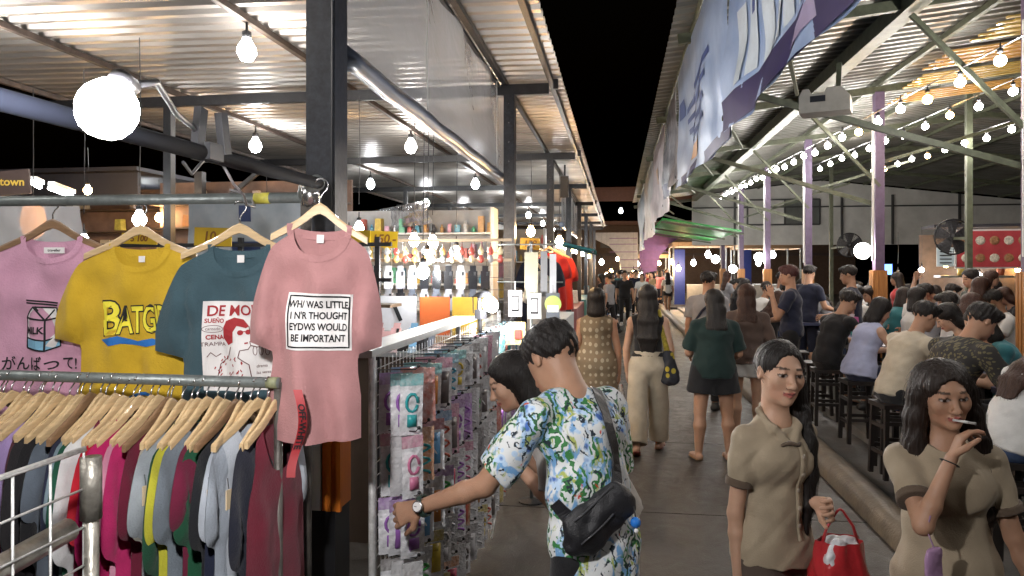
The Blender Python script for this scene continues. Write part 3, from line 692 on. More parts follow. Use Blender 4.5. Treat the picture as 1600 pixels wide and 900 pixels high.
# ---------------------------------------------------------------- food hall on the other side
hall = empty('hall_roof', (0, 0, 0), 0, 'wide gabled corrugated roof on purple posts over the dining tables', 'roof')
EX, EZ, RX, RZ, FX, FZ = .53, 4.2, 7.2, 4.95, 15.5, 4.0
HY = [3.4, 7.5, 11.6, 15.7, 19.8, 23.9, 28.0]
for i in range(len(HY) - 1):
    a = -2 if i == 0 else HY[i] - 2; b = HY[i + 1] - 2 if i < len(HY) - 2 else 27.6
    corrugated(EX, EZ, RX, RZ, a, b, .21, .03, ZINC2, 'roof_sheet', hall); corrugated(RX, RZ, FX, FZ, a, b, .21, .03, ZINC2, 'roof_sheet', hall)
rz = lambda x: EZ + (x - EX) * (RZ - EZ) / (RX - EX) if x < RX else RZ + (x - RX) * (FZ - RZ) / (FX - RX)
for x in (.75, 1.7, 2.75, 3.83, 5.0, 6.2, 7.2, 8.6, 10., 11.5, 13): MB().box((x, 12.8, rz(x) - .04), (.055, 29.5, .07)).build('purlin', OLIVE, hall)
MB().box((2.75, 12.8, rz(2.75) - .15), (.16, 29.4, .16)).build('main_beam', OLIVE, hall)
for y in HY:
    MB().bar((EX + .06, y, rz(EX) - .13), (RX, y, rz(RX) - .13), .07, .1).build('rafter', OLIVE, hall); MB().bar((RX, y, rz(RX) - .13), (FX, y, rz(FX) - .13), .07, .1).build('rafter', OLIVE, hall)
    MB().bar((1.0, y + .08, 3.62), (3.83, y + .08, 2.74), .05, .06).build('brace', OLIVE, hall)
    MB().bar((1.6, y, 4.12), (2.2, y + 2.05, 3.95), .04).build('tie', OLIVE, hall); MB().bar((3.83, y - .05, 3.0), (2.75, y - .05, 4.2), .045).build('knee_brace', OLIVE, hall)
    MB().bar((3.83, y, 3.35), (5.85, y, 3.95), .045).build('knee_brace', OLIVE, hall)
ORW = mat('orange_wood_cladding', (.42, .19, .06), .45, var=.25, scale=3, stretch=(9, 9, .5))
for y in HY[1:]:
    p = MB().box((3.83, y, 2.25), (.13, .13, 4.3)).build('post', PURPLE, hall)
    MB().box((3.83, y, .93), (.19, .19, 1.66)).build('orange_cladding', ORW, p)
    for k in range(3): MB().box((3.83 - .06 + .06 * k, y - .1, .93), (.036, .012, 1.64)).build('orange_slat', ORW, p)
    for k in range(3): MB().box((3.83 - .1, y - .06 + .06 * k, .93), (.012, .036, 1.64)).build('orange_slat', ORW, p)
    MB().box((3.73, y - .066, 3.0), (.03, .02, 2.2)).build('conduit', WHITEP, p)
for y in (9.4, 13.4, 17.6, 21.5): MB().box((5.86, y, 2.4), (.09, .09, 4.7)).build('post', OLIVE, hall)
# warm lamplight on the ribbed roof sheet, put in as amber-coloured strips
for j, (x0, x1, y0, y1) in enumerate(((4.0, 6.9, 8.3, 9.1), (3.95, 6.9, 9.5, 10.3), (4.1, 6.9, 10.7, 11.4), (4.3, 7.0, 11.9, 12.6))):
    for k in range(9):
        y = y0 + (y1 - y0) * k / 8
        MB().bar((x0 + .12 * (k % 2), y, rz(x0) - .19), (x1, y, rz(x1) - .19), .055, .02).build('ceiling_batten', mat('amber_lamplight', (.50, .27, .07) if j % 2 else (.52, .36, .10), .3, var=.2, scale=4, coat=.4), hall)
# far gable wall
gw = empty('gable_wall', (0, 27.7, 0), 0, 'whitewashed gable wall closing the far end of the dining hall', 'wall')
GW = mat('dirty_whitewash', (.62, .61, .58), .85, var=.22, scale=.8, bump=.2)
MB().prism([(2.7, 2.62), (15, 2.62), (15, 4.0), (7.2, 4.92), (2.7, 4.42)], 0, .15).build('plaster', GW, gw)
fr_ = mat('dark_window_frame', (.05, .05, .05), .5); gl = mat('dull_glass', (.16, .17, .16), .2, spec=.7)
wdw = MB(); wdw.box((5.9, -.03, 3.35), (2.5, .05, .06)).box((5.9, -.03, 4.25), (2.5, .05, .06))
for x in (4.65, 5.95, 7.15): wdw.box((x, -.03, 3.8), (.06, .05, .9))
wd = wdw.build('window', fr_, gw)
MB().box((5.3, -.015, 3.8), (1.25, .02, .86)).build('pane', GW, wd); MB().box((6.55, -.015, 3.8), (1.16, .02, .86)).build('pane', gl, wd)
MB().box((8.8, -.04, 3.98), (12.2, .05, .05)).build('steel_rail', fr_, gw); MB().box((3.5, -.09, 3.05), (.55, .16, .45)).build('air_conditioner', CREAM, gw)
for x in (4.2, 7.9, 9.6, 11.8): MB().box((x, -.05, 3.5), (.07, .08, 1.75)).build('steel_stud', fr_, gw)
# green sheet
t = empty('green_awning', (0, 0, 0), 0, 'bright green corrugated awning sloping below the hall roof at its far end', 'awning')
corrugated(1.15, 3.05, 3.15, 2.72, 19.5, 26.5, .3, .05, mat('green_sheet', (.03, .30, .06), .4, var=.3, scale=2), 'sheet', t)
for y in (19.6, 23, 26.4): MB().bar((1.1, y, 3.0), (3.2, y, 2.66), .05).build('bearer', OLIVE, t)
# flood lamp box under the hall roof
t = empty('floodlight_housing', at(1290, 160, 6.3), R(-20), 'cream plastic floodlight housing bolted under the hall roof', 'floodlight')
mb = MB(); mb.prism([(-.2, -.1), (.2, -.1), (.2, .02), (.13, .1), (.02, .1), (0, .06), (-.1, .06), (-.12, .1), (-.17, .1), (-.2, .04)], -.13, .13); mb.build('housing', CREAM, t)
MB().box((-.05, -.135, .01), (.12, .01, .05)).build('recess', PLASTB, t); MB().bar((.1, 0, .09), (.1, .1, .34), .04).build('bracket', OLIVE, t)
# bulb strings
def string(X, y0, dy, n, z0, z1, who, warm=()):
    t = empty('string_cable', (X, y0, z0), 0, 'thin black cable carrying the %s' % who, 'cable', 'bulb string cables')
    MB().tube([(0, -1 + (n * dy + 1) * k / 20, (z1 - z0) * k / 20 + .17) for k in range(21)], .008, 5).build('wire', PLASTB, t)
    for i in range(n):
        z = z0 + (z1 - z0) * i / n - .02 * math.sin(i * 2.1); y = y0 + dy * i
        bulb((X, y, z + .06), .047, HALLWARM if i in warm else HALLB, '%s bulb, %s from the camera end of the %s' % ('warm orange' if i in warm else 'bright white', nth(i), who), 'hall bulb strings')
string(3.2, .83, .74, 32, 3.3, 3.98, 'main hall string', (10, 13))  # nearest bulbs lie out of view, string carried on to light the near figures
string(4.4, 9.0, .80, 11, 3.72, 3.95, 'middle hall string', (2,))
string(5.7, 11.7, .74, 9, 3.76, 3.92, 'inner hall string', (4, 7))
# ---------------------------------------------------------------- shirts
def seg_dist(P, poly):
    d = np.full(len(P), 9.)
    for a, b in poly:
        a, b = np.array(a), np.array(b); ba = b - a; t = np.clip(((P - a) @ ba) / (ba @ ba + 1e-12), 0, 1); d = np.minimum(d, np.linalg.norm(P - a - t[:, None] * ba, axis=1))
    return d
class Shirt:
    def __init__(s, W=.25, L=.70, sl=.22, nw=.085, nd=.10, bulge=.045, fold=.010, seed=0, kind='tee', droop=.0, step=.022):
        s.sl = sl; s.W, s.L, s.nw, s.nd, s.bulge, s.fold, s.seed, s.kind = W, L, nw, nd, bulge, fold, seed, kind
        rg = random.Random(seed); s.ph = [rg.random() * 6 for _ in range(6)]
        if kind == 'tee':
            half = [(nw, 0), (W * .5, -.022), (W * .86, -.055), (W + .012, -.085), (W + .045 + sl * .14 * (1 - droop), -.10 - sl * .6), (W + .04 + sl * .16 * (1 - droop), -.10 - sl * .95), (W - .01, -.10 - sl * 1.04), (W - .014, -.12 - sl * 1.04), (W - .012, -.46), (W, -L * .8), (W + .005, -L)]
        elif kind == 'tank':
            half = [(nw, 0), (W * .62, -.02), (W * .70, -.07), (W * .72, -.15), (W * .95, -.235), (W * .97, -.4), (W + .02, -L)]
        tail = half[6:] if droop < .75 and kind == 'tee' else []; half = half[:len(half) - len(tail)]
        for _ in range(2):
            q = [half[0]]
            for a, b in zip(half[:-1], half[1:]): q += [(a[0] * .75 + b[0] * .25, a[1] * .75 + b[1] * .25), (a[0] * .25 + b[0] * .75, a[1] * .25 + b[1] * .75)]
            half = q + [half[-1]]
        half = half + tail; s.half = half
        hemn = 12
        def neck(dp, n=14): return [(nw * math.cos(math.pi * k / n), -dp * math.sin(math.pi * k / n)**.8) for k in range(1, n)]
        s.side = [(half[i], half[i + 1]) for i in range(len(half) - 1)]; s.side += [((-a[0], a[1]), (-b[0], b[1])) for a, b in s.side]
        hem = [((W + .005) - (2 * W + .01) * k / hemn, -L - .012 * math.sin(math.pi * k / hemn)) for k in range(1, hemn)]
        s.sheets = []
        for dp in (nd, .022):
            out = half + hem + [(-x, z) for x, z in half[::-1]] + neck(dp)[::-1]
            # densify
            o2 = []
            for i, a in enumerate(out):
                b = out[(i + 1) % len(out)]; m = max(1, int(math.hypot(b[0] - a[0], b[1] - a[1]) / step)); o2 += [(a[0] + (b[0] - a[0]) * k / m, a[1] + (b[1] - a[1]) * k / m) for k in range(m)]
            pts = [Vector(p) for p in o2]; n = len(pts); P = np.array(o2)
            gx = np.arange(-W - .2, W + .2, step); gz = np.arange(-L, .02, step); g = np.array([(x + (step / 2 if j % 2 else 0), z) for j, z in enumerate(gz) for x in gx])
            inside = np.zeros(len(g), bool); j = n - 1
            for i in range(n):
                xi, zi, xj, zj = P[i][0], P[i][1], P[j][0], P[j][1]
                c = ((zi > g[:, 1]) != (zj > g[:, 1])) & (g[:, 0] < (xj - xi) * (g[:, 1] - zi) / (zj - zi + 1e-12) + xi); inside ^= c; j = i
            g = g[inside]; g = g[seg_dist(g, [(o2[i], o2[(i + 1) % n]) for i in range(n)]) > step * .45]
            v, e, f, *_ = delaunay_2d_cdt(pts + [Vector(p) for p in g], [(i, (i + 1) % n) for i in range(n)], [list(range(n))], 1, 1e-5)
            s.sheets.append((np.array([tuple(q) for q in v]), [tuple(t) for t in f]))
    def depth(s, P):
        P = np.asarray(P, float); d = seg_dist(P, s.side); x, z = P[:, 0], P[:, 1]; t = np.clip(d / .09, 0, 1); t = t * (2 - t)
        v = np.clip(-z / s.L, 0, 1); p = s.ph
        fo = s.fold * (np.sin(x * 34 + p[0] + 1.2 * np.sin(z * 5 + p[1])) * (.25 + v) + .6 * np.sin(x * 61 + z * 14 + p[2]) * (.3 + .7 * v) + .7 * np.sin((x * .8 + z) * 26 + p[3]) * np.exp(-((v - .25) / .2)**2) + .5 * np.sin((x * .9 - z) * 31 + p[4]) * np.exp(-((v - .3) / .22)**2))
        slv = np.clip((np.abs(x) - s.W + .01) / .03, 0, 1) if s.kind == 'tee' else 0
        if s.kind == 'tee':
            up = np.clip((z + .11 + s.sl) / .02, 0, 1) * np.clip((-.09 - z) / .06, 0, 1); fo = fo - .026 * up * np.exp(-((np.abs(x) - s.W + .022) / .011)**2) + .008 * up * np.exp(-((np.abs(x) - s.W - .01) / .02)**2)
        return np.maximum(t * s.bulge * (.55 + .45 * v) + fo * t + slv * t * .012, .001)
    def mesh(s, name, m):
        V, F = [], []
        for k, (P, f) in enumerate(s.sheets):
            b = len(V); y = s.depth(P) * (-1 if k == 0 else .8)
            V += [(p[0], yy, p[1]) for p, yy in zip(P, y)]; F += [tuple(b + i for i in (t if k == 0 else t[::-1])) for t in f]
        me = bpy.data.meshes.new(name); me.from_pydata(V, [], F); me.materials.append(m); me.polygons.foreach_set('use_smooth', np.ones(len(F), bool)); me.update(); return me
    def on(s, V2, F, e=.0025):
        """a flat print laid on the front"""
        y = -s.depth(np.array([(v[0], v[1]) for v in V2])) - e; return [(v[0], yy, v[1]) for v, yy in zip(V2, y)], F
    def patch(s, x0, x1, z0, z1, e, n=26):
        V2 = [(x0 + (x1 - x0) * i / n, z0 + (z1 - z0) * j / n) for j in range(n + 1) for i in range(n + 1)]
        return s.on(V2, [(j * (n + 1) + i, j * (n + 1) + i + 1, (j + 1) * (n + 1) + i + 1, (j + 1) * (n + 1) + i) for j in range(n) for i in range(n)], e)
    def poly(s, pts, e, step=.014):
        o2 = []
        for i, a in enumerate(pts):
            b = pts[(i + 1) % len(pts)]; m = max(1, int(math.hypot(b[0] - a[0], b[1] - a[1]) / step)); o2 += [(a[0] + (b[0] - a[0]) * k / m, a[1] + (b[1] - a[1]) * k / m) for k in range(m)]
        n = len(o2); v, ed, f, *_ = delaunay_2d_cdt([Vector(p) for p in o2], [(i, (i + 1) % n) for i in range(n)], [list(range(n))], 1, 1e-6)
        return s.on([tuple(p) for p in v], [tuple(t) for t in f], e)
    def stroke(s, pts, w, e):
        V2, F = [], []; n = len(pts)
        pts2 = []
        for i in range(n - 1):
            a, b = pts[i], pts[i + 1]; m = max(1, int(math.hypot(b[0] - a[0], b[1] - a[1]) / .012)); pts2 += [(a[0] + (b[0] - a[0]) * k / m, a[1] + (b[1] - a[1]) * k / m) for k in range(m)]
        pts2.append(pts[-1]); n = len(pts2)
        for i, p in enumerate(pts2):
            a, b = pts2[max(i - 1, 0)], pts2[min(i + 1, n - 1)]; dx, dz = b[0] - a[0], b[1] - a[1]; l = math.hypot(dx, dz) or 1
            V2 += [(p[0] - dz / l * w / 2, p[1] + dx / l * w / 2), (p[0] + dz / l * w / 2, p[1] - dx / l * w / 2)]
        return s.on(V2, [(2 * i, 2 * i + 1, 2 * i + 3, 2 * i + 2) for i in range(n - 1)], e)
    def text(s, body, size, x, z, e, off=0., rot=0., shear=0., sx=1., space=1.):
        V, F = text_geo(body, size, off, 'CENTER', shear, space); c, q = math.cos(rot), math.sin(rot)
        return s.on([(x + (v[0] * c * sx - v[1] * q), z + (v[0] * q * sx + v[1] * c)) for v in V], F, e)
def add_print(name, geos, m, parent):
    V, F = [], []
    for v, f in geos: b = len(V); V += v; F += [tuple(b + i for i in t) for t in f]
    me = bpy.data.meshes.new(name); me.from_pydata(V, [], F); me.materials.append(m); me.update()
    return link(name, me, parent)
def inkm(n, c): return mat(n, c, .75, var=.08, spec=.2)
INK, INKW, INKR = inkm('black_print', (.02, .02, .022)), inkm('white_print', (.72, .70, .69)), inkm('red_print', (.33, .03, .035))
# wooden hangers
def hanger_mesh(w=.2, th=.013, m=WOODL, hump=.028):
    mb = MB(); n = 16; top = []; bot = []
    for k in range(n + 1):
        x = -w + 2 * w * k / n; a = abs(x) / w; zt = -.075 * a**1.25 + hump * math.exp(-(a / .3)**2); zb = zt - (.030 - .008 * a) - .004 * math.exp(-(a / .25)**2)
        top.append((x, zt)); bot.append((x, zb))
    vs = []
    for k in range(n + 1):
        yb = -.035 * (abs(top[k][0]) / w)**2 * 0
        for z, y in ((top[k][1], -th * .32), (top[k][1] - .006, -th / 2), (bot[k][1], -th / 2), (bot[k][1], th / 2), (top[k][1] - .006, th / 2), (top[k][1], th * .32)): vs.append((top[k][0], y + yb, z))
    fs = [(6 * k + i, 6 * k + (i + 1) % 6, 6 * (k + 1) + (i + 1) % 6, 6 * (k + 1) + i) for k in range(n) for i in range(6)] + [tuple(range(6)), tuple(6 * n + i for i in range(5, -1, -1))]
    mb._add(vs, fs); return mb.mesh('hanger_wood', m)
def hook_mesh(h=.10, r=.022):
    pts = [(0, 0, .02), (0, 0, h * .45), (.008, 0, h * .6)] + [(r * math.sin(a) + .0, 0, h * .82 + r * (0) - r * math.cos(a)) for a in [math.pi * 2 * k / 12 for k in range(1, 9)]]
    mb = MB(); mb.tube(pts, .0026, 6); return mb.mesh('hook', CHROME, True)
# ---------------------------------------------------------------- clothes rack
YU, ZU, YL, ZL = 2.40, 2.04, 2.15, 1.443
rack = empty('clothes_rack', (-1.5, 2.3, 0), 0, 'grey scaffold-pipe clothes rack with two rails beside the first black post', 'clothes rack')
def rp(name, pts, r, m=GALV, n=14): return MB().tube([Vector(p) - Vector((-1.5, 2.3, 0)) for p in pts], r, n).build(name, m, rack, True)
PAINTP = mat('grey_painted_pipe', (.17, .19, .185), .42, .35, var=.25, scale=18, bump=.2, bscale=60)
rp('upper_rail', [(-3.6, YU, ZU + .005), (-1.06, YU, ZU)], .0185, PAINTP)
rp('lower_rail', [(-3.3, YL, ZL + .01), (-1.035, YL, ZL)], .0175, PAINTP)
BRP = mat('brown_grey_pipe', (.10, .09, .08), .5, .3, var=.4, scale=16, bump=.2); rp('upright', [(-1.06, YU, 0), (-1.06, YU, ZU + .03)], .019, BRP); rp('upright', [(-1.045, YL + .01, 0), (-1.045, YL + .01, ZL)], .0135, BRP)
rp('elbow', [(-1.06, YU, ZU + .0), (-1.055, YU - .01, ZU + .03), (-1.02, YU - .05, ZU + .036), (-.97, YU - .12, ZU + .036)], .027)
rp('overhead_pipe', [(-.97, YU - .1, 2.075), (-.97, -.6, 2.055)], .019, mat('dull_black_pipe', (.004, .005, .009), .85, var=.3, spec=.08))
rp('yellow_tape', [(-1.245, YU, ZU), (-1.19, YU, ZU)], .0195, mat('yellow_tape', (.55, .50, .08), .5, var=.3, scale=40))
rp('chrome_clamp', [(-1.03, YU - .03, ZU - .03), (-1.03, YU - .035, ZU + .04)], .03, CHROME)
rp('yellow_end_tape', [(-1.075, YL, ZL), (-1.04, YL, ZL)], .0185, mat('faded_tape', (.2, .21, .12), .6, var=.3, scale=40))
HM, HK = hanger_mesh(), hook_mesh(); HMS = hanger_mesh(.165, .012); HKS = hook_mesh(.085, .02); HMD = hanger_mesh(m=mat('brown_wood', (.22, .13, .07), .45, var=.25, scale=5, stretch=(1, 1, 14)))
def hanger(loc, rz, label, group, m=None, tilt=0., hk=None):
    t = empty('wooden_hanger', loc, rz, label, 'hanger', group); t.rotation_euler[1] = tilt; link('hanger_wood', m or HM, t); link('hook', hk or HK, t); return t

# the four shirts on show
def show_shirt(sh, loc, rz, m, label, tilt=0.):
    t = empty('display_shirt', loc, rz, label, 'T-shirt', 'shirts on show along the upper rail'); t.rotation_euler[1] = tilt
    b = link('shirt_body', sh.mesh('shirt_body', m), t)
    # ribbed neck band
    n = 20; pts = [(sh.nw * 1.0 * math.cos(math.pi * k / n), -sh.nd * math.sin(math.pi * k / n)**.8) for k in range(n + 1)]
    for w, e in ((.02, .004),):
        V, F = sh.stroke([(p[0] * 1.06, p[1] * 1.09) for p in pts], w, e); add_print('neck_band', [(V, F)], m, t)
    P = np.array(pts); bk = [(p[0], p[1] * .25) for p in pts]
    V, F = sh.stroke([(p[0] * .98, p[1] - .012) for p in bk], .024, -.0); add_print('back_neck_band', [([(v[0], .012, v[2]) for v in V], F)], m, t)
    return t
def tagp(t, w, hgt, z, m=INKW):
    o = MB().box((0, .008, z), (w, .002, hgt)).build('care_label', m, t); return o
SP, SY, ST, SR = cloth('dusty_pink_jersey', (.56, .30, .41)), cloth('mustard_jersey', (.56, .36, .025)), cloth('slate_teal_jersey', (.045, .085, .105)), cloth('rose_jersey', (.37, .185, .185), rough=.8)
# pink milk shirt
s1 = Shirt(W=.235, L=.68, sl=.2, nw=.098, nd=.085, seed=3, bulge=.034, fold=.015)
x1 = at(72, 400, 2.66); t1 = show_shirt(s1, (x1.x, YU + .025, 1.915), R(8), SP, 'pink T-shirt printed with a blue and white milk carton, on the upper rail')
tagp(t1, .075, .022, -.052); add_print('tag_lettering', [([(v[0], .0065, v[1] - .052) for v in V], F) for V, F in [text_geo('traveller', .014, .0003)]], INK, t1)
def carton(s, x, z, k):
    q = lambda p: (x + p[0] * k, z + p[1] * k)
    W_ = [s.poly([q(p) for p in ((0, .0), (.62, -.1), (1, .05), (1, .95), (.92, 1.25), (.25, 1.28), (0, .95))], .003)]
    B_ = [s.poly([q(p) for p in ((0, 0), (.62, -.1), (.62, .22), (0, .32))], .0045), s.poly([q(p) for p in ((.62, -.1), (1, .05), (1, .36), (.62, .22))], .0045)]
    L_ = [s.stroke([q(p) for p in P], .05 * k, .006) for P in (((0, 0), (.62, -.1), (1, .05), (1, .95), (.92, 1.25), (.25, 1.28), (0, .95), (0, 0)), ((.62, -.1), (.62, .86), (.25, 1.28)), ((0, .95), (.62, .86), (1, .95)), ((.62, .86), (.86, 1.2)), ((.05, 1.42), (.92, 1.32)), ((.05, 1.5), (.92, 1.4)), ((.3, 1.3), (.4, 1.15)), ((0, .32), (.62, .22), (1, .36)))]
    return W_, B_, L_
W_, B_, L_ = carton(s1, -.075, -.405, .115)
add_print('carton_white', W_, INKW, t1); add_print('carton_blue', B_, inkm('sky_blue_print', (.22, .45, .62)), t1)
add_print('carton_lettering', L_ + [s1.text('MILK', .034, -.040, -.343, .007, .0012, -.03, sx=.9)], INK, t1)
add_print('slogan_lettering', [s1.text('がんばって!', .054, -.03, -.465, .004, .0008, .01)], INK, t1)
hanger((x1.x, YU + .025, 1.95), R(8), 'brown wooden hanger holding the pink milk carton shirt', 'hangers on the upper rail', HMD)
# mustard shirt (the cartoon figure of the photograph is left out)
s2 = Shirt(W=.225, L=.70, sl=.25, nw=.094, nd=.085, seed=5, bulge=.034, fold=.016)
x2 = at(214, 395, 2.6); t2 = show_shirt(s2, (x2.x, YU + .005, 1.885), R(8), SY, 'mustard yellow T-shirt with comic-style lettering on the upper rail')
tagp(t2, .022, .022, -.055)
YP = inkm('lemon_print', (.80, .70, .06))
def blob_text(s, body, size, x, z, rot, sx): return [s.text(body, size, x, z, .0045, size * .018, rot, sx=sx, space=.92)], [s.text(body, size, x, z, .003, size * .055, rot, sx=sx, space=.92)]
a_, b_ = blob_text(s2, 'B', .165, -.09, -.27, .05, .75); a2_, b2_ = blob_text(s2, 'ATGIRL', .13, .043, -.272, .05, .52)
add_print('title_outline', b_ + b2_, INK, t2); add_print('title_lettering', a_ + a2_, YP, t2)
add_print('blue_swoosh', [s2.poly([(-.13, -.34), (-.06, -.325), (.0, -.345), (.05, -.335), (.1, -.35), (.03, -.365), (-.05, -.352), (-.09, -.36)], .004)], inkm('blue_print', (.03, .16, .48)), t2)
add_print('blue_arc', [s2.stroke([(.03 + .1 * math.cos(a), -.62 + .09 * math.sin(a)) for a in [k * .2 for k in range(1, 14)]], .012, .004)], inkm('blue_print', (.03, .16, .48)), t2)
hanger((x2.x, YU + .005, 1.925), R(8), 'pale wooden hanger holding the mustard yellow shirt', 'hangers on the upper rail')
# slate shirt
s3 = Shirt(W=.205, L=.71, sl=.28, nw=.092, nd=.095, seed=8, bulge=.034, fold=.016)
x3 = at(366, 400, 2.5); t3 = show_shirt(s3, (x3.x, YU - .022, 1.88), R(9), ST, 'slate teal T-shirt with a white sketch panel in red ink')
tagp(t3, .024, .026, -.05)
add_print('white_panel', [s3.patch(-.115, .13, -.50, -.195, .003)], INKW, t3)
rr = random.Random(4); red, blk = [], []
red += [s3.text('DE MODE', .05, .005, -.228, .006, .001, .02)]; red += [s3.text('SUEÑO', .02, -.075, -.262, .006, .0006), s3.text('CENA', .021, -.075, -.318, .006, .0008), s3.text('medicina', .016, .075, -.46, .006, .0004)]
red += [s3.poly([(-.045, -.285), (-.035, -.262), (-.008, -.25), (.022, -.257), (.04, -.28), (.03, -.287), (.0, -.279), (-.012, -.3), (-.012, -.335), (-.03, -.345), (-.047, -.32)], .0055)]
for a in ((.012, -.302), (.038, -.3)): red += [s3.poly([(a[0] + .01 * math.cos(k * .7), a[1] + .009 * math.sin(k * .7)) for k in range(9)], .006)]
red += [s3.stroke([(.005, -.3), (.05, -.297)], .003, .006), s3.stroke([(.028, -.338), (.04, -.336)], .005, .006)]
for k in range(46):
    x, z = -.03 + rr.uniform(-.05, .06), -.425 + rr.uniform(-.06, .045)
    if abs(x + .02) < .03 + (-.38 - z) * .7: red += [s3.stroke([(x, z), (x + rr.uniform(-.006, .006), z - .008)], .0035, .006)]
blk += [s3.text('TRAMPA', .02, -.08, -.342, .006, 0), s3.text('cansado', .015, -.08, -.289, .006, 0), s3.text('drama', .015, .085, -.415, .006, 0, .1, .2), s3.text('las veces', .014, .09, -.437, .006, 0, .1, .2)]
face_l = [(.04, -.28), (.047, -.31), (.056, -.325), (.046, -.332), (.05, -.345), (.042, -.358), (.015, -.362), (.01, -.385)]
blk += [s3.stroke(P, .003, .0062) for P in (face_l, [(-.02, -.35), (-.03, -.385), (-.06, -.41), (-.07, -.47)], [(.01, -.385), (.045, -.41), (.055, -.47)], [(-.1, -.385), (-.09, -.37), (-.075, -.385), (-.06, -.375)], [(.05, -.345), (.075, -.35), (.085, -.345)])]
for cx in (.065, .085, .105): blk += [s3.stroke([(cx + .007 * math.cos(k * .6), -.362 + .016 * math.sin(k * .6)) for k in range(12)], .0022, .0062)]
for k in range(3): blk += [s3.stroke([(.065, -.285 - k * .014), (.115, -.286 - k * .014)], .004, .0062)]
blk += [s3.stroke([(-.08 + .034 * math.cos(k * .35), -.289 + .012 * math.sin(k * .35)) for k in range(19)], .0018, .0062)]
add_print('red_sketch', red, INKR, t3); add_print('line_sketch', blk, inkm('dark_line_print', (.12, .04, .04)), t3)
hanger((x3.x, YU - .022, 1.925), R(9), 'pale wooden hanger holding the slate teal shirt', 'hangers on the upper rail')
# rose shirt at the corner
s4 = Shirt(W=.146, L=.665, sl=.29, nw=.086, nd=.10, seed=13, bulge=.05, fold=.019, droop=.6)
L4 = Vector((-.925, 2.2, 1.935)); A4 = R(10)
t4 = show_shirt(s4, L4, A4, SR, 'rose pink T-shirt with a boxed white slogan, hung at the rack corner by the post', R(2))
tagp(t4, .022, .026, -.045)
add_print('white_panel', [s4.patch(-.085, .115, -.39, -.215, .003)], INKW, t4)
bx = [(-.077, -.381), (.107, -.381), (.107, -.224), (-.077, -.224), (-.077, -.381)]
add_print('slogan_lettering', [s4.stroke(bx, .005, .005)] + [s4.text(x, .0305, .015, -.25 - i * .0345, .006, .0008, 0, sx=.76) for i, x in enumerate(('WH/ WAS LITTLE,', 'I N\'R THOUGHT', 'EYDWS WOULD', 'BE IMPORTANT'))], INK, t4)
hanger((L4.x, L4.y, L4.z + .04), A4, 'pale wooden hanger holding the rose slogan shirt', 'hangers on the upper rail', hanger_mesh(.15), R(2))
lan = empty('lanyard_strap', L4 + Vector((-.025, -.105, -.50)), R(10), 'narrow red strap with black lettering dangling below the rose shirt', 'strap')
MB().grid(lambda u, v: ((u - .5) * .026 + .018 * math.sin(v * 5), -.012 * math.sin(v * 7) - .01, -.26 * v), 2, 14).build('ribbon', mat('red_ribbon', (.3, .015, .02), .55), lan, True)
V, F = text_geo('OFF-WHITE', .027, .0008); add_print('ribbon_lettering', [([(v[1] + .018 * math.sin(((.11 - v[0]) / .26) * 5) * 1.0, -.012 * math.sin((.11 - v[0]) / .26 * 7) - .014, -(.11 - v[0] * 1.) * 1.) for v in [(-p[0], p[1]) for p in V]], F)], INK, lan)

# the packed lower rail
GCOL = [((.16, .012, .03), 'burgundy V-neck'), ((.014, .016, .03), 'dark navy'), ((.42, .45, .5), 'pale grey-blue'), ((.013, .018, .045), 'midnight navy'), ((.36, .4, .46), 'light denim'), ((.015, .016, .02), 'black'), ((.012, .085, .04), 'bottle green'), ((.15, .012, .04), 'wine red'), ((.16, .19, .22), 'slate grey'),
        ((.50, .47, .04), 'acid yellow'), ((.012, .07, .035), 'forest green'), ((.3, .33, .36), 'mid grey'), ((.55, .50, .42), 'ivory'), ((.13, .01, .03), 'maroon'), ((.45, .02, .12), 'magenta'), ((.56, .26, .36), 'candy pink'), ((.40, .01, .1), 'crimson pink'), ((.42, .012, .025), 'bright red'), ((.14, .012, .035), 'plum'),
        ((.62, .63, .63), 'white'), ((.012, .08, .045), 'deep green'), ((.2, .27, .31), 'blue-grey'), ((.02, .024, .05), 'ink blue'), ((.1, .12, .15), 'charcoal blue'), ((.012, .012, .014), 'jet black'), ((.015, .014, .016), 'soft black'), ((.02, .018, .02), 'faded black'), ((.10, .03, .04), 'patterned maroon'), ((.36, .26, .50), 'lilac'),
        ((.17, .015, .04), 'cherry'), ((.3, .36, .44), 'powder blue'), ((.02, .03, .2), 'royal blue'), ((.014, .014, .016), 'coal black'), ((.30, .33, .36), 'steel grey'), ((.05, .02, .03), 'aubergine')]
GM = [Shirt(W=.185, L=.66, sl=.24, seed=20, bulge=.032, fold=.012, step=.02, droop=.9), Shirt(W=.19, L=.72, sl=.2, seed=21, bulge=.036, fold=.014, step=.02, droop=.8), Shirt(W=.185, L=.70, sl=.3, seed=23, bulge=.032, fold=.012, step=.02, droop=1.), Shirt(W=.2, L=.82, nd=.16, nw=.1, kind='tank', seed=22, bulge=.035, fold=.012, step=.03)]
GME = [g.mesh('garment', SP) for g in GM]
GM_ = 0; NG = len(GCOL); rg = random.Random(5)
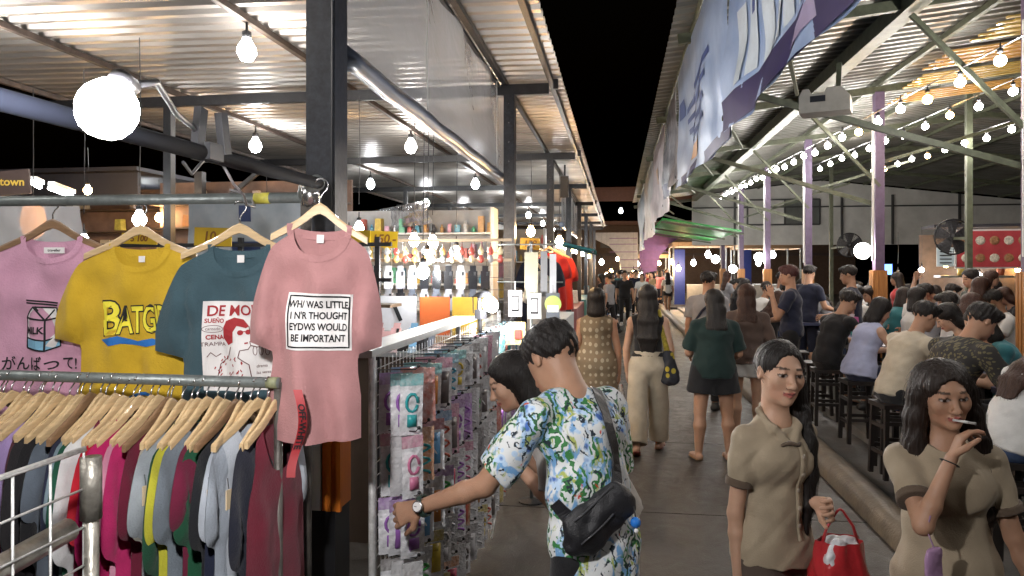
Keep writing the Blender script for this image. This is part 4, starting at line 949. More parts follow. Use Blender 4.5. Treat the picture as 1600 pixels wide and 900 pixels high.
for i, (c, nm) in enumerate(GCOL):
    x = -1.047 - i * .0285 - rg.uniform(-.004, .004); y = YL + rg.uniform(-.012, .012); a = R(86 + rg.uniform(-10, 10) - (6 if i < 3 else 0)); sc = rg.uniform(.94, 1.04)
    zt = ZL - .108 + rg.uniform(-.008, .008); hl = 'hanger of the %s garment, %s from the post on the lower rail' % (nm, nth(i))
    hanger((x, y, zt + .03), a, hl, 'hangers on the lower rail', HMD if i in (5, 13, 22) else HMS, R(rg.uniform(-2, 2)), HKS)
    k = 3 if i in (0, 3, 18) else rg.choice((0, 0, 1, 2)); m = cloth('garment_cloth_' + nm.replace(' ', '_'), c, .15)
    t = empty('hanging_garment', (x, y, zt), a, '%s garment, %s from the post on the packed lower rail' % (nm, nth(i)), 'garment', 'garments packed on the lower rail')
    o = link('garment_body', GME[k], t); o.scale = (sc if i else .86, .7 if i else .55, sc); o.material_slots[0].link = 'OBJECT'; o.material_slots[0].material = m
# a price tag or two
for i in (2, 11, 4):
    x = -1.047 - i * .0285 + .012; t = empty('price_tag', (x, YL - .2, ZL - .27), R(80), 'little beige swing tag clipped at the near shoulder of the %s garment' % GCOL[i][1], 'tag', 'swing tags')
    MB().box((0, 0, -.03), (.022, .004, .055)).build('card', mat('tag_card', (.6, .47, .3), .6), t); MB().tube([(0, 0, 0), (0, .004, .03)], .0015, 4).build('loop', CHROME, t)

# near wire panel with its pole
gp = empty('wire_panel', (-1.36, 1.2, .35), 0, 'white wire grid panel standing in front of the packed clothes rail', 'wire panel')
WIRE = mat('white_coated_wire', (.56, .56, .55), .4, .2, var=.3, scale=30)
mb = MB()
for k in range(12): mb.tube([(0, -.72 + k * .1124, 0), (0, -.72 + k * .1124, .98)], .0032, 6)
for k in range(11): mb.tube([(.004, -.72, k * .098), (.004, .52, k * .098)], .0032, 6)
mb.build('wire_lattice', WIRE, gp, True); MB().tube([(0, -.72, .98), (0, .52, .985)], .0055, 8).build('top_wire', WIRE, gp, True)
RUSTP = mat('scuffed_chrome_pipe', (.34, .32, .28), .4, .7, var=.45, scale=14, bump=.3)
MB().tube([(.01, .53, -.35), (.01, .53, .93)], .019, 12).build('pole', RUSTP, gp, True); MB().tube([(.01, .53, .80), (.01, .53, .96)], .026, 12).build('pole_clamp', RUSTP, gp, True)
MB().tube([(-.03, .5, .78), (-.03, -.8, .70)], .03, 12).build('cross_pipe', RUSTP, gp, True)
# clamp lamp on the overhead pipe
LP = at(168, 170, 1.04); cl = empty('clamp_lamp', LP, 0, 'glaring white LED lamp on an arm clamped to the dark overhead pipe above the shirts', 'lamp')
MB().lathe([(0, -.043), (.015, -.0415), (.028, -.034), (.037, -.021), (.0415, -.004), (.04, .01), (.035, .022), (.025, .033), (.015, .041)], (0, 0, 0), 28, Matrix.Rotation(R(18), 3, 'Y')).build('bulb', emis('led_glow', (1, .975, .96), 560.), cl, True)
CJ = Vector((-.97, 1.62, 2.075)) - LP
MB().tube([(.0, .012, .035), (-.01, .04, .05), (-.02, .08, .05)], [.014, .018, .014], 10).build('socket', PLASTB, cl, True)
MB().tube([Vector((-.02, .07, .05)), Vector((-.06, .2, .09)), CJ * .6 + Vector((0, 0, .05)), CJ + Vector((0, -.05, .05)), CJ + Vector((0, 0, .03))], .006, 8).build('arm', PLASTB, cl, True)
for k in (0, 1): MB().box(CJ + Vector((.0 + .02 * k, -.02 + .07 * k, .05)), (.018, .03, .10), (R(-10 + 22 * k), 0, 0)).build('clamp_jaw', PLASTB, cl)
MB().box(CJ + Vector((0, .015, 0)), (.05, .06, .04)).build('clamp_body', PLASTB, cl); MB().tube([CJ + Vector((0, 0, -.02)), CJ + Vector((0, -.05, -.06)), CJ + Vector((.01, -.1, -.04))], .004, 5).build('cable', PLASTB, cl)
cb = empty('loose_wire', (-1.0, 1.75, 2.05), 0, 'thin grey wire drooping from the lamp clamp to the upper rail', 'wire')
MB().tube([(0, 0, .02), (-.05, .15, -.02), (-.10, .3, -.035), (-.17, .45, -.05), (-.22, .6, -.045), (-.27, .66, -.0), (-.33, .63, .02)], .004, 5).build('strand', mat('grey_cable', (.25, .24, .25), .5), cb, True)
# ---------------------------------------------------------------- accessory stall
XA = -.90
acc = empty('accessory_grid_rack', (XA, 4.1, 0), 0, 'tall white wire grid hung with phone accessory packets facing the aisle', 'display panel')
Y0, Y1, ZT = 2.62, 5.55, 1.45
mb = MB()
for k in range(int((Y1 - Y0) / .05) + 1): mb.tube([(0, Y0 - 4.1 + k * .05, .12), (0, Y0 - 4.1 + k * .05, ZT)], .0022, 4)
for k in range(28): mb.tube([(.004, Y0 - 4.1, .12 + k * .05), (.004, Y1 - 4.1, .12 + k * .05)], .0022, 4)
mb.build('wire_lattice', WIRE, acc, True)
for y in (Y0, 4.1, Y1): MB().tube([(0, y - 4.1, 0), (0, y - 4.1, ZT + .02)], .014, 8).build('frame_tube', WIRE, acc, True)
MB().box((-.06, -.52, ZT + .03), (.13, 1.95, .028)).build('ledge', mat('grey_white_ledge', (.33, .34, .34), .4, var=.2), acc)
MB().tube([(.05, 1.3, .35), (.09, .6, .05)], .008, 6).build('foot_brace', WIRE, acc, True)
hk = MB(); hk.tube([(0, 0, 0), (.16, -.05, .012), (.17, -.053, .024)], .0022, 5); hk.lathe([(0, -.008), (.007, -.004), (.007, .004), (0, .008)], (.172, -.053, .026), 6); HKM = hk.mesh('peg_hook', PLASTB, True)
# packets
def foil(n, c): return mat(n, tuple(min(.9, x * 1.5 + .04) for x in c), .25, 0., var=.35, scale=24, bump=.8, bscale=55, spec=.7, coat=.5, hue2=tuple(min(1, x * .4 + .45) for x in c))
CLEARP = mat('crinkled_clear_pouch', (.66, .67, .7), .22, 0., var=.3, scale=24, bump=.8, bscale=44, spec=.8, coat=.6, hue2=(.92, .92, .95))
def pouch_mesh(w, hgt, t, m):
    mb = MB()
    for sgn in (-1, 1):
        def f(u, v):
            b = math.sin(math.pi * u)**.6 * math.sin(math.pi * min(1, v * 1.02))**.5 if 0 < u < 1 and 0 < v < .98 else 0
            return ((u - .5) * w * sgn * -1, sgn * t * b * .5 + .002 * math.sin(u * 17 + v * 23), -.035 - v * (hgt - .035))
        mb.grid(f, 5, 7)
    return mb.mesh('pouch', m, True)
def header_mesh(w, m):
    mb = MB(); mb.box((0, 0, -.017), (w, .005, .044)); return mb.mesh('header_card', m)
def insert_mesh(w, hgt, kind, m):
    mb = MB()
    if kind == 0: mb.tube([(w * .3 * math.sin(k * .9), -.009 + .001 * math.sin(k), -.06 - (hgt - .09) * k / 16) for k in range(17)], .006, 5)
    elif kind == 1: mb.box((0, -.008, -hgt * .55), (w * .55, .007, hgt * .62)); mb.box((0, -.012, -hgt * .35), (w * .3, .003, hgt * .1))
    else:
        mb.tube([(w * .25 * math.cos(k * .6), -.01, -hgt * .45 + hgt * .15 * math.sin(k * .6)) for k in range(11)], .006, 5); mb.box((0, -.01, -hgt * .75), (w * .4, .007, hgt * .2))
    return mb.mesh('insert', m, True)
PC = [((.03, .34, .36), 'teal'), ((.05, .30, .42), 'aqua'), ((.50, .10, .06), 'coral'), ((.52, .16, .28), 'pink'), ((.55, .20, .03), 'orange'), ((.06, .36, .08), 'green'), ((.10, .30, .55), 'blue'), ((.30, .12, .42), 'violet'), ((.5, .5, .52), 'silver'), ((.12, .1, .1), 'black'), ((.6, .45, .05), 'yellow'), ((.40, .05, .10), 'crimson')]
INS = [mat('insert_' + n, c, .35, var=.2, coat=.3) for c, n in PC]; FOI = [foil('foil_' + n, c) for c, n in PC]
sizes = [(.10, .205, .022), (.082, .19, .02), (.088, .225, .018)]
PM = [[pouch_mesh(*s, CLEARP), [pouch_mesh(*s, f) for f in FOI], [header_mesh(s[0], f) for f in FOI], [[insert_mesh(s[0], s[1], k, i) for k in range(3)] for i in INS]] for s in sizes]
rows = [(1.40, 'top'), (1.17, 'second'), (.93, 'third'), (.70, 'fourth'), (.47, 'fifth')]
rg = random.Random(3); pal = [[0, 2, 0, 3, 1, 0, 8, 9, 8, 8, 3, 8, 8], [3, 4, 11, 6, 3, 7, 7, 8, 9, 8, 8, 2, 8], [7, 9, 8, 7, 8, 8, 3, 8, 9, 8, 8, 8, 2], [8, 8, 10, 8, 8, 9, 4, 8, 8, 9, 10, 8, 9], [10, 2, 8, 10, 4, 8, 9, 8, 8, 10, 8, 9, 8]]
COUNTW = ['front', 'middle', 'rear']
for ri, (z, rn) in enumerate(rows):
    for hi in range(18):
        y = Y0 + .08 + hi * .155 + rg.uniform(-.02, .02)
        h = link('peg_hook', HKM, acc, (0, y - 4.1, z + .012))
        n = 3 if hi < 10 else 2; ci = pal[ri][hi % 13]; sz = rg.randrange(3) if ri < 3 else 1
        for k in range(n):
            cc = ci if k == 0 or rg.random() < .6 else rg.randrange(12); f = (.145 - k * .045)
            t = empty('accessory_packet', (XA + f, y - .05 * f / .16, z + .008 * f), R((34 if hi < 10 else 48) + rg.uniform(-10, 10) + (0 if k else 6)), '%s accessory packet, %s on the %s hook of the %s row' % (PC[cc][1], COUNTW[k], nth(hi), rn), 'packet', 'packets on the accessory panel')
            t.rotation_euler[0] = R(rg.uniform(-3, 5)); S = PM[sz]
            clear = rg.random() < .7
            link('pouch', S[0] if clear else S[1][cc], t); link('header_card', S[2][cc], t)
            if clear or rg.random() < .5: link('insert', S[3][cc if rg.random() < .6 else rg.randrange(12)][rg.randrange(3)], t)
# clamp lamp on the ledge
def ledge_lamp(loc, label):
    cl = empty('clamp_lamp', loc, R(-30), label, 'lamp')
    MB().lathe([(0, -.05), (.03, -.043), (.047, -.01), (.045, .02), (.026, .045), (.018, .05)], (.12, -.06, .10), 14, Matrix.Rotation(R(-55), 3, 'Y')).build('bulb', emis('led_glow_ledge', (1, .98, .96), 330.), cl, True)
    MB().tube([(.07, -.02, .15), (.03, 0, .17), (-.03, .0, .16)], [.022, .03, .026], 10).build('socket', PLASTB, cl, True)
    MB().tube([(-.02, 0, .15), (-.03, .01, .08), (-.02, .01, -.12)], [.012, .016, .012], 8).build('stalk', PLASTB, cl, True); MB().box((-.02, .01, .03), (.05, .06, .06)).build('clamp_body', PLASTB, cl)
    MB().tube([(-.03, 0, .16), (-.12, .05, .14), (-.16, .1, .03)], .004, 5).build('cable', PLASTB, cl); return cl
ledge_lamp((-.86, 4.62, 1.47), 'glaring LED lamp clamped to the ledge above the accessory packets')
# back grid of the stall with rows of phone cases
bgp = empty('case_grid', (-2.2, 5.85, 0), 0, 'dark wire grid at the rear of the accessory stall hung with phone cases', 'display panel')
mb = MB()
for k in range(28): mb.tube([(-1.35 + k * .1, 0, .9), (-1.35 + k * .1, 0, 2.02)], .0028, 4)
for k in range(12): mb.tube([(-1.35, .004, .92 + k * .1), (1.35, .004, .92 + k * .1)], .0028, 4)
mb.build('wire_lattice', mat('dark_wire', (.09, .09, .09), .4, .5), bgp)
for z in (2.02, 1.86): MB().box((0, -.04, z), (2.72, .05, .022)).build('rail', mat('tan_rail', (.38, .28, .18), .5), bgp)
CASEC = [(.012, .012, .014), (.25, .25, .27), (.5, .5, .52), (.08, .09, .11), (.5, .3, .3), (.1, .2, .3), (.6, .55, .4)]
def case_mesh(m):
    mb = MB(); mb.box((0, 0, -.08), (.072, .011, .145)); mb.box((0, -.001, .012), (.05, .004, .045)); return mb.mesh('case', m)
def cam_mesh():
    mb = MB(); mb.box((.017, -.007, -.03), (.018, .004, .032)); return mb.mesh('camera_hole', PLASTB)
CAM_ = cam_mesh(); CM = [case_mesh(mat('phone_case_plastic', c, .25, var=.15, coat=.4)) for c in CASEC]; rg = random.Random(9)
for j, (z, rn, n) in enumerate(((1.78, 'upper', 25), (1.60, 'lower', 25))):
    for i in range(n):
        t = empty('phone_case', (-2.2 - 1.25 + i * .1, 5.79, z), R(rg.uniform(-8, 8)), 'boxed phone case, %s from the far side in the %s row of the rear grid' % (nth(i), rn), 'phone case', 'phone cases on the rear grid')
        link('case_shell', CM[rg.choice((0, 0, 1, 2, 3, 1))], t); link('camera_hole', CAM_, t)
# trinkets hung along the warm rails
def trink_mesh(m): mb = MB(); mb.lathe([(0, -.075), (.02, -.065), (.026, -.04), (.014, -.015), (.003, 0), (.002, .03)], (0, 0, 0), 8); return mb.mesh('trinket', m, True)
TM = [trink_mesh(mat('trinket_' + n, c, .3, coat=.4)) for c, n in (((.6, .3, .1), 'amber'), ((.6, .5, .3), 'cream'), ((.45, .08, .06), 'red'), ((.3, .3, .3), 'grey'))]
for j, z in enumerate((2.0, 1.94)):
    for i in range(34):
        o = link('trinket', TM[rg.randrange(4)], None, (-3.5 + i * .078, 5.78, z - .03)); tag(o, 'small hanging trinket, %s along the %s tan rail of the accessory stall' % (nth(i), ('upper', 'lower')[j]), 'trinket', 'trinkets on the tan rails')
# counter with glass top and laid-out cases
ct = empty('stall_counter', (-2.15, 4.9, 0), 0, 'white counter inside the accessory stall covered with laid-out phones and cases', 'counter')
MB().box((0, 0, .61), (1.9, .55, 1.22)).build('cabinet', mat('brown_cabinet', (.10, .07, .05), .6), ct); MB().box((0, -.02, 1.24), (1.96, .62, .03)).build('glass_top', mat('pale_glass_top', (.55, .6, .62), .12, spec=.8), ct)
for i in range(15):
    for j in range(2):
        t = empty('laid_phone_case', (-3.02 + i * .125, 4.72 + j * .22, 1.345 + j * .04), R(rg.uniform(-5, 5)), '%s phone case laid on the white counter, %s along the %s row' % (('dark', 'pink')[1 if 9 < i < 13 else 0], nth(i), ('front', 'back')[j]), 'phone case', 'phone cases on the counter')
        o = link('case_shell', CM[4 if 9 < i < 13 else rg.choice((0, 3, 1, 5))], t, None, (R(-35), 0, 0)); link('camera_hole', CAM_, t, None, (R(-35), 0, 0))
# white shelf boards with boxes above the counter
for j, (c, nm, x, w) in enumerate((((.62, .62, .62), 'white', -2.55, .36), ((.60, .60, .60), 'pale grey', -2.15, .36), ((.57, .57, .6), 'off-white', -1.75, .36), ((.55, .12, .03), 'orange', -1.42, .24), ((.55, .35, .04), 'amber', -1.15, .26))):
    t = empty('poster_card', (x, 5.62, 1.44 if j < 3 else 1.42), R(rg.uniform(-3, 3)), '%s display card propped behind the counter of the accessory stall' % nm, 'card', 'cards behind the counter')
    MB().box((0, 0, 0), (w, .012, .27 if j < 3 else .3)).build('board', mat('card_' + nm.replace(' ', '_').replace('-', '_'), c, .4), t)
    if j < 3: MB().box((.03, -.009, .0), (.03, .006, .13), (0, R(-24), 0)).build('printed_pen', INK, t)
MB().box((0, .72, 1.20), (1.9, .02, .12)).build('back_board', mat('plywood', (.42, .30, .18), .6, var=.2), ct)
# tote bag
t = empty('tote_bag', (-2.35, 4.35, 1.08), R(10), 'black cloth tote bag with white lettering behind the rose shirt', 'bag')
MB().grid(lambda u, v: ((u - .5) * (.26 + .12 * v), -.02 - .03 * math.sin(math.pi * u) * math.sin(math.pi * v), .52 - .5 * v), 8, 8).build('cloth', cloth('black_canvas', (.015, .015, .016)), t, True)
MB().grid(lambda u, v: ((.5 - u) * (.26 + .12 * v), .02 + .03 * math.sin(math.pi * u) * math.sin(math.pi * v), .52 - .5 * v), 8, 8).build('back_cloth', cloth('black_canvas', (.015, .015, .016)), t, True)
MB().tube([(-.09, 0, .5), (-.07, 0, .68), (0, 0, .74), (.07, 0, .68), (.09, 0, .5)], .009, 6).build('handle', PLASTB, t, True)
for k in range(2):
    for q in range(4 - k): MB().box((-.06 + q * .04 + k * .02, -.056, .36 - k * .08), (.026, .003, .03)).build('printed_mark', INKW, t)
# stall bulbs above the counter
for i, (px, py, d, m) in enumerate(((676, 381, 6.4, BULBF), (647, 377, 6.8, BULBF), (668, 404, 6.2, BULBWARM), (661, 426, 5.7, BULBF), (713, 396, 7.2, BULBWARM), (561, 357, 7.5, BULBF), (218, 344, 5.6, BULBF), (131, 379, 6.5, BULBF))):
    bulb(at(px, py, d), .05, m, '%s bulb hung low over the stall shelves, %s of that cluster' % (('warm' if m is BULBWARM else 'white'), nth(i)), 'low stall bulbs', 3.55 - at(px, py, d).z)
# cards and packets at the aisle end of the panel
for i, (px, py, c, nm) in enumerate(((813, 474, (.6, .6, .6), 'white phone-outline'), (843, 478, (.58, .58, .56), 'pale phone-outline'), (872, 478, (.10, .11, .13), 'dark green-faced'), (838, 430, (.42, .40, .28), 'tall olive'), (858, 428, (.2, .2, .21), 'tall grey'), (872, 432, (.45, .45, .47), 'tall silver'))):
    p = at(px - 8, py, 5.35 + .04 * i); t = empty('hanging_card', p, R(6), '%s card hanging at the far end of the accessory panel' % nm, 'card', 'cards at the panel end')
    w, hh = (.10, .19) if i < 3 else (.10 if i == 3 else .05, .34); MB().box((0, 0, 0), (w, .01, hh)).build('card', mat('hang_card', c, .3, coat=.5), t); MB().tube([(0, 0, hh / 2), (0, 0, hh / 2 + .06)], .002, 4).build('string', CHROME, t)
    if i < 2:
        mb = MB(); mb.box((0, -.008, 0), (.055, .006, .115)); mb.build('phone_outline', INK, t); MB().box((0, -.013, .002), (.042, .004, .09)).build('screen', INKW, t)
    if i == 2:
        MB().lathe([(.062, -.003), (.062, .003)], (0, -.009, .015), 20, Matrix.Rotation(R(90), 3, 'X')).build('round_face', mat('lime_face', (.35, .45, .10), .4), t); MB().box((0, -.013, -.02), (.08, .004, .05)).build('grey_band', INKW, t)
t = empty('card_stand', (-.66, 5.62, 0), 0, 'slim steel stand carrying the cards at the far end of the accessory panel', 'stand')
MB().tube([(0, 0, 0), (0, 0, 2.0)], .012, 8).build('pole', GALV, t, True)
for z_ in (1.975, 1.69): MB().tube([(-.25, -.08, z_), (.25, -.08, z_)], .006, 6).build('cross_rod', GALV, t, True); MB().bar((0, 0, z_), (0, -.08, z_), .012).build('rod_arm', GALV, t)
MB().lathe([(.1, 0), (.1, .012), (.02, .03)], (0, 0, 0), 16).build('base', BLACKP, t)
t = empty('yellow_packet', at(806, 522, 4.9), R(20), 'yellow snack-like packet with a red square hung by the ledge lamp', 'packet')
MB().grid(lambda u, v: ((u - .5) * .13, -.012 * math.sin(math.pi * u) * math.sin(math.pi * v), .08 - v * .15), 6, 6).build('front', foil('yellow_foil', (.6, .42, .03)), t, True); MB().grid(lambda u, v: ((.5 - u) * .13, .012 * math.sin(math.pi * u) * math.sin(math.pi * v), .08 - v * .15), 6, 6).build('rear', foil('yellow_foil', (.6, .42, .03)), t, True); MB().box((.01, -.015, .0), (.05, .004, .06)).build('red_square', mat('red_label', (.5, .05, .04), .4), t)
# yellow price cards
def pcard(p, w, hh, s, label, rz=0., c=(.68, .44, .01)):
    t = empty('price_card', p, rz, label, 'sign', 'yellow price cards'); MB().box((0, 0, 0), (w, .006, hh), (0, R(2), 0)).build('card', mat('yellow_card', c, .5, var=.08), t)
    if s: V, F = text_geo(s, hh * .75, .002, 'CENTER', .15); add_print('price_lettering', [([(v[0], -.006, v[1]) for v in V], F)], mat('marker_ink', (.25, .1, .01), .6), t)
    return t
pcard(at(600, 374, 5.2), .20, .115, '150.-', 'yellow price card on the stall wire behind the rose shirt, larger one')
pcard(at(562, 370, 5.0), .17, .09, '', 'yellow price card partly hidden by the shoulder of the rose shirt', R(-15))
pcard(at(218, 373, 4.2), .22, .062, '5 100', 'narrow yellow card lettered 100 seen under the mustard shirt hanger')
pcard(at(333, 370, 4.4), .24, .11, '10.-', 'yellow card lettered 10 in front of the pale banner')
pcard(at(828, 381, 8.2), .22, .13, '159', 'yellow and red price card over the second stall', 0, (.7, .38, .02))
# rail line of the stall behind the show shirts
bs = empty('rear_shelf', (-2.9, 4.6, 0), 0, 'black tube shelf with small goods behind the shirts on show', 'shelf')
for z in (1.95, 1.72): MB().box((0, 0, z), (2.9, .03, .025)).build('tube', BLACKP, bs)
for x in (-1.4, -.5, .4, 1.35): MB().box((x, .02, 1.0), (.03, .03, 2.0)).build('upright', BLACKP, bs)
MB().box((0, .1, 1.55), (2.9, .25, .02)).build('board', WOODD, bs)
# pale banners behind
def banner(poly_w, poly_h, loc, rz, m, label, group='banners at the stalls', sway=.04, marks=(), cat='banner', nu=24, nv=12, name='cloth_banner'):
    t = empty(name, loc, rz, label, cat, group); ph = random.random() * 6
    dy = lambda u, v: sway * (math.sin(u * 9 + v * 3 + ph) * .5 + math.sin(u * 4 - v * 5 + ph) * .6 + .22 * math.sin(u * 27 + 3 * math.sin(v * 4 + ph)) + .12 * math.sin(u * 13 - v * 19)) * (.25 + v)
    MB().grid(lambda u, v: ((u - .5) * poly_w, dy(u, v), -v * poly_h - .03 * poly_h * math.sin(math.pi * u) * v), nu, nv).build('sheet', m, t, True)
    for nm, (u0, u1, v0, v1), mm in marks:
        MB().grid(lambda a, b: (((u0 + (u1 - u0) * a) - .5) * poly_w, dy(u0 + (u1 - u0) * a, v0 + (v1 - v0) * b) - .007, -(v0 + (v1 - v0) * b) * poly_h - .03 * poly_h * math.sin(math.pi * (u0 + (u1 - u0) * a)) * (v0 + (v1 - v0) * b)), 8, 8).build(nm, mm, t, True)
    return t
PALEB = mat('pale_blue_vinyl', (.36, .46, .56), .45, var=.25, scale=2, hue2=(.55, .58, .6)); NAVY = mat('navy_ink', (.03, .05, .14), .5)
banner(.86, .62, at(385, 318, 5.2), R(3), PALEB, 'pale blue banner with a dark bottle figure behind the slate shirt hanger', marks=(('figure_head', (.44, .54, .02, .2), NAVY), ('figure_base', (.36, .62, .42, .6), NAVY)))
banner(.6, .5, at(478, 330, 5.6), R(-6), PALEB, 'smaller pale blue banner between the slate and rose shirts', marks=(('figure', (.3, .42, .2, .5), NAVY),))
# ---------------------------------------------------------------- dark stall rows beyond
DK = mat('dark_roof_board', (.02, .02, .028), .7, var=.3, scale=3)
ds = empty('dark_canopy', (-9, 13, 0), 0, 'unlit dark canopy over the stalls beyond the shirts', 'canopy')
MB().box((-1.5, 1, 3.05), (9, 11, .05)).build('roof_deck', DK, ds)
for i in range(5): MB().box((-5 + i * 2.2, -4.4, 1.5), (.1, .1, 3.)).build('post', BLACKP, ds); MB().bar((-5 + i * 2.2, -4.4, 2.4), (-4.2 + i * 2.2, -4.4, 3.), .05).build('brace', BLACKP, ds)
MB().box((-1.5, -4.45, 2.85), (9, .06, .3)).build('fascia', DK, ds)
GOODS = [(.5, .2, .05), (.45, .4, .3), (.3, .1, .08), (.1, .12, .2), (.5, .45, .1), (.35, .3, .28), (.55, .52, .5)]
def back_stall(x, y, w, z, label, n, rg, short):
    t = empty('market_stall', (x, y, 0), 0, label, 'stall', 'stalls beyond the shirts')
    MB().box((0, 0, .45), (w, .8, .9)).build('counter', mat('stall_wood', (.16, .10, .07), .6, var=.3), t); MB().box((0, .55, 1.6), (w, .04, 2.6)).build('back_board', mat('stall_back', (.16, .10, .075), .7, var=.4, scale=3), t)
    for zz in (1.6, 1.95, 2.3, 2.6): MB().box((0, .42, zz), (w, .22, .02)).build('shelf', WOODD, t)
    for i in range(n):
        zz = (1.61, 1.96, 2.31, 2.61)[i % 4]; s = rg.uniform(.08, .19); c = rg.choice(GOODS)
        o = MB().box((0, 0, s * .6), (s, s * .7, s * 1.2), (0, 0, rg.uniform(-.3, .3)), rg.uniform(.6, 1)).build('goods_box', mat('goods', c, .5, var=.3, scale=20), None, False, (x - w / 2 + w * (i + .5) / n, y + (.42 if zz > .95 else -.1), zz + .012))
        tag(o, 'small carton on the %s, %s along the stall %s' % (('bottom shelf', 'low shelf', 'middle shelf', 'top shelf')[i % 4], nth(i), short), 'box', 'cartons on the far stalls')
    return t
rg = random.Random(8)
back_stall(-4.6, 8.3, 2.6, 0, 'brown stall seen between the mustard and slate shirts', 14, rg, 'behind the mustard shirt'); back_stall(-7.6, 9.0, 2.8, 0, 'brown stall seen between the pink and mustard shirts', 14, rg, 'behind the pink shirt sleeve'); back_stall(-10.4, 9.6, 2.4, 0, 'brown stall at the outer end behind the pink shirt', 10, rg, 'at the outer end')
for i, (px, py, d, m) in enumerate(((137, 298, 8.5, BULBWARM), (248, 341, 9.5, BULBWARM), (416, 335, 9., BULBWARM), (226, 322, 11, BULBF), (60, 420, 8, BULBWARM))):
    bulb(at(px, py, d), .045, m, '%s lamp under the dark canopy beyond the shirts, %s there' % ('warm' if m is BULBWARM else 'white', nth(i)), 'lamps under the dark canopy', .5)
for i, (a, b) in enumerate((((78, 294, 7.5), (112, 306, 8.2)), ((50, 286, 7.2), (62, 292, 7.6)))):
    p, q = at(*a), at(*b); t = empty('tube_light', p, 0, '%s fluorescent tube above the pink shirt' % ('long' if i == 0 else 'short'), 'light', 'fluorescent tubes'); MB().tube([(0, 0, 0), q - p], .022, 8).build('tube', emis('tube_glow', (.95, .97, 1), 30.), t, True); MB().bar(Vector((0, .02, .05)), q - p + Vector((0, .02, .05)), .06, .04).build('batten', WHITEP, t)
t = empty('shop_sign', at(-8, 288, 6.6), R(14), 'dark hanging sign with gold lettering above the pink shirt', 'sign'); MB().box((0, 0, 0), (.6, .03, .22), (0, R(-6), 0)).build('board', mat('brown_board', (.05, .03, .025), .6), t)
V, F = text_geo('Pitown', .10, .002); add_print('sign_lettering', [([(v[0] + .12, -.02, v[1] + .02) for v in V], F)], mat('gold_paint', (.55, .38, .06), .4), t)
banner(.9, .8, at(10, 322, 4.6), R(8), FILM, 'crumpled clear plastic sheet hanging at the outer edge above the pink shirt', sway=.12)
t = empty('orange_lantern', at(52, 345, 5.6), 0, 'orange paper lantern behind the clear plastic sheet', 'lantern'); MB().lathe([(.02, -.14), (.07, -.10), (.09, 0), (.07, .10), (.02, .13)], (0, 0, 0), 14).build('shade', mat('orange_paper', (.55, .2, .03), .6, emit=.6), t, True); MB().tube([(0, 0, .2), (0, 0, 1.0)], .004, 4).build('cord', PLASTB, t)
# foil pelmet along the far side of the accessory stall
FOILP = mat('silver_foil', (.5, .52, .55), .18, .8, var=.8, scale=9, bump=1., bscale=16)
banner(2.6, .26, at(605, 325, 9.2), R(-52), FOILP, 'crinkled silver plastic pelmet under the canopy behind the price cards', sway=.03, name='foil_pelmet', cat='pelmet')
# packed shelving inside the second and third stalls
def shelving(x, y, w, label, rg, short, tint):
    t = empty('goods_shelving', (x, y, 0), 0, label, 'shelving', 'packed shelving inside the stalls')
    MB().box((0, .2, 1.35), (w, .02, 2.3)).build('back_panel', mat('pale_peg_board', tint, .7, var=.15), t)
    for zz in (.6, 1.0, 1.3, 1.6, 1.9, 2.2): MB().box((0, 0, zz), (w, .36, .02)).build('shelf', WHITEP, t)
    for sx in (-1, 1): MB().box((sx * w / 2, 0, 1.25), (.03, .36, 2.5)).build('side', WHITEP, t)
    n = int(w / .095); q = 0
    for j, zz in enumerate((1.3, 1.6, 1.9, 2.2)):
        for i in range(n):
            hh = rg.uniform(.07, .2); ww = rg.uniform(.04, .08); c = rg.choice(((.6, .58, .55), (.5, .12, .1), (.1, .3, .42), (.55, .4, .08), (.5, .25, .35), (.12, .12, .14), (.1, .35, .2), (.55, .3, .1), (.6, .6, .62)))
            kk = rg.randrange(3); mb = MB()
            if kk == 0: mb.box((0, 0, hh / 2), (ww, .1, hh), (0, 0, rg.uniform(-.2, .2)))
            elif kk == 1: mb.lathe([(ww * .4, 0), (ww * .45, hh * .6), (ww * .2, hh * .8), (ww * .2, hh)], (0, 0, 0), 8)
            else: mb.box((0, 0, hh * .35), (ww, .12, hh * .7), None, .75)
            o = mb.build('shelf_goods', mat('shelf_goods', c, .4, var=.3, scale=18, coat=.2), None, False, (x - w / 2 + w * (i + .5) / n, y - .05, zz + .011)); tag(o, '%s item on the %s shelf of the %s' % (nth(i), ('second', 'third', 'fourth', 'top')[j], short), 'goods', 'goods on the stall shelving')
rg = random.Random(41)
shelving(-2.75, 8.6, 2.6, 'white shelving packed with small goods behind the accessory stall', rg, 'white shelving behind the accessory stall', (.42, .42, .42)); shelving(-2.6, 13.2, 2.6, 'white shelving packed with goods deeper in the canopy', rg, 'white shelving deeper in the canopy', (.4, .36, .3))
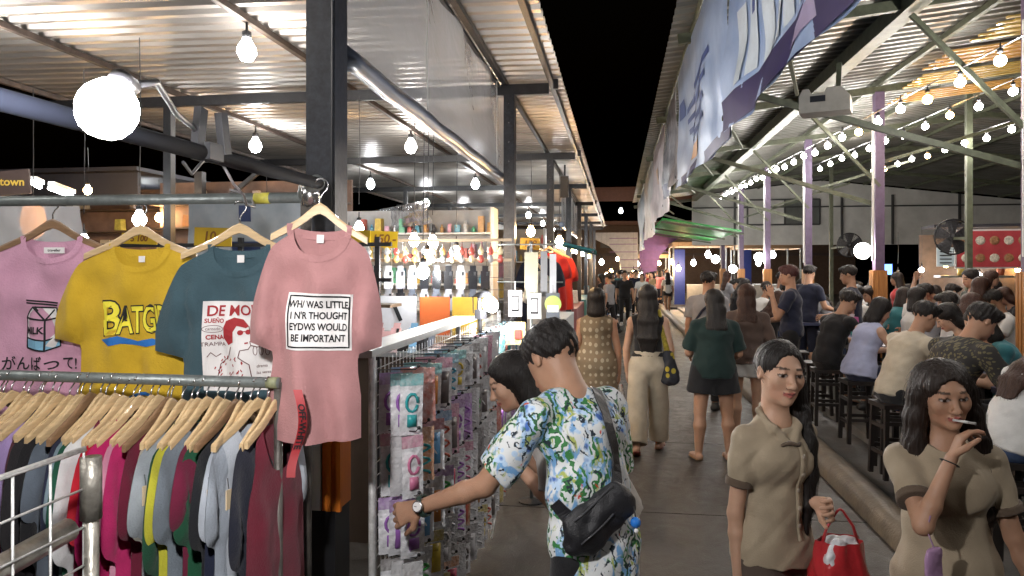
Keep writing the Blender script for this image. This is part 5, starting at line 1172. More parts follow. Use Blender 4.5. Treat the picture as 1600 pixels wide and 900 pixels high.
# ---------------------------------------------------------------- second stall: hanging clothes by the aisle
s5 = Shirt(W=.25, L=.72, sl=.24, seed=31, step=.035, bulge=.05, fold=.016); SM = s5.mesh('shirt_body', SP)
cr = empty('clothes_rail', (-.95, 9., 0), 0, 'steel rail of clothes beside the aisle at the second stall', 'clothes rack')
MB().tube([(0, -1.2, 2.02), (0, 1.6, 2.02)], .014, 8).build('rail', GALV, cr, True)
for y in (-1.2, 1.6): MB().tube([(0, y, 0), (0, y, 2.02)], .014, 8).build('upright', GALV, cr, True)
for i, (x, y, c, nm, rzz, zz) in enumerate(((-.82, 7.6, (.55, .52, .47), 'cream', 70, 1.78), (-.84, 8.05, (.018, .022, .04), 'dark navy printed', 40, 1.92), (-.9, 8.5, (.02, .022, .03), 'black', 50, 1.9), (-.84, 9.0, (.46, .02, .02), 'scarlet', 35, 2.0), (-.8, 9.5, (.52, .03, .02), 'bright red', 30, 1.98), (-.82, 10., (.5, .03, .03), 'tomato red', 40, 1.96), (-.85, 10.4, (.4, .02, .03), 'deep red', 30, 1.94))):
    t = empty('display_shirt', (x, y, zz), R(rzz), '%s shirt hung facing the aisle at the second stall' % nm, 'T-shirt', 'shirts by the aisle at the second stall')
    o = link('shirt_body', SM, t); o.material_slots[0].link = 'OBJECT'; o.material_slots[0].material = cloth('aisle_shirt_' + nm.replace(' ', '_'), c)
    if i == 1: add_print('green_print', [s5.poly([(-.1, -.2), (.12, -.22), (.04, -.38), (-.05, -.36)], .004)], mat('green_print', (.08, .3, .12), .6), t)
    hanger((x, y, zz + .035), R(rzz), 'pale hanger holding the %s shirt at the second stall' % nm, 'hangers at the second stall')
bulb(Vector((-.72, 9.1, 2.12)), .05, BULBWARM, 'warm bulb glaring above the red shirts of the second stall', 'second stall bulbs', .9); bulb(Vector((-.98, 8.3, 2.2)), .05, BULBWARM, 'yellowish bulb above the navy shirt of the second stall', 'second stall bulbs', .9)
# low table with heaped goods by the aisle
tb = empty('goods_table', (-.95, 7.2, 0), 0, 'low table of packets in front of the second stall', 'table'); MB().box((0, 0, .78), (.7, 1.4, .04)).build('table_top', WOODD, tb)
for sx in (-.3, .3):
    for sy in (-.6, .6): MB().box((sx, sy, .38), (.04, .04, .76)).build('leg', BLACKP, tb)
for i in range(16):
    c = rg.choice(PC)[0]; o = MB().box((0, 0, .05), (.11, .13, .10), (0, 0, rg.uniform(-.5, .5)), .8).build('packet', foil('pile_foil', c), None, False, (-1.15 + (i % 3) * .2, 6.62 + (i // 3) * .21, .80)); tag(o, 'shiny packet on the low table, %s counted from its near corner' % nth(i), 'packet', 'packets on the low table')
# ---------------------------------------------------------------- further lit stalls down the aisle
def lit_stall(y, L, c, nm, warm, rg, sgn=-1, x=-1.5):
    t = empty('market_stall', (x, y, 0), 0, nm, 'stall', 'lit stalls down the aisle')
    MB().box((0, 0, .42), (1.1, L, .84)).build('counter', mat('counter_' + str(round(y)), c, .5), t); MB().box((sgn * .7, 0, 1.3), (.04, L, 2.6)).build('back_panel', mat('stall_panel', (.35, .34, .32), .7, var=.2), t)
    for z in (1.25, 1.6, 1.95): MB().box((sgn * .5, 0, z), (.3, L, .02)).build('shelf', WHITEP, t)
    for k in range(12):
        z = (.85, 1.27, 1.62, 1.97)[k % 4]; s = rg.uniform(.12, .28); mb = MB(); mb.box((0, 0, s * .6), (s, s, s * 1.2), None, rg.uniform(.7, 1))
        o = mb.build('goods_box', mat('goods_bright', rg.choice(((.6, .58, .55), (.5, .1, .12), (.1, .3, .4), (.55, .4, .08), (.5, .25, .35), (.12, .12, .14))), .45, var=.3, scale=14), None, False, (x + (sgn * .5 if k % 4 else rg.uniform(-.2, .4)), y - L / 2 + L * (k + .5) / 12, z))
        tag(o, 'goods carton, %s along the %s' % (nth(k), ' '.join(nm.split()[:6])), 'box', 'cartons on the lit stalls')
    bulb(Vector((x + .2, y - L * .2, 2.3)), .06, BULBWARM if warm else BULBF, '%s bulb over the %s' % ('warm' if warm else 'white', ' '.join(nm.split()[:6])), 'stall bulbs down the aisle', 1.2)
    bulb(Vector((x + .3, y + L * .25, 2.25)), .06, BULBWARM if warm else BULBF, 'second %s bulb over the %s' % ('warm' if warm else 'white', ' '.join(nm.split()[:6])), 'stall bulbs down the aisle', 1.2)
rg = random.Random(21)
lit_stall(14.2, 3.6, (.5, .52, .53), 'white lit counter past the red shirts beside the aisle', False, rg); lit_stall(19.0, 3.8, (.3, .1, .1), 'red fronted lit counter beside the aisle', True, rg); lit_stall(24, 4, (.1, .3, .3), 'teal fronted lit counter far along the aisle', False, rg); lit_stall(29.5, 4, (.3, .25, .2), 'tan fronted lit counter farthest along the aisle', True, rg)
t = empty('teal_awning', (-1.3, 17., 2.15), 0, 'small teal awning over a lit stall past the red shirts', 'awning'); MB().grid(lambda u, v: (-.7 + 1.5 * u, -1. + 2.2 * v, .35 * (1 - u) + .05 * math.sin(v * 12)), 6, 16).build('canvas', mat('teal_canvas', (.05, .28, .30), .6), t, True); MB().bar((.75, -1, 0), (.75, 1.2, 0), .03).build('front_bar', BLACKP, t)
# ---------------------------------------------------------------- hall furniture and signs
def fan(p, r, post, label):
    t = empty('wall_fan', p, R(0), label, 'fan', 'round fans on the hall posts')
    mb = MB()
    for k in range(7): mb.tube([(r * (k + 1) / 7 * math.cos(a * .2618), -.09 + .06 * ((k + 1) / 7)**2, r * (k + 1) / 7 * math.sin(a * .2618)) for a in range(25)], .004, 4, False)
    for k in range(24): a = k * .2618; mb.tube([(.05 * math.cos(a), -.09, .05 * math.sin(a)), (r * math.cos(a), -.03, r * math.sin(a)), (r * .8 * math.cos(a), .07, r * .8 * math.sin(a))], .0035, 4, False)
    mb.build('cage', PLASTB, t, True); MB().tube([(r * math.cos(a * .2618), -.03, r * math.sin(a * .2618)) for a in range(25)], .014, 6, False).build('rim', PLASTB, t, True)
    for k in range(5):
        a = k * 1.2566; M = Matrix.Rotation(a, 3, 'Y'); b = MB(); b.grid(lambda u, v: M @ Vector(((.1 + .16 * v) * (u - .5), .03 * (u - .5), .06 + r * .78 * v)), 3, 4); b.build('blade', mat('grey_blade', (.06, .06, .065), .4), t, True)
    MB().tube([(0, -.1, 0), (0, -.05, 0), (0, .16, 0)], [.04, .065, .07], 12).build('motor', PLASTB, t, True); MB().bar((0, .15, -.02), (post[0] - p[0], post[1] - p[1], -.05), .05).build('bracket', OLIVE, t)
fan(at(1488, 370, 13), .31, (5.86, 13.4), 'big round black fan on the near olive post of the hall'); fan(at(1327, 383, 19), .31, (5.86, 21.5), 'round black fan on the farther olive post of the hall')
def globe(p, r, label, s=22., arm=(.2, 0, 0)):
    t = empty('globe_lamp', p, 0, label, 'lamp', 'white globe lamps on the purple posts'); MB().lathe([(r * math.sin(math.pi * k / 10), -r * math.cos(math.pi * k / 10)) for k in range(11)], (0, 0, 0), 14).build('globe', emis('globe_glow', (1, .96, .9), s), t, True); MB().tube([(r * .8, 0, 0), arm], .012, 6).build('arm', GALV, t)
globe(at(1348, 392, 11.0), .12, 'large white globe lamp beside the second purple post', 24., (.22, .1, 0)); globe(at(1186, 402, 19), .12, 'white globe lamp beside the fourth purple post', 30., (.2, .1, 0)); globe(at(1118, 405, 24), .13, 'white globe lamp far down the hall near the tents', 30.); globe(at(1145, 420, 22), .12, 'low white globe lamp behind the standing man', 30.)
# food stall along the inner side
fs = empty('food_stall', (8.9, 15.9, 0), R(-8), 'food stall with red menu boards at the inner side of the hall', 'stall')
MB().box((0, 0, .5), (5.2, .9, 1.)).build('counter', mat('steel_counter', (.3, .3, .3), .35, .6), fs); MB().box((0, .7, 1.25), (5.2, .05, 2.5)).build('back_wall', mat('stall_wall', (.08, .055, .04), .7, var=.3), fs); MB().box((0, -.2, 2.62), (5.3, 1., .06)).build('canopy', DK, fs); MB().box((0, -.3, 1.62), (5., .5, .04)).build('rack_shelf', GALV, fs)
for i, (x, w, c, nm) in enumerate(((-1.55, 1.95, (.42, .05, .06), 'red menu board with rows of dishes'), (.35, 1.5, (.60, .16, .03), 'orange menu board with a yellow badge'))):
    t = empty('menu_board', fs.location + Vector((x, -.95, 2.15)), R(-8), nm + ' over the food stall', 'sign', 'menu boards'); MB().box((0, 0, 0), (w, .04, .68)).build('board', mat('menu_' + str(i), c, .45, var=.15), t); MB().box((0, .01, 0), (w + .06, .03, .74)).build('white_edge', WHITEP, t)
    if i == 0:
        for r_ in range(2):
            for k in range(8): MB().lathe([(.085, 0), (.06, .012)], (-.82 + k * .235, -.022, .16 - r_ * .33), 10, Matrix.Rotation(R(90), 3, 'X')).build('dish_picture', mat('dish', ((.55, .5, .42) if (k + r_) % 2 else (.3, .15, .07)), .5, var=.5, scale=30), t)
    else:
        MB().lathe([(.13, 0), (.12, .01)], (-.2, -.022, -.18), 14, Matrix.Rotation(R(90), 3, 'X')).build('yellow_badge', mat('badge', (.65, .45, .03), .5), t); MB().lathe([(.07, 0), (.05, .05)], (-.2, -.03, .14), 10, Matrix.Rotation(R(90), 3, 'X')).build('dish_picture', INKW, t); MB().lathe([(.16, 0), (.15, .01)], (.45, -.022, .03), 14, Matrix.Rotation(R(90), 3, 'X')).build('white_plate', INKW, t)
t = empty('small_sign', fs.location + Vector((-2.75, -.9, 2.0)), R(-8), 'small pale blue notice beside the red menu board', 'sign'); MB().box((0, 0, 0), (.3, .03, .36)).build('board', mat('pale_notice', (.5, .6, .65), .5), t)
for k in range(4): MB().box((0, -.02, .1 - k * .07), (.2, .006, .02)).build('text_line', INK, t)
for i, px in enumerate((1403, 1440, 1478, 1530, 1590)): bulb(at(px, 430 - (i % 3) * 8, 15.2), .05, HALLB if i % 2 else HALLWARM, '%s bulb over the food stall counter, %s along it' % ('white' if i % 2 else 'warm', nth(i)), 'food stall bulbs', .9)
t = empty('television', at(1380, 421, 17), 0, 'small television glowing blue under the hall roof', 'television'); MB().box((0, .03, 0), (.42, .06, .28)).build('casing', PLASTB, t); MB().box((0, -.004, 0), (.38, .008, .235)).build('screen', emis('screen_glow', (.1, .25, .9), 2.5), t); MB().bar((0, .05, .1), (0, .05, 2.95), .04).build('hanger_arm', BLACKP, t)
for i in range(12):
    o = MB().lathe([(.06, 0), (.075, .06), (.07, .16), (.03, .2), (.028, .27)], (0, 0, 0), 8).build('bottle', mat('jar', rg.choice(((.4, .1, .05), (.5, .4, .1), (.5, .5, .45), (.1, .2, .1))), .3), None, True, fs.location + Vector((-2.2 + i * .36, -.3 + .306 * .139, 1.0 if i % 2 else 1.645))); tag(o, 'jar on the food stall, %s along its counter and rack' % nth(i), 'jar', 'jars on the food stall')
# tables
TOPM = mat('blue_table_top', (.05, .06, .12), .35, var=.2); DKST = mat('dark_stool_wood', (.022, .017, .015), .45, var=.3, scale=8)
def table(x, y, L, label, w=.62):
    t = empty('dining_table', (x, y, .1), 0, label, 'table', 'long tables in the hall'); MB().box((0, 0, .83), (w, L, .04)).build('table_top', TOPM, t)
    for sx in (-1, 1):
        for sy in (-1, 1): MB().box((sx * (w / 2 - .06), sy * (L / 2 - .1), .405), (.05, .05, .81)).build('leg', DKST, t)
        MB().box((sx * (w / 2 - .06), 0, .765), (.03, L - .25, .06)).build('apron', DKST, t)
table(2.95, 4.75, 1.9, 'blue topped table beside the near white-bloused diner'); table(2.95, 6.85, 1.9, 'blue topped table in front of the lavender-topped diner'); table(2.95, 9.4, 1.9, 'blue topped table in front of the diner in black'); table(2.95, 13., 2.4, 'blue topped table farther along the kerb'); table(5.1, 7.6, 2.4, 'inner table near the raised-arm diner'); table(5.1, 10.6, 2.4, 'inner table under the main string'); table(5.1, 14, 2.4, 'inner table before the food stall'); table(7.3, 11.5, 2.4, 'table nearest the food stall counter')
def stool_tree():
    t = empty('bar_stool'); MB().box((0, 0, .585), (.3, .3, .035)).build('seat', DKST, t)
    for sx in (-1, 1):
        for sy in (-1, 1): MB().bar((sx * .135, sy * .135, 0), (sx * .12, sy * .12, .57), .034).build('leg', DKST, t)
    for z in (.2, .42):
        for sx in (-1, 1): MB().bar((sx * .13, -.13, z), (sx * .13, .13, z), .022, .03).build('rung', DKST, t); MB().bar((-.13, sx * .13, z + .03), (.13, sx * .13, z + .03), .022, .03).build('rung', DKST, t)
    return t
st0 = stool_tree(); STOOLS = 0
def stool(x, y, label):
    global STOOLS
    o = st0 if STOOLS == 0 else copy_tree(st0); STOOLS += 1; o.location = (x, y, .1); o.rotation_euler = (0, 0, R((STOOLS * 37) % 14 - 7)); tag(o, label, 'stool', 'dark wooden stools in the hall')
# eave banners on the hall
BL = mat('ice_blue_vinyl', (.22, .34, .62), .35, var=.25, scale=1.2, hue2=(.46, .56, .76)); VIO = mat('violet_border', (.03, .02, .09), .4, var=.2); PINKV = mat('faded_pink_vinyl', (.50, .42, .42), .45, var=.3, scale=2); GREYV = mat('dirty_white_vinyl', (.48, .47, .47), .45, var=.3, scale=3); TANK = mat('pale_figure_print', (.56, .62, .68), .45, var=.15); DBL = mat('deep_blue_print', (.04, .07, .24), .45)
def eave_banner(y0, y1, zb, m, label, marks):
    b = banner(y1 - y0, 4.08 - zb, (.72, (y0 + y1) / 2, 4.08), R(-90), m, label, 'banners hung along the hall eave', .06, marks, nu=30, nv=16, name='vinyl_banner')
    for u in (-.48, .48): MB().lathe([(.012, 0), (.02, .006), (.02, .01)], (u * (y1 - y0), -.02, -(4.08 - zb) + .05), 8, Matrix.Rotation(R(90), 3, 'X')).build('eyelet', CHROME, b)
    MB().tube([((u - .5) * (y1 - y0), 0, .05) for u in (0, 1)], .014, 6).build('hanging_rod', OLIVE, b); return b
# local u runs from far (0) to near (1) as seen from the aisle
mk = [('violet_border', (0, 1, .86, 1.), VIO)]
for k in range(9): mk += [('pale_figure', (.10 + k * .085, .155 + k * .085, .52 - .018 * k, .84), TANK), ('figure_badge', (.115 + k * .085, .14 + k * .085, .56 - .02 * k, .63 - .02 * k), DBL)]
mk += [('script_mark', (.5, .82, .885, .95), mat('lilac_ink', (.3, .25, .4), .5))]
eave_banner(1.5, 4.95, 2.68, BL, 'ice blue banner with pale bottle shapes and violet border, first on the hall eave', mk)
mk2 = [('violet_border', (0, 1, .93, 1.), VIO)] + [('text_line', (.2 + .02 * k, .8 - .05 * k, .42 + .09 * k, .46 + .09 * k), DBL) for k in range(4)] + [('orange_badge', (.35, .55, .78, .88), mat('faded_orange', (.5, .32, .2), .5)), ('blue_badge', (.06, .16, .3, .44), DBL)]
eave_banner(5.0, 9.0, 2.75, BL, 'pale blue banner with dark lettering lines, second along the hall eave', mk2)
eave_banner(9.1, 11.6, 2.85, mat('dark_photo_print', (.10, .12, .17), .4, var=.6, scale=6, hue2=(.4, .4, .45)), 'dark photographic banner, third along the hall eave', [('violet_border', (0, .4, .85, 1.), VIO)])
eave_banner(11.7, 15.5, 2.72, PINKV, 'faded pinkish banner, fourth along the hall eave', [('orange_badge', (.3, .5, .3, .5), mat('faded_orange', (.5, .32, .2), .5))])
eave_banner(15.6, 20.5, 2.55, GREYV, 'dirty white banner, fifth along the hall eave', []); eave_banner(20.6, 27, 2.4, PALEB, 'washed-out blue banner, last along the hall eave', [])
# ---------------------------------------------------------------- far end of the lane
ar = empty('arch_pillar', at(998, 420, 38), 0, 'flared striped archway pillar, white on one side and purple on the other', 'pillar'); ar.location.z = 0
for sgn, m, nm in ((-1, mat('white_arch_paint', (.27, .25, .23), .6, var=.15), 'white_flare'), (1, mat('purple_arch_paint', (.12, .05, .15), .6, var=.15), 'purple_flare')):
    prof = [(.05, 0), (.9, 0), (.9, 1.8), (1.05, 2.4), (1.5, 2.9), (2.3, 3.3), (2.3, 3.6), (.05, 3.6)]
    mb = MB(); mb.prism([(sgn * x, z) for x, z in (prof if sgn > 0 else prof[::-1])], -.3, .3); o = mb.build(nm, m, ar)
    for z in (.6, 1.2, 1.8, 2.2, 2.6, 3.0, 3.3): MB().box((sgn * (.48 if z < 2 else .55 if z < 2.5 else .8), -.306, z), (.84 if z < 2 else 1. if z < 2.5 else 1.4, .02, .035)).build('stripe', mat('stripe_paint', (.12, .05, .13), .6), o)
fb = empty('far_building', at(985, 420, 52), 0, 'tan building closing the far end of the lane', 'building'); fb.location.z = 0
MB().box((0, 0, 2.4), (30, .3, 4.8)).build('wall', mat('tan_render', (.07, .045, .03), .8, var=.2), fb); MB().box((0, -.4, 4.9), (31, 1.2, .25)).build('roof_edge', mat('brown_tile', (.10, .05, .035), .7), fb); MB().box((0, -.3, 2.7), (30, .3, .2)).build('ledge', mat('dark_trim', (.05, .035, .03), .7), fb)
for k in range(8): MB().box((-10 + k * 2.9, -.17, 3.7), (1.6, .05, 1.)).build('window', fr_, fb)
MB().box((-.2, -4, 6.6), (9., .3, .9)).build('roof_sign', mat('brown_sign', (.13, .06, .04), .6), fb)
for i, (px, py, d) in enumerate(((970, 330, 44), (955, 425, 40), (978, 418, 42), (1012, 408, 45), (1030, 412, 44), (1050, 410, 36), (940, 410, 34), (948, 432, 30), (990, 428, 34), (1022, 425, 38), (965, 405, 46), (1060, 420, 34), (1002, 432, 30), (1038, 398, 48))): bulb(at(px, py, d), .11, BULBWARM if i % 3 else BULBF, '%s lamp' % ('warm' if i % 3 else 'white') + ' at the far end of the lane, %s of those there' % nth(i), 'far lane lamps', 2.2)
def tent(x, y, w, c, label, zt=3.0):
    t = empty('market_tent', (x, y, 0), 0, label, 'tent', 'peaked tents at the lane end'); h = w / 2; mb = MB()
    mb._add([(-h, -h, zt), (h, -h, zt), (h, h, zt), (-h, h, zt), (0, 0, zt + .85), (-h, -h, zt - .2), (h, -h, zt - .2), (h, h, zt - .2), (-h, h, zt - .2)], [(0, 1, 4), (1, 2, 4), (2, 3, 4), (3, 0, 4), (5, 6, 1, 0), (6, 7, 2, 1), (7, 8, 3, 2), (8, 5, 0, 3)]); mb.build('roof_canvas', mat('tan_canvas', (.42, .30, .20), .7), t)
    for sx in (-1, 1):
        for sy in (-1, 1): MB().box((sx * (h - .05), sy * (h - .05), 1.4), (.07, .07, 2.8)).build('leg', GALV, t)
    MB().box((-h + .3, -h + .06, 1.35), (.55, .06, 2.6)).build('side_curtain', mat('royal_blue_canvas', c, .6), t); MB().box((.2, -h + .3, .5), (w - 1., .5, 1.)).build('counter', WHITEP, t)
    bulb(Vector((x + .3, y - .5, 2.4)), .14, BULBF, 'white lamp inside the %s' % ' '.join(label.split()[:5]), 'tent lamps', .5); bulb(Vector((x - .4, y - .6, 2.0)), .12, BULBF, 'lower white lamp inside the %s' % ' '.join(label.split()[:5]), 'tent lamps', .9); return t
tent(4.0, 37, 2.9, (.03, .06, .35), 'first tan tent with blue curtain past the kerb end'); tent(7.2, 38, 2.9, (.03, .06, .33), 'second tan tent with blue curtain deeper beside the hall', 2.9); tent(1.6, 47, 3., (.25, .1, .05), 'farthest tan tent near the arch pillar', 2.6)
# ---------------------------------------------------------------- printed cloths
def hawaiian():
    m = bpy.data.materials.new('tropical_print'); m.use_nodes = True; n, l = m.node_tree.nodes, m.node_tree.links; b = n['Principled BSDF']; b.inputs['Roughness'].default_value = .75
    tc = n.new('ShaderNodeTexCoord')
    def noise(s, d=3, dist=0., off=(0, 0, 0), sc=(1, 1, 1)):
        mp = n.new('ShaderNodeMapping'); mp.inputs['Location'].default_value = off; mp.inputs['Scale'].default_value = sc; l.new(tc.outputs['Object'], mp.inputs[0])
        z = n.new('ShaderNodeTexNoise'); z.inputs['Scale'].default_value = s; z.inputs['Detail'].default_value = d; z.inputs['Distortion'].default_value = dist; l.new(mp.outputs[0], z.inputs[0]); return z.outputs[0]
    def ramp(v, a, c):
        r = n.new('ShaderNodeMapRange'); r.inputs[1].default_value = a; r.inputs[2].default_value = c; r.clamp = True; l.new(v, r.inputs[0]); return r.outputs[0]
    def math_(op, a, c):
        k = n.new('ShaderNodeMath'); k.operation = op
        for i, q in enumerate((a, c)):
            if isinstance(q, (int, float)): k.inputs[i].default_value = q
            else: l.new(q, k.inputs[i])
        return k.outputs[0]
    def mix(f, a, c):
        k = n.new('ShaderNodeMix'); k.data_type = 'RGBA'; l.new(f, k.inputs[0])
        for i, q in ((6, a), (7, c)):
            if isinstance(q, tuple): k.inputs[i].default_value = (*q, 1)
            else: l.new(q, k.inputs[i])
        return k.outputs[2]
    col = (.66, .68, .69)
    wash = ramp(noise(17, 4, 1.5, (3, 1, 2), (1, 1, .45)), .53, .60); col = mix(wash, col, (.16, .34, .60))
    lim = ramp(noise(19, 4, 1.2, (7, 5, 1), (1, 1, .5)), .58, .63); col = mix(lim, col, (.36, .42, .10))
    vo = n.new('ShaderNodeTexVoronoi'); vo.inputs['Scale'].default_value = 12; vo.inputs['Randomness'].default_value = .9; l.new(tc.outputs['Object'], vo.inputs[0])
    v2 = n.new('ShaderNodeTexVoronoi'); v2.inputs['Scale'].default_value = 44; l.new(tc.outputs['Object'], v2.inputs[0])
    fl = math_('ADD', vo.outputs['Distance'], math_('MULTIPLY', math_('SUBTRACT', v2.outputs['Distance'], .4), .5))
    pet = ramp(fl, .45, .40); rad = ramp(fl, .12, .30); colf = mix(rad, (.05, .13, .42), (.45, .60, .78))
    sel = ramp(noise(5, 1, 0, (2, 9, 4)), .44, .46); col = mix(math_('MULTIPLY', pet, sel), col, colf)
    lf = n.new('ShaderNodeTexWave'); lf.inputs['Scale'].default_value = 10; lf.inputs['Distortion'].default_value = 14; lf.inputs['Detail'].default_value = 3; lf.inputs['Detail Scale'].default_value = 2.2; l.new(tc.outputs['Object'], lf.inputs[0])
    leaf = math_('MULTIPLY', ramp(lf.outputs[0], .50, .58), ramp(noise(9, 2, .5, (1, 4, 8)), .49, .53)); col = mix(leaf, col, (.035, .19, .05))
    ink = math_('MULTIPLY', ramp(lf.outputs[0], .78, .86), ramp(noise(10, 3, 2, (5, 2, 2)), .5, .55)); col = mix(ink, col, (.012, .022, .035))
    st = ramp(noise(60, 2, 3, (0, 0, 3), (1, 1, .3)), .68, .72); col = mix(math_('MULTIPLY', st, ramp(noise(7, 2, 0, (4, 4, 4)), .5, .56)), col, (.015, .03, .05))
    red = math_('MULTIPLY', ramp(noise(13, 2, 1, (9, 3, 6)), .69, .71), ramp(noise(40, 2, 1), .4, .5)); col = mix(red, col, (.55, .05, .02))
    l.new(col, b.inputs['Base Color']); return m
def dotted(base, dot, scale, name, rnd=.25, size=.33):
    m = bpy.data.materials.new(name); m.use_nodes = True; n, l = m.node_tree.nodes, m.node_tree.links; b = n['Principled BSDF']; b.inputs['Roughness'].default_value = .8
    tc = n.new('ShaderNodeTexCoord'); v = n.new('ShaderNodeTexVoronoi'); v.inputs['Scale'].default_value = scale; v.inputs['Randomness'].default_value = rnd
    mp = n.new('ShaderNodeMapping'); mp.inputs['Scale'].default_value = (1, .02, .8); l.new(tc.outputs['Object'], mp.inputs[0]); l.new(mp.outputs[0], v.inputs[0])
    r = n.new('ShaderNodeMapRange'); r.inputs[1].default_value = size; r.inputs[2].default_value = size - .05; l.new(v.outputs['Distance'], r.inputs[0])
    x = n.new('ShaderNodeMix'); x.data_type = 'RGBA'; x.inputs[6].default_value = (*base, 1); x.inputs[7].default_value = (*dot, 1); l.new(r.outputs[0], x.inputs[0]); l.new(x.outputs[2], b.inputs['Base Color']); return m
BEIGE = cloth('beige_uniform', (.33, .265, .185), .1, .7, .2, 240); CUFF = cloth('brown_cuff', (.12, .085, .06)); UMBER = cloth('umber_cloth', (.085, .06, .048)); JEAN = mat('denim', (.035, .06, .13), .8, var=.3, scale=40, bump=.3, bscale=200)
NAVYC, BLACKC, GREENC, BROWNC, WHITEC, GREYC, LAVC, CREAMC = (cloth(a, b) for a, b in (('navy_cloth', (.018, .022, .045)), ('black_cloth', (.012, .012, .014)), ('dark_green_cloth', (.012, .028, .026)), ('brown_knit', (.11, .075, .062)), ('white_cloth', (.58, .57, .55)), ('grey_cloth', (.26, .26, .28)), ('lavender_cloth', (.40, .42, .58)), ('cream_cloth', (.44, .38, .29))))
TEALC, REDC, PINKC, TANC = cloth('teal_cloth', (.03, .14, .16)), cloth('red_cloth', (.35, .03, .03)), cloth('pink_cloth', (.5, .2, .25)), cloth('khaki_cloth', (.22, .17, .10))
SANDAL = mat('tan_sandal', (.28, .15, .07), .6); BSHOE = mat('black_shoe', (.02, .02, .02), .5); WSHOE = mat('white_shoe', (.5, .5, .5), .5)

# ---------------------------------------------------------------- the shopper in the tropical shirt
A = figure('shopper in a blue and green tropical shirt reaching out for a packet', (-.075, 2.42), R(42), 1.66, TAN,
           pose(lean=(-.02, .13), hunch=.26, twist=4, look=(4, -30, 4), neckup=.008, reachl=((-.66, 2.42, .99), (0, -.2, -1)), ar=((.16, .04, -1), (.02, .16, -1)), ll=((-.06, .1, -1), (-.02, -.06, -1)), lr=((.06, -.04, -1), (0, -.08, -1))),
           dict(mat=hawaiian(), loose=.016, hem=.105, sleeve=.80, sflare=.02, neck=.037, vneck=.012, wr=.009, wf=22), dict(mat=BLACKC, kind='trousers', len=1.9, loose=.004), ('short', BLACKH), ('shoe', BSHOE), h=.0055, fingers=True, male=True, w=.9, headscale=1.06, curl=(52, 30))
def ring(J, k, r, w, m, name, wide):
    B_ = MB(); p = np.array(J['wr' + k]) - J['fd' + k] * .012; fd = J['fd' + k]; a = np.cross(fd, V3(.3, .2, 1)); a /= np.linalg.norm(a); b = np.cross(fd, a)
    B_.tube([Vector(p + (a * math.cos(t) + b * math.sin(t)) * r) for t in [2 * math.pi * q / 20 for q in range(21)]], w, 6, False); return B_.build(name, m, J['root'], True)
def watch(J, k, label, strap, facec):
    t = empty('wrist_watch', (0, 0, 0), 0, label, 'watch'); W = J['W']; p = np.array(J['wr' + k]) - J['fd' + k] * .012; fd = J['fd' + k]; o = -J['nrm' + k]; t.location = W(p)
    q = J['root'].rotation_euler.to_matrix(); fdw, ow = q @ Vector(fd), q @ Vector(o); sw = fdw.cross(ow); r = .033; mb = MB()
    n = 20; vs = []
    for i in range(n):
        a = 2 * math.pi * i / n; c = (ow * math.cos(a) + sw * math.sin(a)); vs += [c * r + fdw * .009, c * (r + .004) + fdw * .009, c * (r + .004) - fdw * .009, c * r - fdw * .009]
    mb._add(vs, [(4 * i + j, 4 * i + (j + 1) % 4, 4 * ((i + 1) % n) + (j + 1) % 4, 4 * ((i + 1) % n) + j) for i in range(n) for j in range(4)]); mb.build('strap', strap, t)
    M = Matrix((sw, fdw, ow)).transposed(); MB().lathe([(.019, 0), (.02, .008), (.017, .01)], ow * (r + .002), 18, M).build('case', CHROME, t, True); d = MB(); d.lathe([(.0155, 0), (.0155, .0015)], ow * (r + .012), 18, M); d.build('dial', facec, t); MB().bar(ow * (r + .0145), ow * (r + .0145) + fdw * .009 + sw * .004, .0016).build('watch_hand', INK, t)
watch(A, 'l', 'round white-dial watch on a dark green strap at the reaching wrist', mat('green_strap', (.03, .06, .045), .6), INKW)
watch(A, 'r', 'dark metal watch on the shopper\'s lowered wrist', mat('dark_metal_strap', (.06, .055, .05), .4, .6), INK)
# his cross-body pouch
BAGM = mat('black_nylon', (.014, .014, .017), .5, var=.25, scale=20, bump=.35, bscale=220)
from mathutils.bvhtree import BVHTree
so = [c for c in A['root'].children if c.name.startswith('shirt')][0].data; MA = Matrix.Translation(A['root'].location) @ A['root'].rotation_euler.to_matrix().to_4x4()
bv = BVHTree.FromPolygons([MA @ v.co for v in so.vertices], [tuple(p.vertices) for p in so.polygons])
def onshirt(px, py, off=.006):
    o_ = Vector((0, 0, CAMZ)); d_ = (at(px, py, 1.) - o_).normalized(); h_ = bv.ray_cast(o_, d_)
    if h_[0] is None: h_ = bv.find_nearest(at(px, py, 2.35))
    return h_[0] + h_[1] * off
o0 = onshirt(938, 800, .03); bagR = empty('crossbody_pouch', o0, 0, 'black nylon cross-body pouch slung across the tropical shirt', 'bag')
G = Body(); a, b = np.array(onshirt(905, 835, .035) - o0), np.array(onshirt(962, 775, .035) - o0); G.econe(a, b, (.078, .036), (.06, .032), (0.35, .1, -.9), .02); G.cone(a, a + V3(-.02, 0, -.03), .04, .03, .02)
vv, ff = G.mesh(.005, (.004, 60, 3)); link('pouch_body', np_mesh('pouch', vv, ff, BAGM), bagR)
ZT_ = mat('zip_tape', (.05, .05, .055), .3); bb = BVHTree.FromPolygons([Vector(v) for v in vv], [tuple(f) for f in ff])
def onbag(px, py):
    o_ = Vector((0, 0, CAMZ)) - o0; d_ = (at(px, py, 1.) - Vector((0, 0, CAMZ))).normalized(); h_ = bb.ray_cast(o_, d_)
    if h_[0] is None: h_ = bb.find_nearest(at(px, py, 2.3) - o0)
    return h_[0] + h_[1] * .003
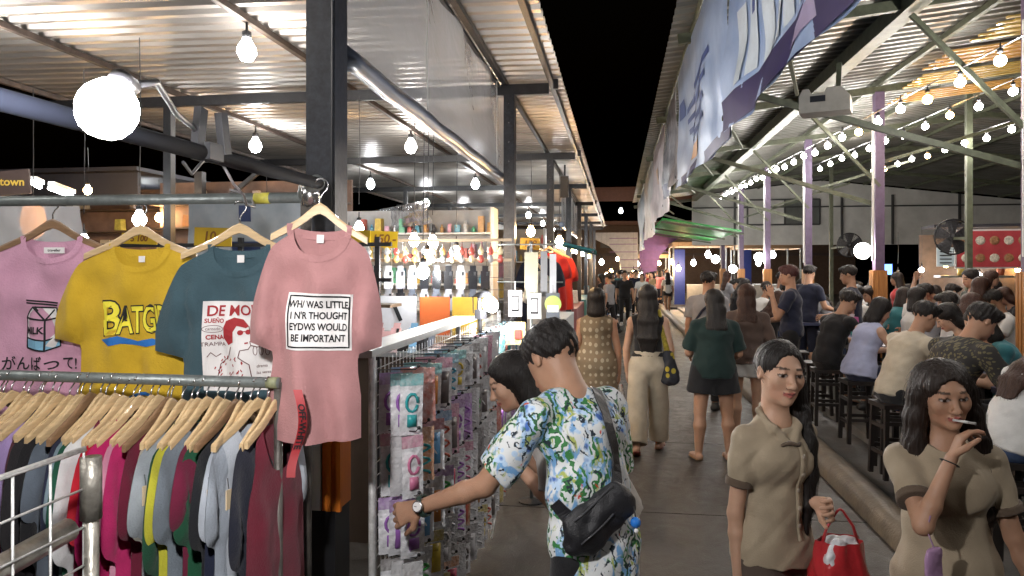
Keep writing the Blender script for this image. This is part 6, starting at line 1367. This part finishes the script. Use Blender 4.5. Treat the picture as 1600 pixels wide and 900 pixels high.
MB().tube([onbag(px, py) for px, py in ((897, 815), (912, 803), (928, 788), (944, 772), (958, 760))], .0035, 6).build('zip', ZT_, bagR, True); MB().tube([onbag(px, py) for px, py in ((908, 850), (925, 836), (942, 820), (958, 802))], .003, 6).build('zip', ZT_, bagR, True)
def strapm(px, w, name):
    n = len(px) * 4 - 3; P = np.array(px, float); tt = np.linspace(0, len(px) - 1, n); mb = MB(); vs = []
    pts = [onshirt(np.interp(t, range(len(px)), P[:, 0]), np.interp(t, range(len(px)), P[:, 1]), .007) - o0 for t in tt]
    for i, p in enumerate(pts):
        t = (pts[min(i + 1, n - 1)] - pts[max(i - 1, 0)]).normalized(); nn = bv.find_nearest(p + o0)[1]; s_ = t.cross(nn).normalized()
        vs += [p + s_ * w / 2 + nn * .002, p - s_ * w / 2 + nn * .002, p - s_ * w / 2 - nn * .002, p + s_ * w / 2 - nn * .002]
    mb._add(vs, [(4 * i + j, 4 * i + (j + 1) % 4, 4 * (i + 1) + (j + 1) % 4, 4 * (i + 1) + j) for i in range(n - 1) for j in range(4)]); return mb.build(name, BAGM, bagR)
strapm(((905, 830), (892, 812), (878, 796), (868, 784)), .046, 'strap'); strapm(((958, 785), (962, 750), (958, 700), (945, 650), (930, 610)), .042, 'strap')
t = empty('ball_charm', onshirt(968, 812, .07), 0, 'glossy blue ball charm hanging from the black pouch', 'charm'); MB().lathe([(.017 * math.sin(math.pi * k / 10), -.017 * math.cos(math.pi * k / 10)) for k in range(11)], (0, 0, 0), 14).build('ball', mat('blue_gloss', (.02, .16, .55), .2, coat=.6), t, True)
MB().lathe([(.007 * math.sin(math.pi * k / 6), -.007 * math.cos(math.pi * k / 6)) for k in range(7)], (.002, -.004, -.024), 10).build('white_bead', INKW, t, True); MB().tube([(0, 0, .017), (-.006, .01, .05), (-.01, .03, .075)], .002, 5).build('cord', CHROME, t)
# companion bending in front of him
figure('companion with dark hair bending down to the packets beyond the tropical-shirt shopper', (-.04, 3.02), R(96), 1.56, FAIR,
       pose(lean=(0, .62), hunch=.35, look=(8, -6, 0), al=((-.1, -.1, -1), (.4, .6, .5)), ar=((.1, -.1, -1), (-.4, .6, .5)), ll=((-.05, .12, -1), (0, -.12, -1)), lr=((.05, .05, -1), (0, -.1, -1))),
       dict(mat=cloth('ash_white_cloth', (.42, .40, .38)), loose=.02, hem=.06, sleeve=.8), dict(mat=NAVYC, kind='trousers', len=1.95, loose=.012), ('bob', BLACKH), ('shoe', WSHOE), h=.008, face=True)
# ---------------------------------------------------------------- two women in beige uniforms
lock = [[(-.03, -.045, .07, .045), (-.066, -.04, .02, .04), (-.088, -.03, -.06, .034), (-.105, -.005, -.15, .03), (-.118, .04, -.25, .028), (-.125, .062, -.36, .026), (-.125, .07, -.47, .022), (-.12, .07, -.57, .014), (-.118, .07, -.64, .005)],
        [(-.03, -.055, .03, .055), (-.06, -.06, -.06, .046), (-.085, -.05, -.16, .036), (-.11, -.01, -.28, .03), (-.125, .03, -.42, .024), (-.13, .045, -.54, .014), (-.128, .05, -.60, .005)],
        [(-.06, -.06, -.04, .035), (-.1, -.045, -.15, .026), (-.13, .0, -.27, .022), (-.14, .03, -.4, .018), (-.14, .04, -.5, .006)]]
C = figure('young woman in beige short-sleeved uniform blouse carrying a red bag', (.536, 2.70), R(210), 1.525, FAIR,
           pose(lean=(0, .03), look=(-12, -3, -4), twist=-2, reachl=((*at(1272, 785, 2.52),), (0, -1, -.3)), ar=((.10, -.08, -1), (.02, .10, -1)), ll=((-.02, -.14, -1), (0, -.32, -1)), lr=((.02, .2, -1), (0, 0, -1))),
           dict(mat=BEIGE, loose=.012, hem=.032, sleeve=.62, sflare=.009, neck=.040, vneck=.016, collar=True, flare=.03, name='uniform_blouse', wr=.0065, wf=30, cuff=CUFF), dict(mat=UMBER, kind='skirt', len=1.0, loose=.004, wr=.001), ('bun', BLACKH, 0, lock), ('shoe', BSHOE), h=.0045, face=True, fingers=True, w=.80, curl=(55, 40))
def surf_of(J, nm):
    me = [c for c in J['root'].children if c.name.startswith(nm)][0].data; return BVHTree.FromPolygons([v.co for v in me.vertices], [tuple(p.vertices) for p in me.polygons])
def onfront(J, bvx, x, z, off):
    h_ = bvx.ray_cast(Vector((x, 1., z)), Vector((0, -1, 0))); return (h_[0] + h_[1] * off, h_[1]) if h_[0] else (Vector((x, .1, z)), Vector((0, 1, 0)))
def trim(J, nm, xs, zt, zb, bar):
    bvx = surf_of(J, nm); n = 14; pk = MB(); pts = [onfront(J, bvx, xs, zt + (zb - zt) * k / n, .0015) for k in range(n + 1)]; vs = []
    for p, nn in pts: s_ = Vector((1, 0, 0)) - nn * nn.x; s_.normalize(); vs += [p + s_ * .012, p + s_ * .0135 + nn * .0015, p - s_ * .0135 + nn * .0015, p - s_ * .012]
    pk._add(vs, [(4 * i + j, 4 * i + j + 1, 4 * i + j + 5, 4 * i + j + 4) for i in range(n) for j in range(3)]); pk.build('button_placket', BEIGE, J['root'], True)
    for k in range(5):
        p, nn = onfront(J, bvx, xs, zt + (zb - zt) * (k + .6) / 5.4, .004); M = nn.to_track_quat('Z', 'Y').to_matrix(); MB().lathe([(.0075, 0), (.008, .003), (.0045, .0045)], p, 10, M).build('button', mat('horn_button', (.36, .30, .24), .3, coat=.4), J['root'], True)
    if bar:
        pts = [onfront(J, bvx, bar[0] + (bar[1] - bar[0]) * k / 8, bar[2] - .004 * math.sin(k), .003)[0] for k in range(9)]; MB().tube(pts, [.004, .007, .006, .008, .006, .008, .006, .007, .004], 6).build('chest_braid', CUFF, J['root'], True)
zc = C['chest'][2]
trim(C, 'uniform_blouse', -.028, zc + .045, zc - .28, (-.03, .05, zc + .052)); trim(D, 'uniform_tunic', -.0, zc + .02, zc - .26, None) if False else None
t = empty('shopping_bag', C['W'](C['palml'] + V3(-.02, .02, -.10)), R(20), 'red plastic shopping bag with white top hanging from the beige-uniformed woman\'s hand', 'bag')
def sack(w0, w1, hgt, dep, seed):
    rgx = random.Random(seed); ph = rgx.random() * 6
    def f(u, v):
        a = 2 * math.pi * u; q = .45 + .55 * math.sin(math.pi * min(1, .12 + v * .75)); w = (w0 + (w1 - w0) * v) * (.75 + .25 * q); cr = 1 + .10 * math.sin(a * 5 + v * 7 + ph) + .08 * math.sin(a * 9 - v * 11 + 2 * math.sin(v * 6))
        return (w / 2 * math.cos(a) * cr, dep / 2 * math.sin(a) * cr * q, -hgt * v)
    return f
mb = MB(); mb.grid(sack(.16, .24, .36, .16, 2), 28, 16); mb.build('sack', mat('red_plastic', (.42, .025, .03), .3, var=.25, bump=.5, bscale=30, coat=.3), t, True)
G = Body()
for k in range(6): G.ell((.045 * math.cos(k * 1.7), .03 * math.sin(k * 2.1), -.04 + .012 * math.sin(k * 3)), (.035, .026, .04), None, .006)
vv, ff = G.mesh(.007, (.008, 70, 5)); link('wrapped_goods', np_mesh('goods', vv, ff, mat('crumpled_white_wrap', (.7, .7, .72), .3, var=.3, scale=14, bump=.8, bscale=40)), t)
for sx in (-1, 1): MB().tube([(sx * .07, 0, -.03), (sx * .05, 0, .04), (sx * .01, .0, .095), (0, 0, .10)], [.007, .005, .004, .004], 6).build('handle', mat('red_plastic', (.42, .025, .03), .3, var=.25, bump=.5, bscale=30, coat=.3), t, True)
t = empty('purse', C['W'](C['palmr'] + V3(0, .02, -.045)), R(15), 'small mint and pink purse in the beige-uniformed woman\'s lowered hand', 'purse'); MB().box((0, 0, -.05), (.10, .03, .11), (0, R(20), 0), .8).build('mint_body', mat('mint_vinyl', (.32, .52, .45), .4), t); MB().box((-.05, -.006, -.04), (.05, .02, .09), (0, R(30), 0)).build('pink_flap', mat('pink_vinyl', (.55, .18, .3), .4), t)
lock2 = [[(sx * .045, -.03, .06, .042), (sx * .078, -.015, 0, .034), (sx * .095, -.01, -.08, .036), (sx * .105, .0, -.18, .04), (sx * .11, .03, -.3, .04), (sx * .105, .05, -.42, .03), (sx * .10, .05, -.5, .012)] for sx in (-1, 1)]
D = figure('long-haired woman in beige uniform tunic holding a cigarette to her lips', (1.07, 2.60), R(176), 1.475, TAN,
           pose(lean=(.03, .03), look=(4, -6, 4), al=((-.30, .05, -1), (-.35, .12, -1)), reachr=(lambda hp: hp(.05, .165, -.175), (.5, .1, -1)), ll=((-.02, .1, -1), (0, -.1, -1)), lr=((.02, -.1, -1), (0, -.3, -1))),
           dict(mat=BEIGE, loose=.016, hem=.05, sleeve=.66, sflare=.012, neck=.041, vneck=.014, flare=.018, name='uniform_tunic', wr=.0075, wf=28, cuff=CUFF), dict(mat=JEAN, kind='trousers', len=1.95, loose=.008), ('long', DARKH, .34, lock2), ('shoe', BSHOE), h=.0045, face=True, fingers=True, w=.87, curl=(40, 46))

tip = (D['tipr0'] + D['tipr1']) / 2; lipp = D['head'] + D['HA'] @ V3(.012, .10, -.062) * D['hs']
t = empty('cigarette', D['W'](lipp), 0, 'lit white cigarette between lips and fingers of the long-haired woman', 'cigarette'); q = D['root'].rotation_euler.to_matrix(); dv = q @ Vector(unit(D['HA'] @ V3(-.42, .85, .12)))
MB().tube([(0, 0, 0), dv * .055], .0042, 8).build('paper', WHITEC, t, True); MB().tube([dv * .055, dv * .078], .0043, 8).build('ash', mat('ash', (.25, .24, .23), .9), t, True)
t = empty('phone_pouch', D['W'](D['elr'] * .75 + D['wrr'] * .25 + V3(0, .03, -.045)), R(10), 'lilac cloth pouch hanging from the smoking woman\'s forearm', 'pouch')
G = Body(); G.econe((0, 0, -.07), (0, 0, -.17), (.028, .010), (.036, .014), (1, .3, 0), .01); vv, ff = G.mesh(.005, (.004, 60, 4)); LIL = mat('lilac_cloth', (.34, .2, .34), .7, bump=.3); link('pouch_body', np_mesh('pouch', vv, ff, LIL), t); MB().tube([(0, 0, -.06), (-.02, 0, -.01), (-.01, 0, .035)], .0025, 5).build('loop', LIL, t)
ring(D, 'r', .027, .0022, PLASTB, 'hair_tie', 1)
# ---------------------------------------------------------------- walking away down the lane
E = figure('woman with a black bob in a brown sleeveless dress with pale shell dots', (-.215, 7.45), R(-3), 1.585, TAN, walk(1, al=((-.12, .05, -1), (-.05, .15, -1)), ar=((.2, .05, -1), (.05, .1, -1))),
           dict(mat=dotted((.17, .125, .075), (.36, .31, .22), 17, 'shell_dot_print'), loose=.02, hem=.36, sleeve=0, neck=.043, flare=.045, name='dress'), None, ('bob', BLACKH), ('sandal', SANDAL), h=.010)
t = empty('takeaway_bag', E['W'](E['palmr'] + V3(.01, 0, -.04)), 0, 'clear plastic bag of yellow fruit in the dotted-dress woman\'s hand', 'bag'); mb = MB(); mb.grid(sack(.05, .13, .27, .09, 4), 20, 12); mb.build('clear_sack', film('bag_film', (.9, .9, .85), .35, .3), t, True)
for k in range(4): MB().lathe([(.03 * math.sin(math.pi * q_ / 6), -.035 * math.cos(math.pi * q_ / 6)) for q_ in range(7)], (-.03 + .022 * k, .01 * (k % 2), -.22 + .02 * (k % 2)), 8).build('fruit', mat('yellow_fruit', (.6, .48, .06), .5), t, True)
F_ = figure('woman with waist-length black hair, black top and wide cream trousers walking away', (.29, 7.3), R(-4), 1.62, FAIR, walk(-1, al=((-.2, .05, -1), (.0, .3, -1)), ar=((.22, -.05, -1), (0, .5, -.9))),
           dict(mat=BLACKC, loose=.006, hem=-.04, sleeve=0, wr=.003), dict(mat=CREAMC, kind='trousers', len=1.93, loose=.018, flare=.028, rise=.068, wr=.003), ('long', BLACKH, .34), ('sandal', mat('red_sandal', (.25, .06, .04), .5)), h=.010, w=.97)
MB().tube([Vector(F_['pel'] + V3(.128 * math.cos(a), .095 * math.sin(a), .105)) for a in [k * .3142 for k in range(21)]], .011, 6, False).build('belt', PLASTB, F_['root'], True)
t = empty('shoulder_bag', F_['W'](F_['pel'] + V3(.21, -.04, -.02)), R(-10), 'black and yellow patterned shoulder bag hanging at the cream trousers', 'bag')
G = Body(); G.econe((0, 0, -.14), (-.02, 0, .10), (.10, .06), (.055, .04), (1, 0, 0), .03); vv, ff = G.mesh(.009, (.008, 40, 3)); link('bag_body', np_mesh('bag', vv, ff, dotted((.02, .022, .03), (.42, .33, .03), 13, 'yellow_leaf_print', 1., .30)), t); MB().tube([(-.02, 0, .1), (-.07, .01, .3), (-.11, .02, .53)], [.03, .022, .02], 8).build('strap', mat('yellow_strap', (.4, .31, .04), .7, var=.5, scale=30), t, True)
Gp = figure('woman in dark green T-shirt and black shorts standing with her back turned', (.885, 7.08), R(6), 1.57, TAN, pose(lean=(.02, .03), look=(14, -8, 0), al=((-.2, .25, -1), (.2, .9, -.2)), ar=((.25, .15, -1), (-.1, .8, -.3)), ll=((-.08, 0, -1), (-.04, -.03, -1)), lr=((.08, .05, -1), (.04, -.06, -1))),
            dict(mat=GREENC, loose=.03, hem=.06, sleeve=.85, sflare=.025), dict(mat=BLACKC, kind='shorts', len=.52, loose=.03, flare=.03), ('long', BLACKH, .06), ('sandal', SANDAL), h=.010, w=1.1)
figure('woman with brown shoulder-length hair in mauve-brown knit and white shorts', (1.33, 7.95), R(-8), 1.60, FAIR, pose(lean=(0, .03), look=(-8, -6, 0), al=((-.2, .2, -1), (.2, .9, -.2)), ar=((.25, .05, -1), (0, .5, -.8))),
       dict(mat=BROWNC, loose=.026, hem=.05, sleeve=.95, sflare=.02), dict(mat=WHITEC, kind='shorts', len=.46, loose=.026, flare=.028), ('long', BROWNH, .10), ('sandal', SANDAL), h=.011, w=1.05)
I_ = figure('man in a grey T-shirt with a dark strap across his shoulder', (1.12, 9.6), R(-20), 1.72, TAN, pose(look=(-25, -4, 0)), dict(mat=GREYC, loose=.025, hem=.06, sleeve=.7), dict(mat=BLACKC, kind='trousers', len=1.9), ('short', BLACKH), ('shoe', BSHOE), h=.012, male=True)
MB().tube([Vector(I_['shr'] * .5 + I_['neck'] * .5 + V3(0, .02, .05)), Vector(I_['shr'] * .5 + I_['neck'] * .5 + V3(0, -.09, -.02)), Vector(I_['chest'] + V3(-.03, -.16, -.05)), Vector(I_['pel'] + V3(-.17, -.06, .12))], .018, 6).build('strap', NAVYC, I_['root'], True)
# ---------------------------------------------------------------- strollers in the distance
far = [('man in black walking toward the camera in the lane', 976, 23, 180, 1.7, BLACKC, BLACKC, 'short', True, WSHOE), ('woman in a white T-shirt walking toward the camera', 1003, 25, 175, 1.6, WHITEC, NAVYC, 'long', False, WSHOE), ('woman in white top and black shorts seen from behind', 1043, 29, 10, 1.6, WHITEC, 'shorts', 'long', False, SANDAL),
       ('person in pale shirt browsing by the lit counter', 952, 20, 60, 1.62, GREYC, BLACKC, 'short', True, BSHOE), ('man in dark shirt behind the woman in white', 993, 28, 185, 1.7, NAVYC, BLACKC, 'short', True, BSHOE), ('stroller in red top farther down the lane', 1017, 33, 180, 1.6, REDC, JEAN, 'long', False, WSHOE), ('stroller in grey farther down the lane', 962, 32, 178, 1.66, GREYC, JEAN, 'short', True, BSHOE),
       ('stroller in pink near the arch pillar', 985, 36, 180, 1.58, PINKC, BLACKC, 'bob', False, BSHOE), ('stroller in black near the arch pillar', 1030, 35, 170, 1.66, BLACKC, BLACKC, 'short', True, BSHOE), ('stroller in white near the tan tent', 1052, 37, 200, 1.6, WHITEC, JEAN, 'long', False, BSHOE), ('stroller in teal at the lane end', 970, 40, 0, 1.6, TEALC, BLACKC, 'long', False, BSHOE), ('stroller in khaki at the lane end', 1008, 42, 0, 1.7, TANC, JEAN, 'short', True, BSHOE), ('stroller in navy by the first tent', 1040, 43, 30, 1.65, NAVYC, BLACKC, 'short', True, BSHOE), ('shopper in black by the red fronted counter', 940, 22, 70, 1.6, BLACKC, JEAN, 'long', False, BSHOE)]
morec = (('maroon', REDC), ('ash grey', GREYC), ('olive', TANC), ('ink black', BLACKC), ('chalk white', WHITEC), ('dusky pink', PINKC), ('dark teal', TEALC))
for i in range(30):
    far.append(('small distant stroller in %s, %s of the crowd at the lane end' % (morec[i % 7][0], nth(i)), 946 + (i * 37) % 100, 25 + (i * 13) % 19 + i * .25, (i * 67) % 360, 1.55 + .02 * (i % 9), morec[i % 7][1], (BLACKC, JEAN, NAVYC)[i % 3], ('short', 'long', 'bob')[i % 3], i % 3 == 0, BSHOE))
for i, (lb, px, d, hd, H_, tm, bm_, hr, ml, sh) in enumerate(far):
    p = at(px, 500, d); sk = (TAN, FAIR, DEEP)[i % 3]
    figure(lb, (p.x, p.y), R(hd), H_, sk, walk(1 if i % 2 else -1), dict(mat=tm, loose=.018, hem=.05, sleeve=.65), dict(mat=BLACKC, kind='shorts', len=.4, loose=.02) if bm_ == 'shorts' else dict(mat=bm_, kind='trousers', len=1.92), (hr, BLACKH, .2) if hr == 'long' else (hr, BLACKH), ('shoe', sh) if sh is not SANDAL else ('sandal', sh), h=.02 if i < 14 else .028, male=ml, group='strollers in the lane')
# ---------------------------------------------------------------- diners
EAST, WEST = R(-90), R(90)
def diner(lb, px, d, hd, H_, sk, tm, bm_, hr, ml=False, ps=None, slv=.65, h=.012, seatp=True, w=1., face=False, topx=None):
    p = at(px, 500, d); tp = dict(mat=tm, loose=.018, hem=.045, sleeve=slv); tp.update(topx or {})
    J = figure(lb, (p.x, p.y), hd, H_, sk, ps or sit(seat=.60), tp, dict(mat=bm_, kind='trousers', len=1.85, loose=.012), hr, ('shoe', BSHOE), h=h, male=ml, group='diners in the hall', z0=.1, w=w, face=face)
    if seatp and 'seat' in (ps or sit()): stool(p.x, p.y, ('dark wooden stool under the ' if len(lb.split()) < 12 else 'dark stool under the ') + (lb if len(lb.split()) < 12 else ' '.join(lb.split()[:9]) if 'crowd' not in lb else lb.replace(' the hall crowd, ', ' diners, ').replace(' of that colour from the camera', ' of those')))
    return J
U = diner('diner in a white blouse with long brown hair leaning over the near table', 1572, 4.25, R(-72), 1.58, FAIR, WHITEC, JEAN, ('long', BROWNH, .22), slv=1.9, h=.007, ps=sit(seat=.60, lean=(0, .38), hunch=.5, look=(-10, -18, 0)))
diner('heavy-set diner in dark leaf-patterned T-shirt leaning on the table', 1468, 5.2, R(-75), 1.72, TAN, dotted((.025, .022, .02), (.12, .10, .05), 60, 'dark_leaf_print', 1., .42), BLACKC, ('short', BLACKH), True, h=.007, w=1.14, ps=sit(seat=.60, lean=(0, .28), hunch=.4, look=(-6, -16, 0)), slv=.8)
diner('young diner in a white T-shirt with grey sleeves', 1398, 6.0, R(-70), 1.64, TAN, CREAMC, BLACKC, ('short', BLACKH), True, h=.008, ps=sit(seat=.60, lean=(0, .3), hunch=.3, look=(-4, -10, 0)))
diner('diner in a lavender peplum tank top', 1342, 7.2, R(-72), 1.58, FAIR, LAVC, NAVYC, ('bob', BLACKH), slv=0, h=.008, ps=sit(seat=.60, lean=(0, .2), hunch=.3, look=(-4, -18, 0)), topx=dict(flare=.03))
diner('diner in black eating with a raised hand', 1292, 8.0, R(-68), 1.68, TAN, BLACKC, BLACKC, ('short', BLACKH), True, h=.009, ps=sit(seat=.60, ar=((.2, .7, -.6), (-.3, .35, .9))), slv=1.6)
diner('standing man in navy T-shirt and dark red cap touching his face', 1237, 9.0, R(75), 1.70, TAN, NAVYC, BLACKC, ('short', hairmat((.06, .018, .016))), True, h=.010, ps=pose(look=(0, -6, 0), al=((-.15, .5, -.9), (.1, .25, 1)), ar=((.15, .2, -1), (-.2, 1, -.2))))
diner('standing man in navy T-shirt facing the tables', 1332, 9.9, R(70), 1.70, TAN, NAVYC, BLACKC, ('short', BLACKH), True, h=.010, ps=pose(look=(0, -12, 0), ar=((.2, .3, -1), (-.1, .9, -.2))))
diner('diner in a white T-shirt waving one arm high', 1425, 8.6, R(-80), 1.62, FAIR, WHITEC, BLACKC, ('bob', BLACKH), h=.010, ps=sit(seat=.60, lean=(0, .05), hunch=.1, look=(0, 0, 0), al=((-.55, .45, .7), (.25, .1, 1))))
cp = diner('diner in a light grey cap bent over a plate', 1446, 8.0, R(-80), 1.66, TAN, GREYC, BLACKC, ('crop', mat('grey_cap_cloth', (.25, .24, .23), .8, bump=.3)), True, h=.010)
diner('diner with dark hair facing the aisle across the near table', 1536, 6.3, R(78), 1.58, FAIR, BLACKC, BLACKC, ('long', BLACKH, .15), h=.008, ps=sit(seat=.60, look=(0, -22, 0)), face=True)
diner('diner across the table beside the pink tissue holder', 1588, 5.5, R(85), 1.58, FAIR, TEALC, BLACKC, ('bob', BLACKH), h=.010)
diner('standing diner in dark green behind the inner table', 1522, 9.8, R(100), 1.66, FAIR, cloth('deep_olive_cloth', (.03, .035, .025)), BLACKC, ('long', BLACKH, .2), h=.012, ps=pose(look=(0, -16, 0)))
hallcrowd = [(1262, 11.5, 'navy', -60), (1205, 11.8, 'black', -75), (1180, 13, 'white', -70), (1150, 14.5, 'black', -75), (1222, 14.5, 'teal', 80), (1135, 17, 'grey', -70), (1165, 18, 'white', 90), (1300, 13, 'grey', 80), (1350, 12.5, 'white', -70), (1380, 11, 'black', 90), (1405, 12.8, 'red', 80), (1470, 11, 'navy', -85), (1490, 12.2, 'white', 75), (1440, 13.5, 'black', 85), (1560, 9.2, 'pink', 80), (1545, 11.4, 'black', -80), (1582, 8.2, 'white', 85), (1325, 15.5, 'black', -70), (1275, 16.5, 'blue', 75), (1195, 9.8, 'black', -60), (1365, 14.5, 'khaki', -80), (1570, 12.8, 'grey', 80), (1505, 7.6, 'navy', 80), (1480, 7.3, 'white', -75), (1462, 9.6, 'pink', 85), (1530, 8.4, 'khaki', -80), (1392, 9.8, 'teal', -75), (1365, 10.2, 'white', 88), (1310, 10.8, 'black', -70), (1245, 12.6, 'grey', 82), (1218, 13.2, 'white', -75), (1175, 15.5, 'navy', 80), (1595, 10.2, 'black', 85), (1430, 16, 'red', -80)]
CMAP = dict(navy=NAVYC, black=BLACKC, white=WHITEC, teal=TEALC, grey=GREYC, red=REDC, pink=PINKC, khaki=TANC, blue=cloth('blue_cloth', (.04, .08, .3)))
rg = random.Random(14); nn = {}
for i, (px, d, cn, hd) in enumerate(hallcrowd):
    k = nn.get(cn, 0); nn[cn] = k + 1; ml = rg.random() < .5; hr = ('short', BLACKH) if ml else rg.choice((('long', BLACKH, .2), ('bob', DARKH), ('long', BROWNH, .15)))
    ps_ = sit(seat=.60, look=(rg.uniform(-25, 25), rg.uniform(-22, 2), 0), lean=(rg.uniform(-.05, .05), rg.uniform(.02, .3))) if i % 5 else pose(look=(rg.uniform(-30, 30), -10, 0), ar=((.2, .3, -1), (-.1, .9, -.2)))
    diner('%s in %s %s the hall crowd, %s of that colour from the camera' % ('man' if ml else 'woman', cn, 'seated among' if i % 5 else 'standing among', nth(k)), px, d, R(hd + rg.uniform(-12, 12)), rg.uniform(1.56, 1.72), rg.choice((TAN, FAIR, DEEP)), CMAP[cn], rg.choice((BLACKC, JEAN, NAVYC)), hr, ml, ps_, h=.017)
for i, (x, y) in enumerate(((2.28, 9.0), (2.3, 10.1), (2.3, 6.55), (2.32, 12.4), (3.55, 9.2), (2.34, 4.75))): stool(x, y, 'empty dark wooden stool beside the kerbside tables, %s from the lane mouth' % nth(i))
# things on the tables
rg = random.Random(2); TZ = 1.03
def on_table(x, y, kind, label, c):
    if kind == 'cup': o = empty('tumbler', (x, y, .952), 0, label, 'cup', 'cups on the tables'); MB().lathe([(.028, 0), (.036, .11), (.033, .11), (.026, .006)], (0, 0, 0), 12).build('cup_wall', mat('cup_plastic', c, .35), o, True)
    elif kind == 'holder': o = empty('tissue_holder', (x, y, .952), R(rg.uniform(-30, 30)), label, 'tissue holder', 'tissue holders on the tables'); MB().box((0, 0, .11), (.13, .13, .22), None, .8).build('holder_body', mat('holder_plastic', c, .35), o); MB().box((.0, 0, .235), (.06, .02, .05), (0, R(12), 0)).build('tissue', WHITEC, o)
    elif kind == 'bottle': o = empty('water_bottle', (x, y, .952), 0, label, 'bottle', 'bottles on the tables'); MB().lathe([(.033, 0), (.035, .14), (.03, .17), (.013, .20), (.013, .225)], (0, 0, 0), 12).build('bottle_body', mat('bottle_plastic', c, .15, spec=.8), o, True); MB().lathe([(.015, .222), (.015, .245)], (0, 0, 0), 10).build('cap', INKW, o)
    else: o = empty('dinner_plate', (x, y, .952), 0, label, 'plate', 'plates on the tables'); MB().lathe([(0, .004), (.07, .006), (.115, .022), (.118, .024), (.075, .0), (0, 0)], (0, 0, 0), 18).build('dish', INKW, o, True); MB().lathe([(0, .04), (.04, .034), (.065, .01)], (0, 0, 0), 10).build('food', mat('stir_fry', c, .6, var=.6, scale=50, bump=1, bscale=60), o, True)
for i, (x, y) in enumerate(((2.8, 4.4), (3.05, 5.3), (2.82, 6.5), (3.1, 7.2), (2.85, 9.1), (5.0, 7.2), (5.15, 8.2), (5.0, 10.4))): on_table(x, y, 'plate', 'white plate of fried food, %s counted along the tables' % nth(i), (.3, .16, .05))
for i, (x, y, c) in enumerate(((2.95, 5.55, (.6, .12, .36)), (2.95, 9.9, (.6, .14, .36)), (5.1, 7.5, (.08, .4, .42)), (5.1, 11.2, (.6, .12, .36)))): on_table(x, y, 'holder', '%s plastic tissue holder, %s counted along the tables' % ('pink' if c[0] > .3 else 'teal', nth(i)), c)
for i, (x, y) in enumerate(((2.76, 5.1), (3.1, 6.2), (2.78, 7.5), (2.9, 9.7), (4.95, 8.0), (5.2, 10.9), (2.9, 4.2))): on_table(x, y, 'cup', 'turquoise plastic tumbler, %s counted along the tables' % nth(i), (.12, .45, .45))
for i, (x, y) in enumerate(((2.98, 6.85), (2.9, 7.0), (3.0, 9.3), (5.05, 7.9), (2.95, 4.9))): on_table(x, y, 'bottle', '%s bottle of drink, %s counted along the tables' % (('blue', 'green')[i % 2], nth(i)), ((.1, .3, .42), (.05, .15, .06))[i % 2])
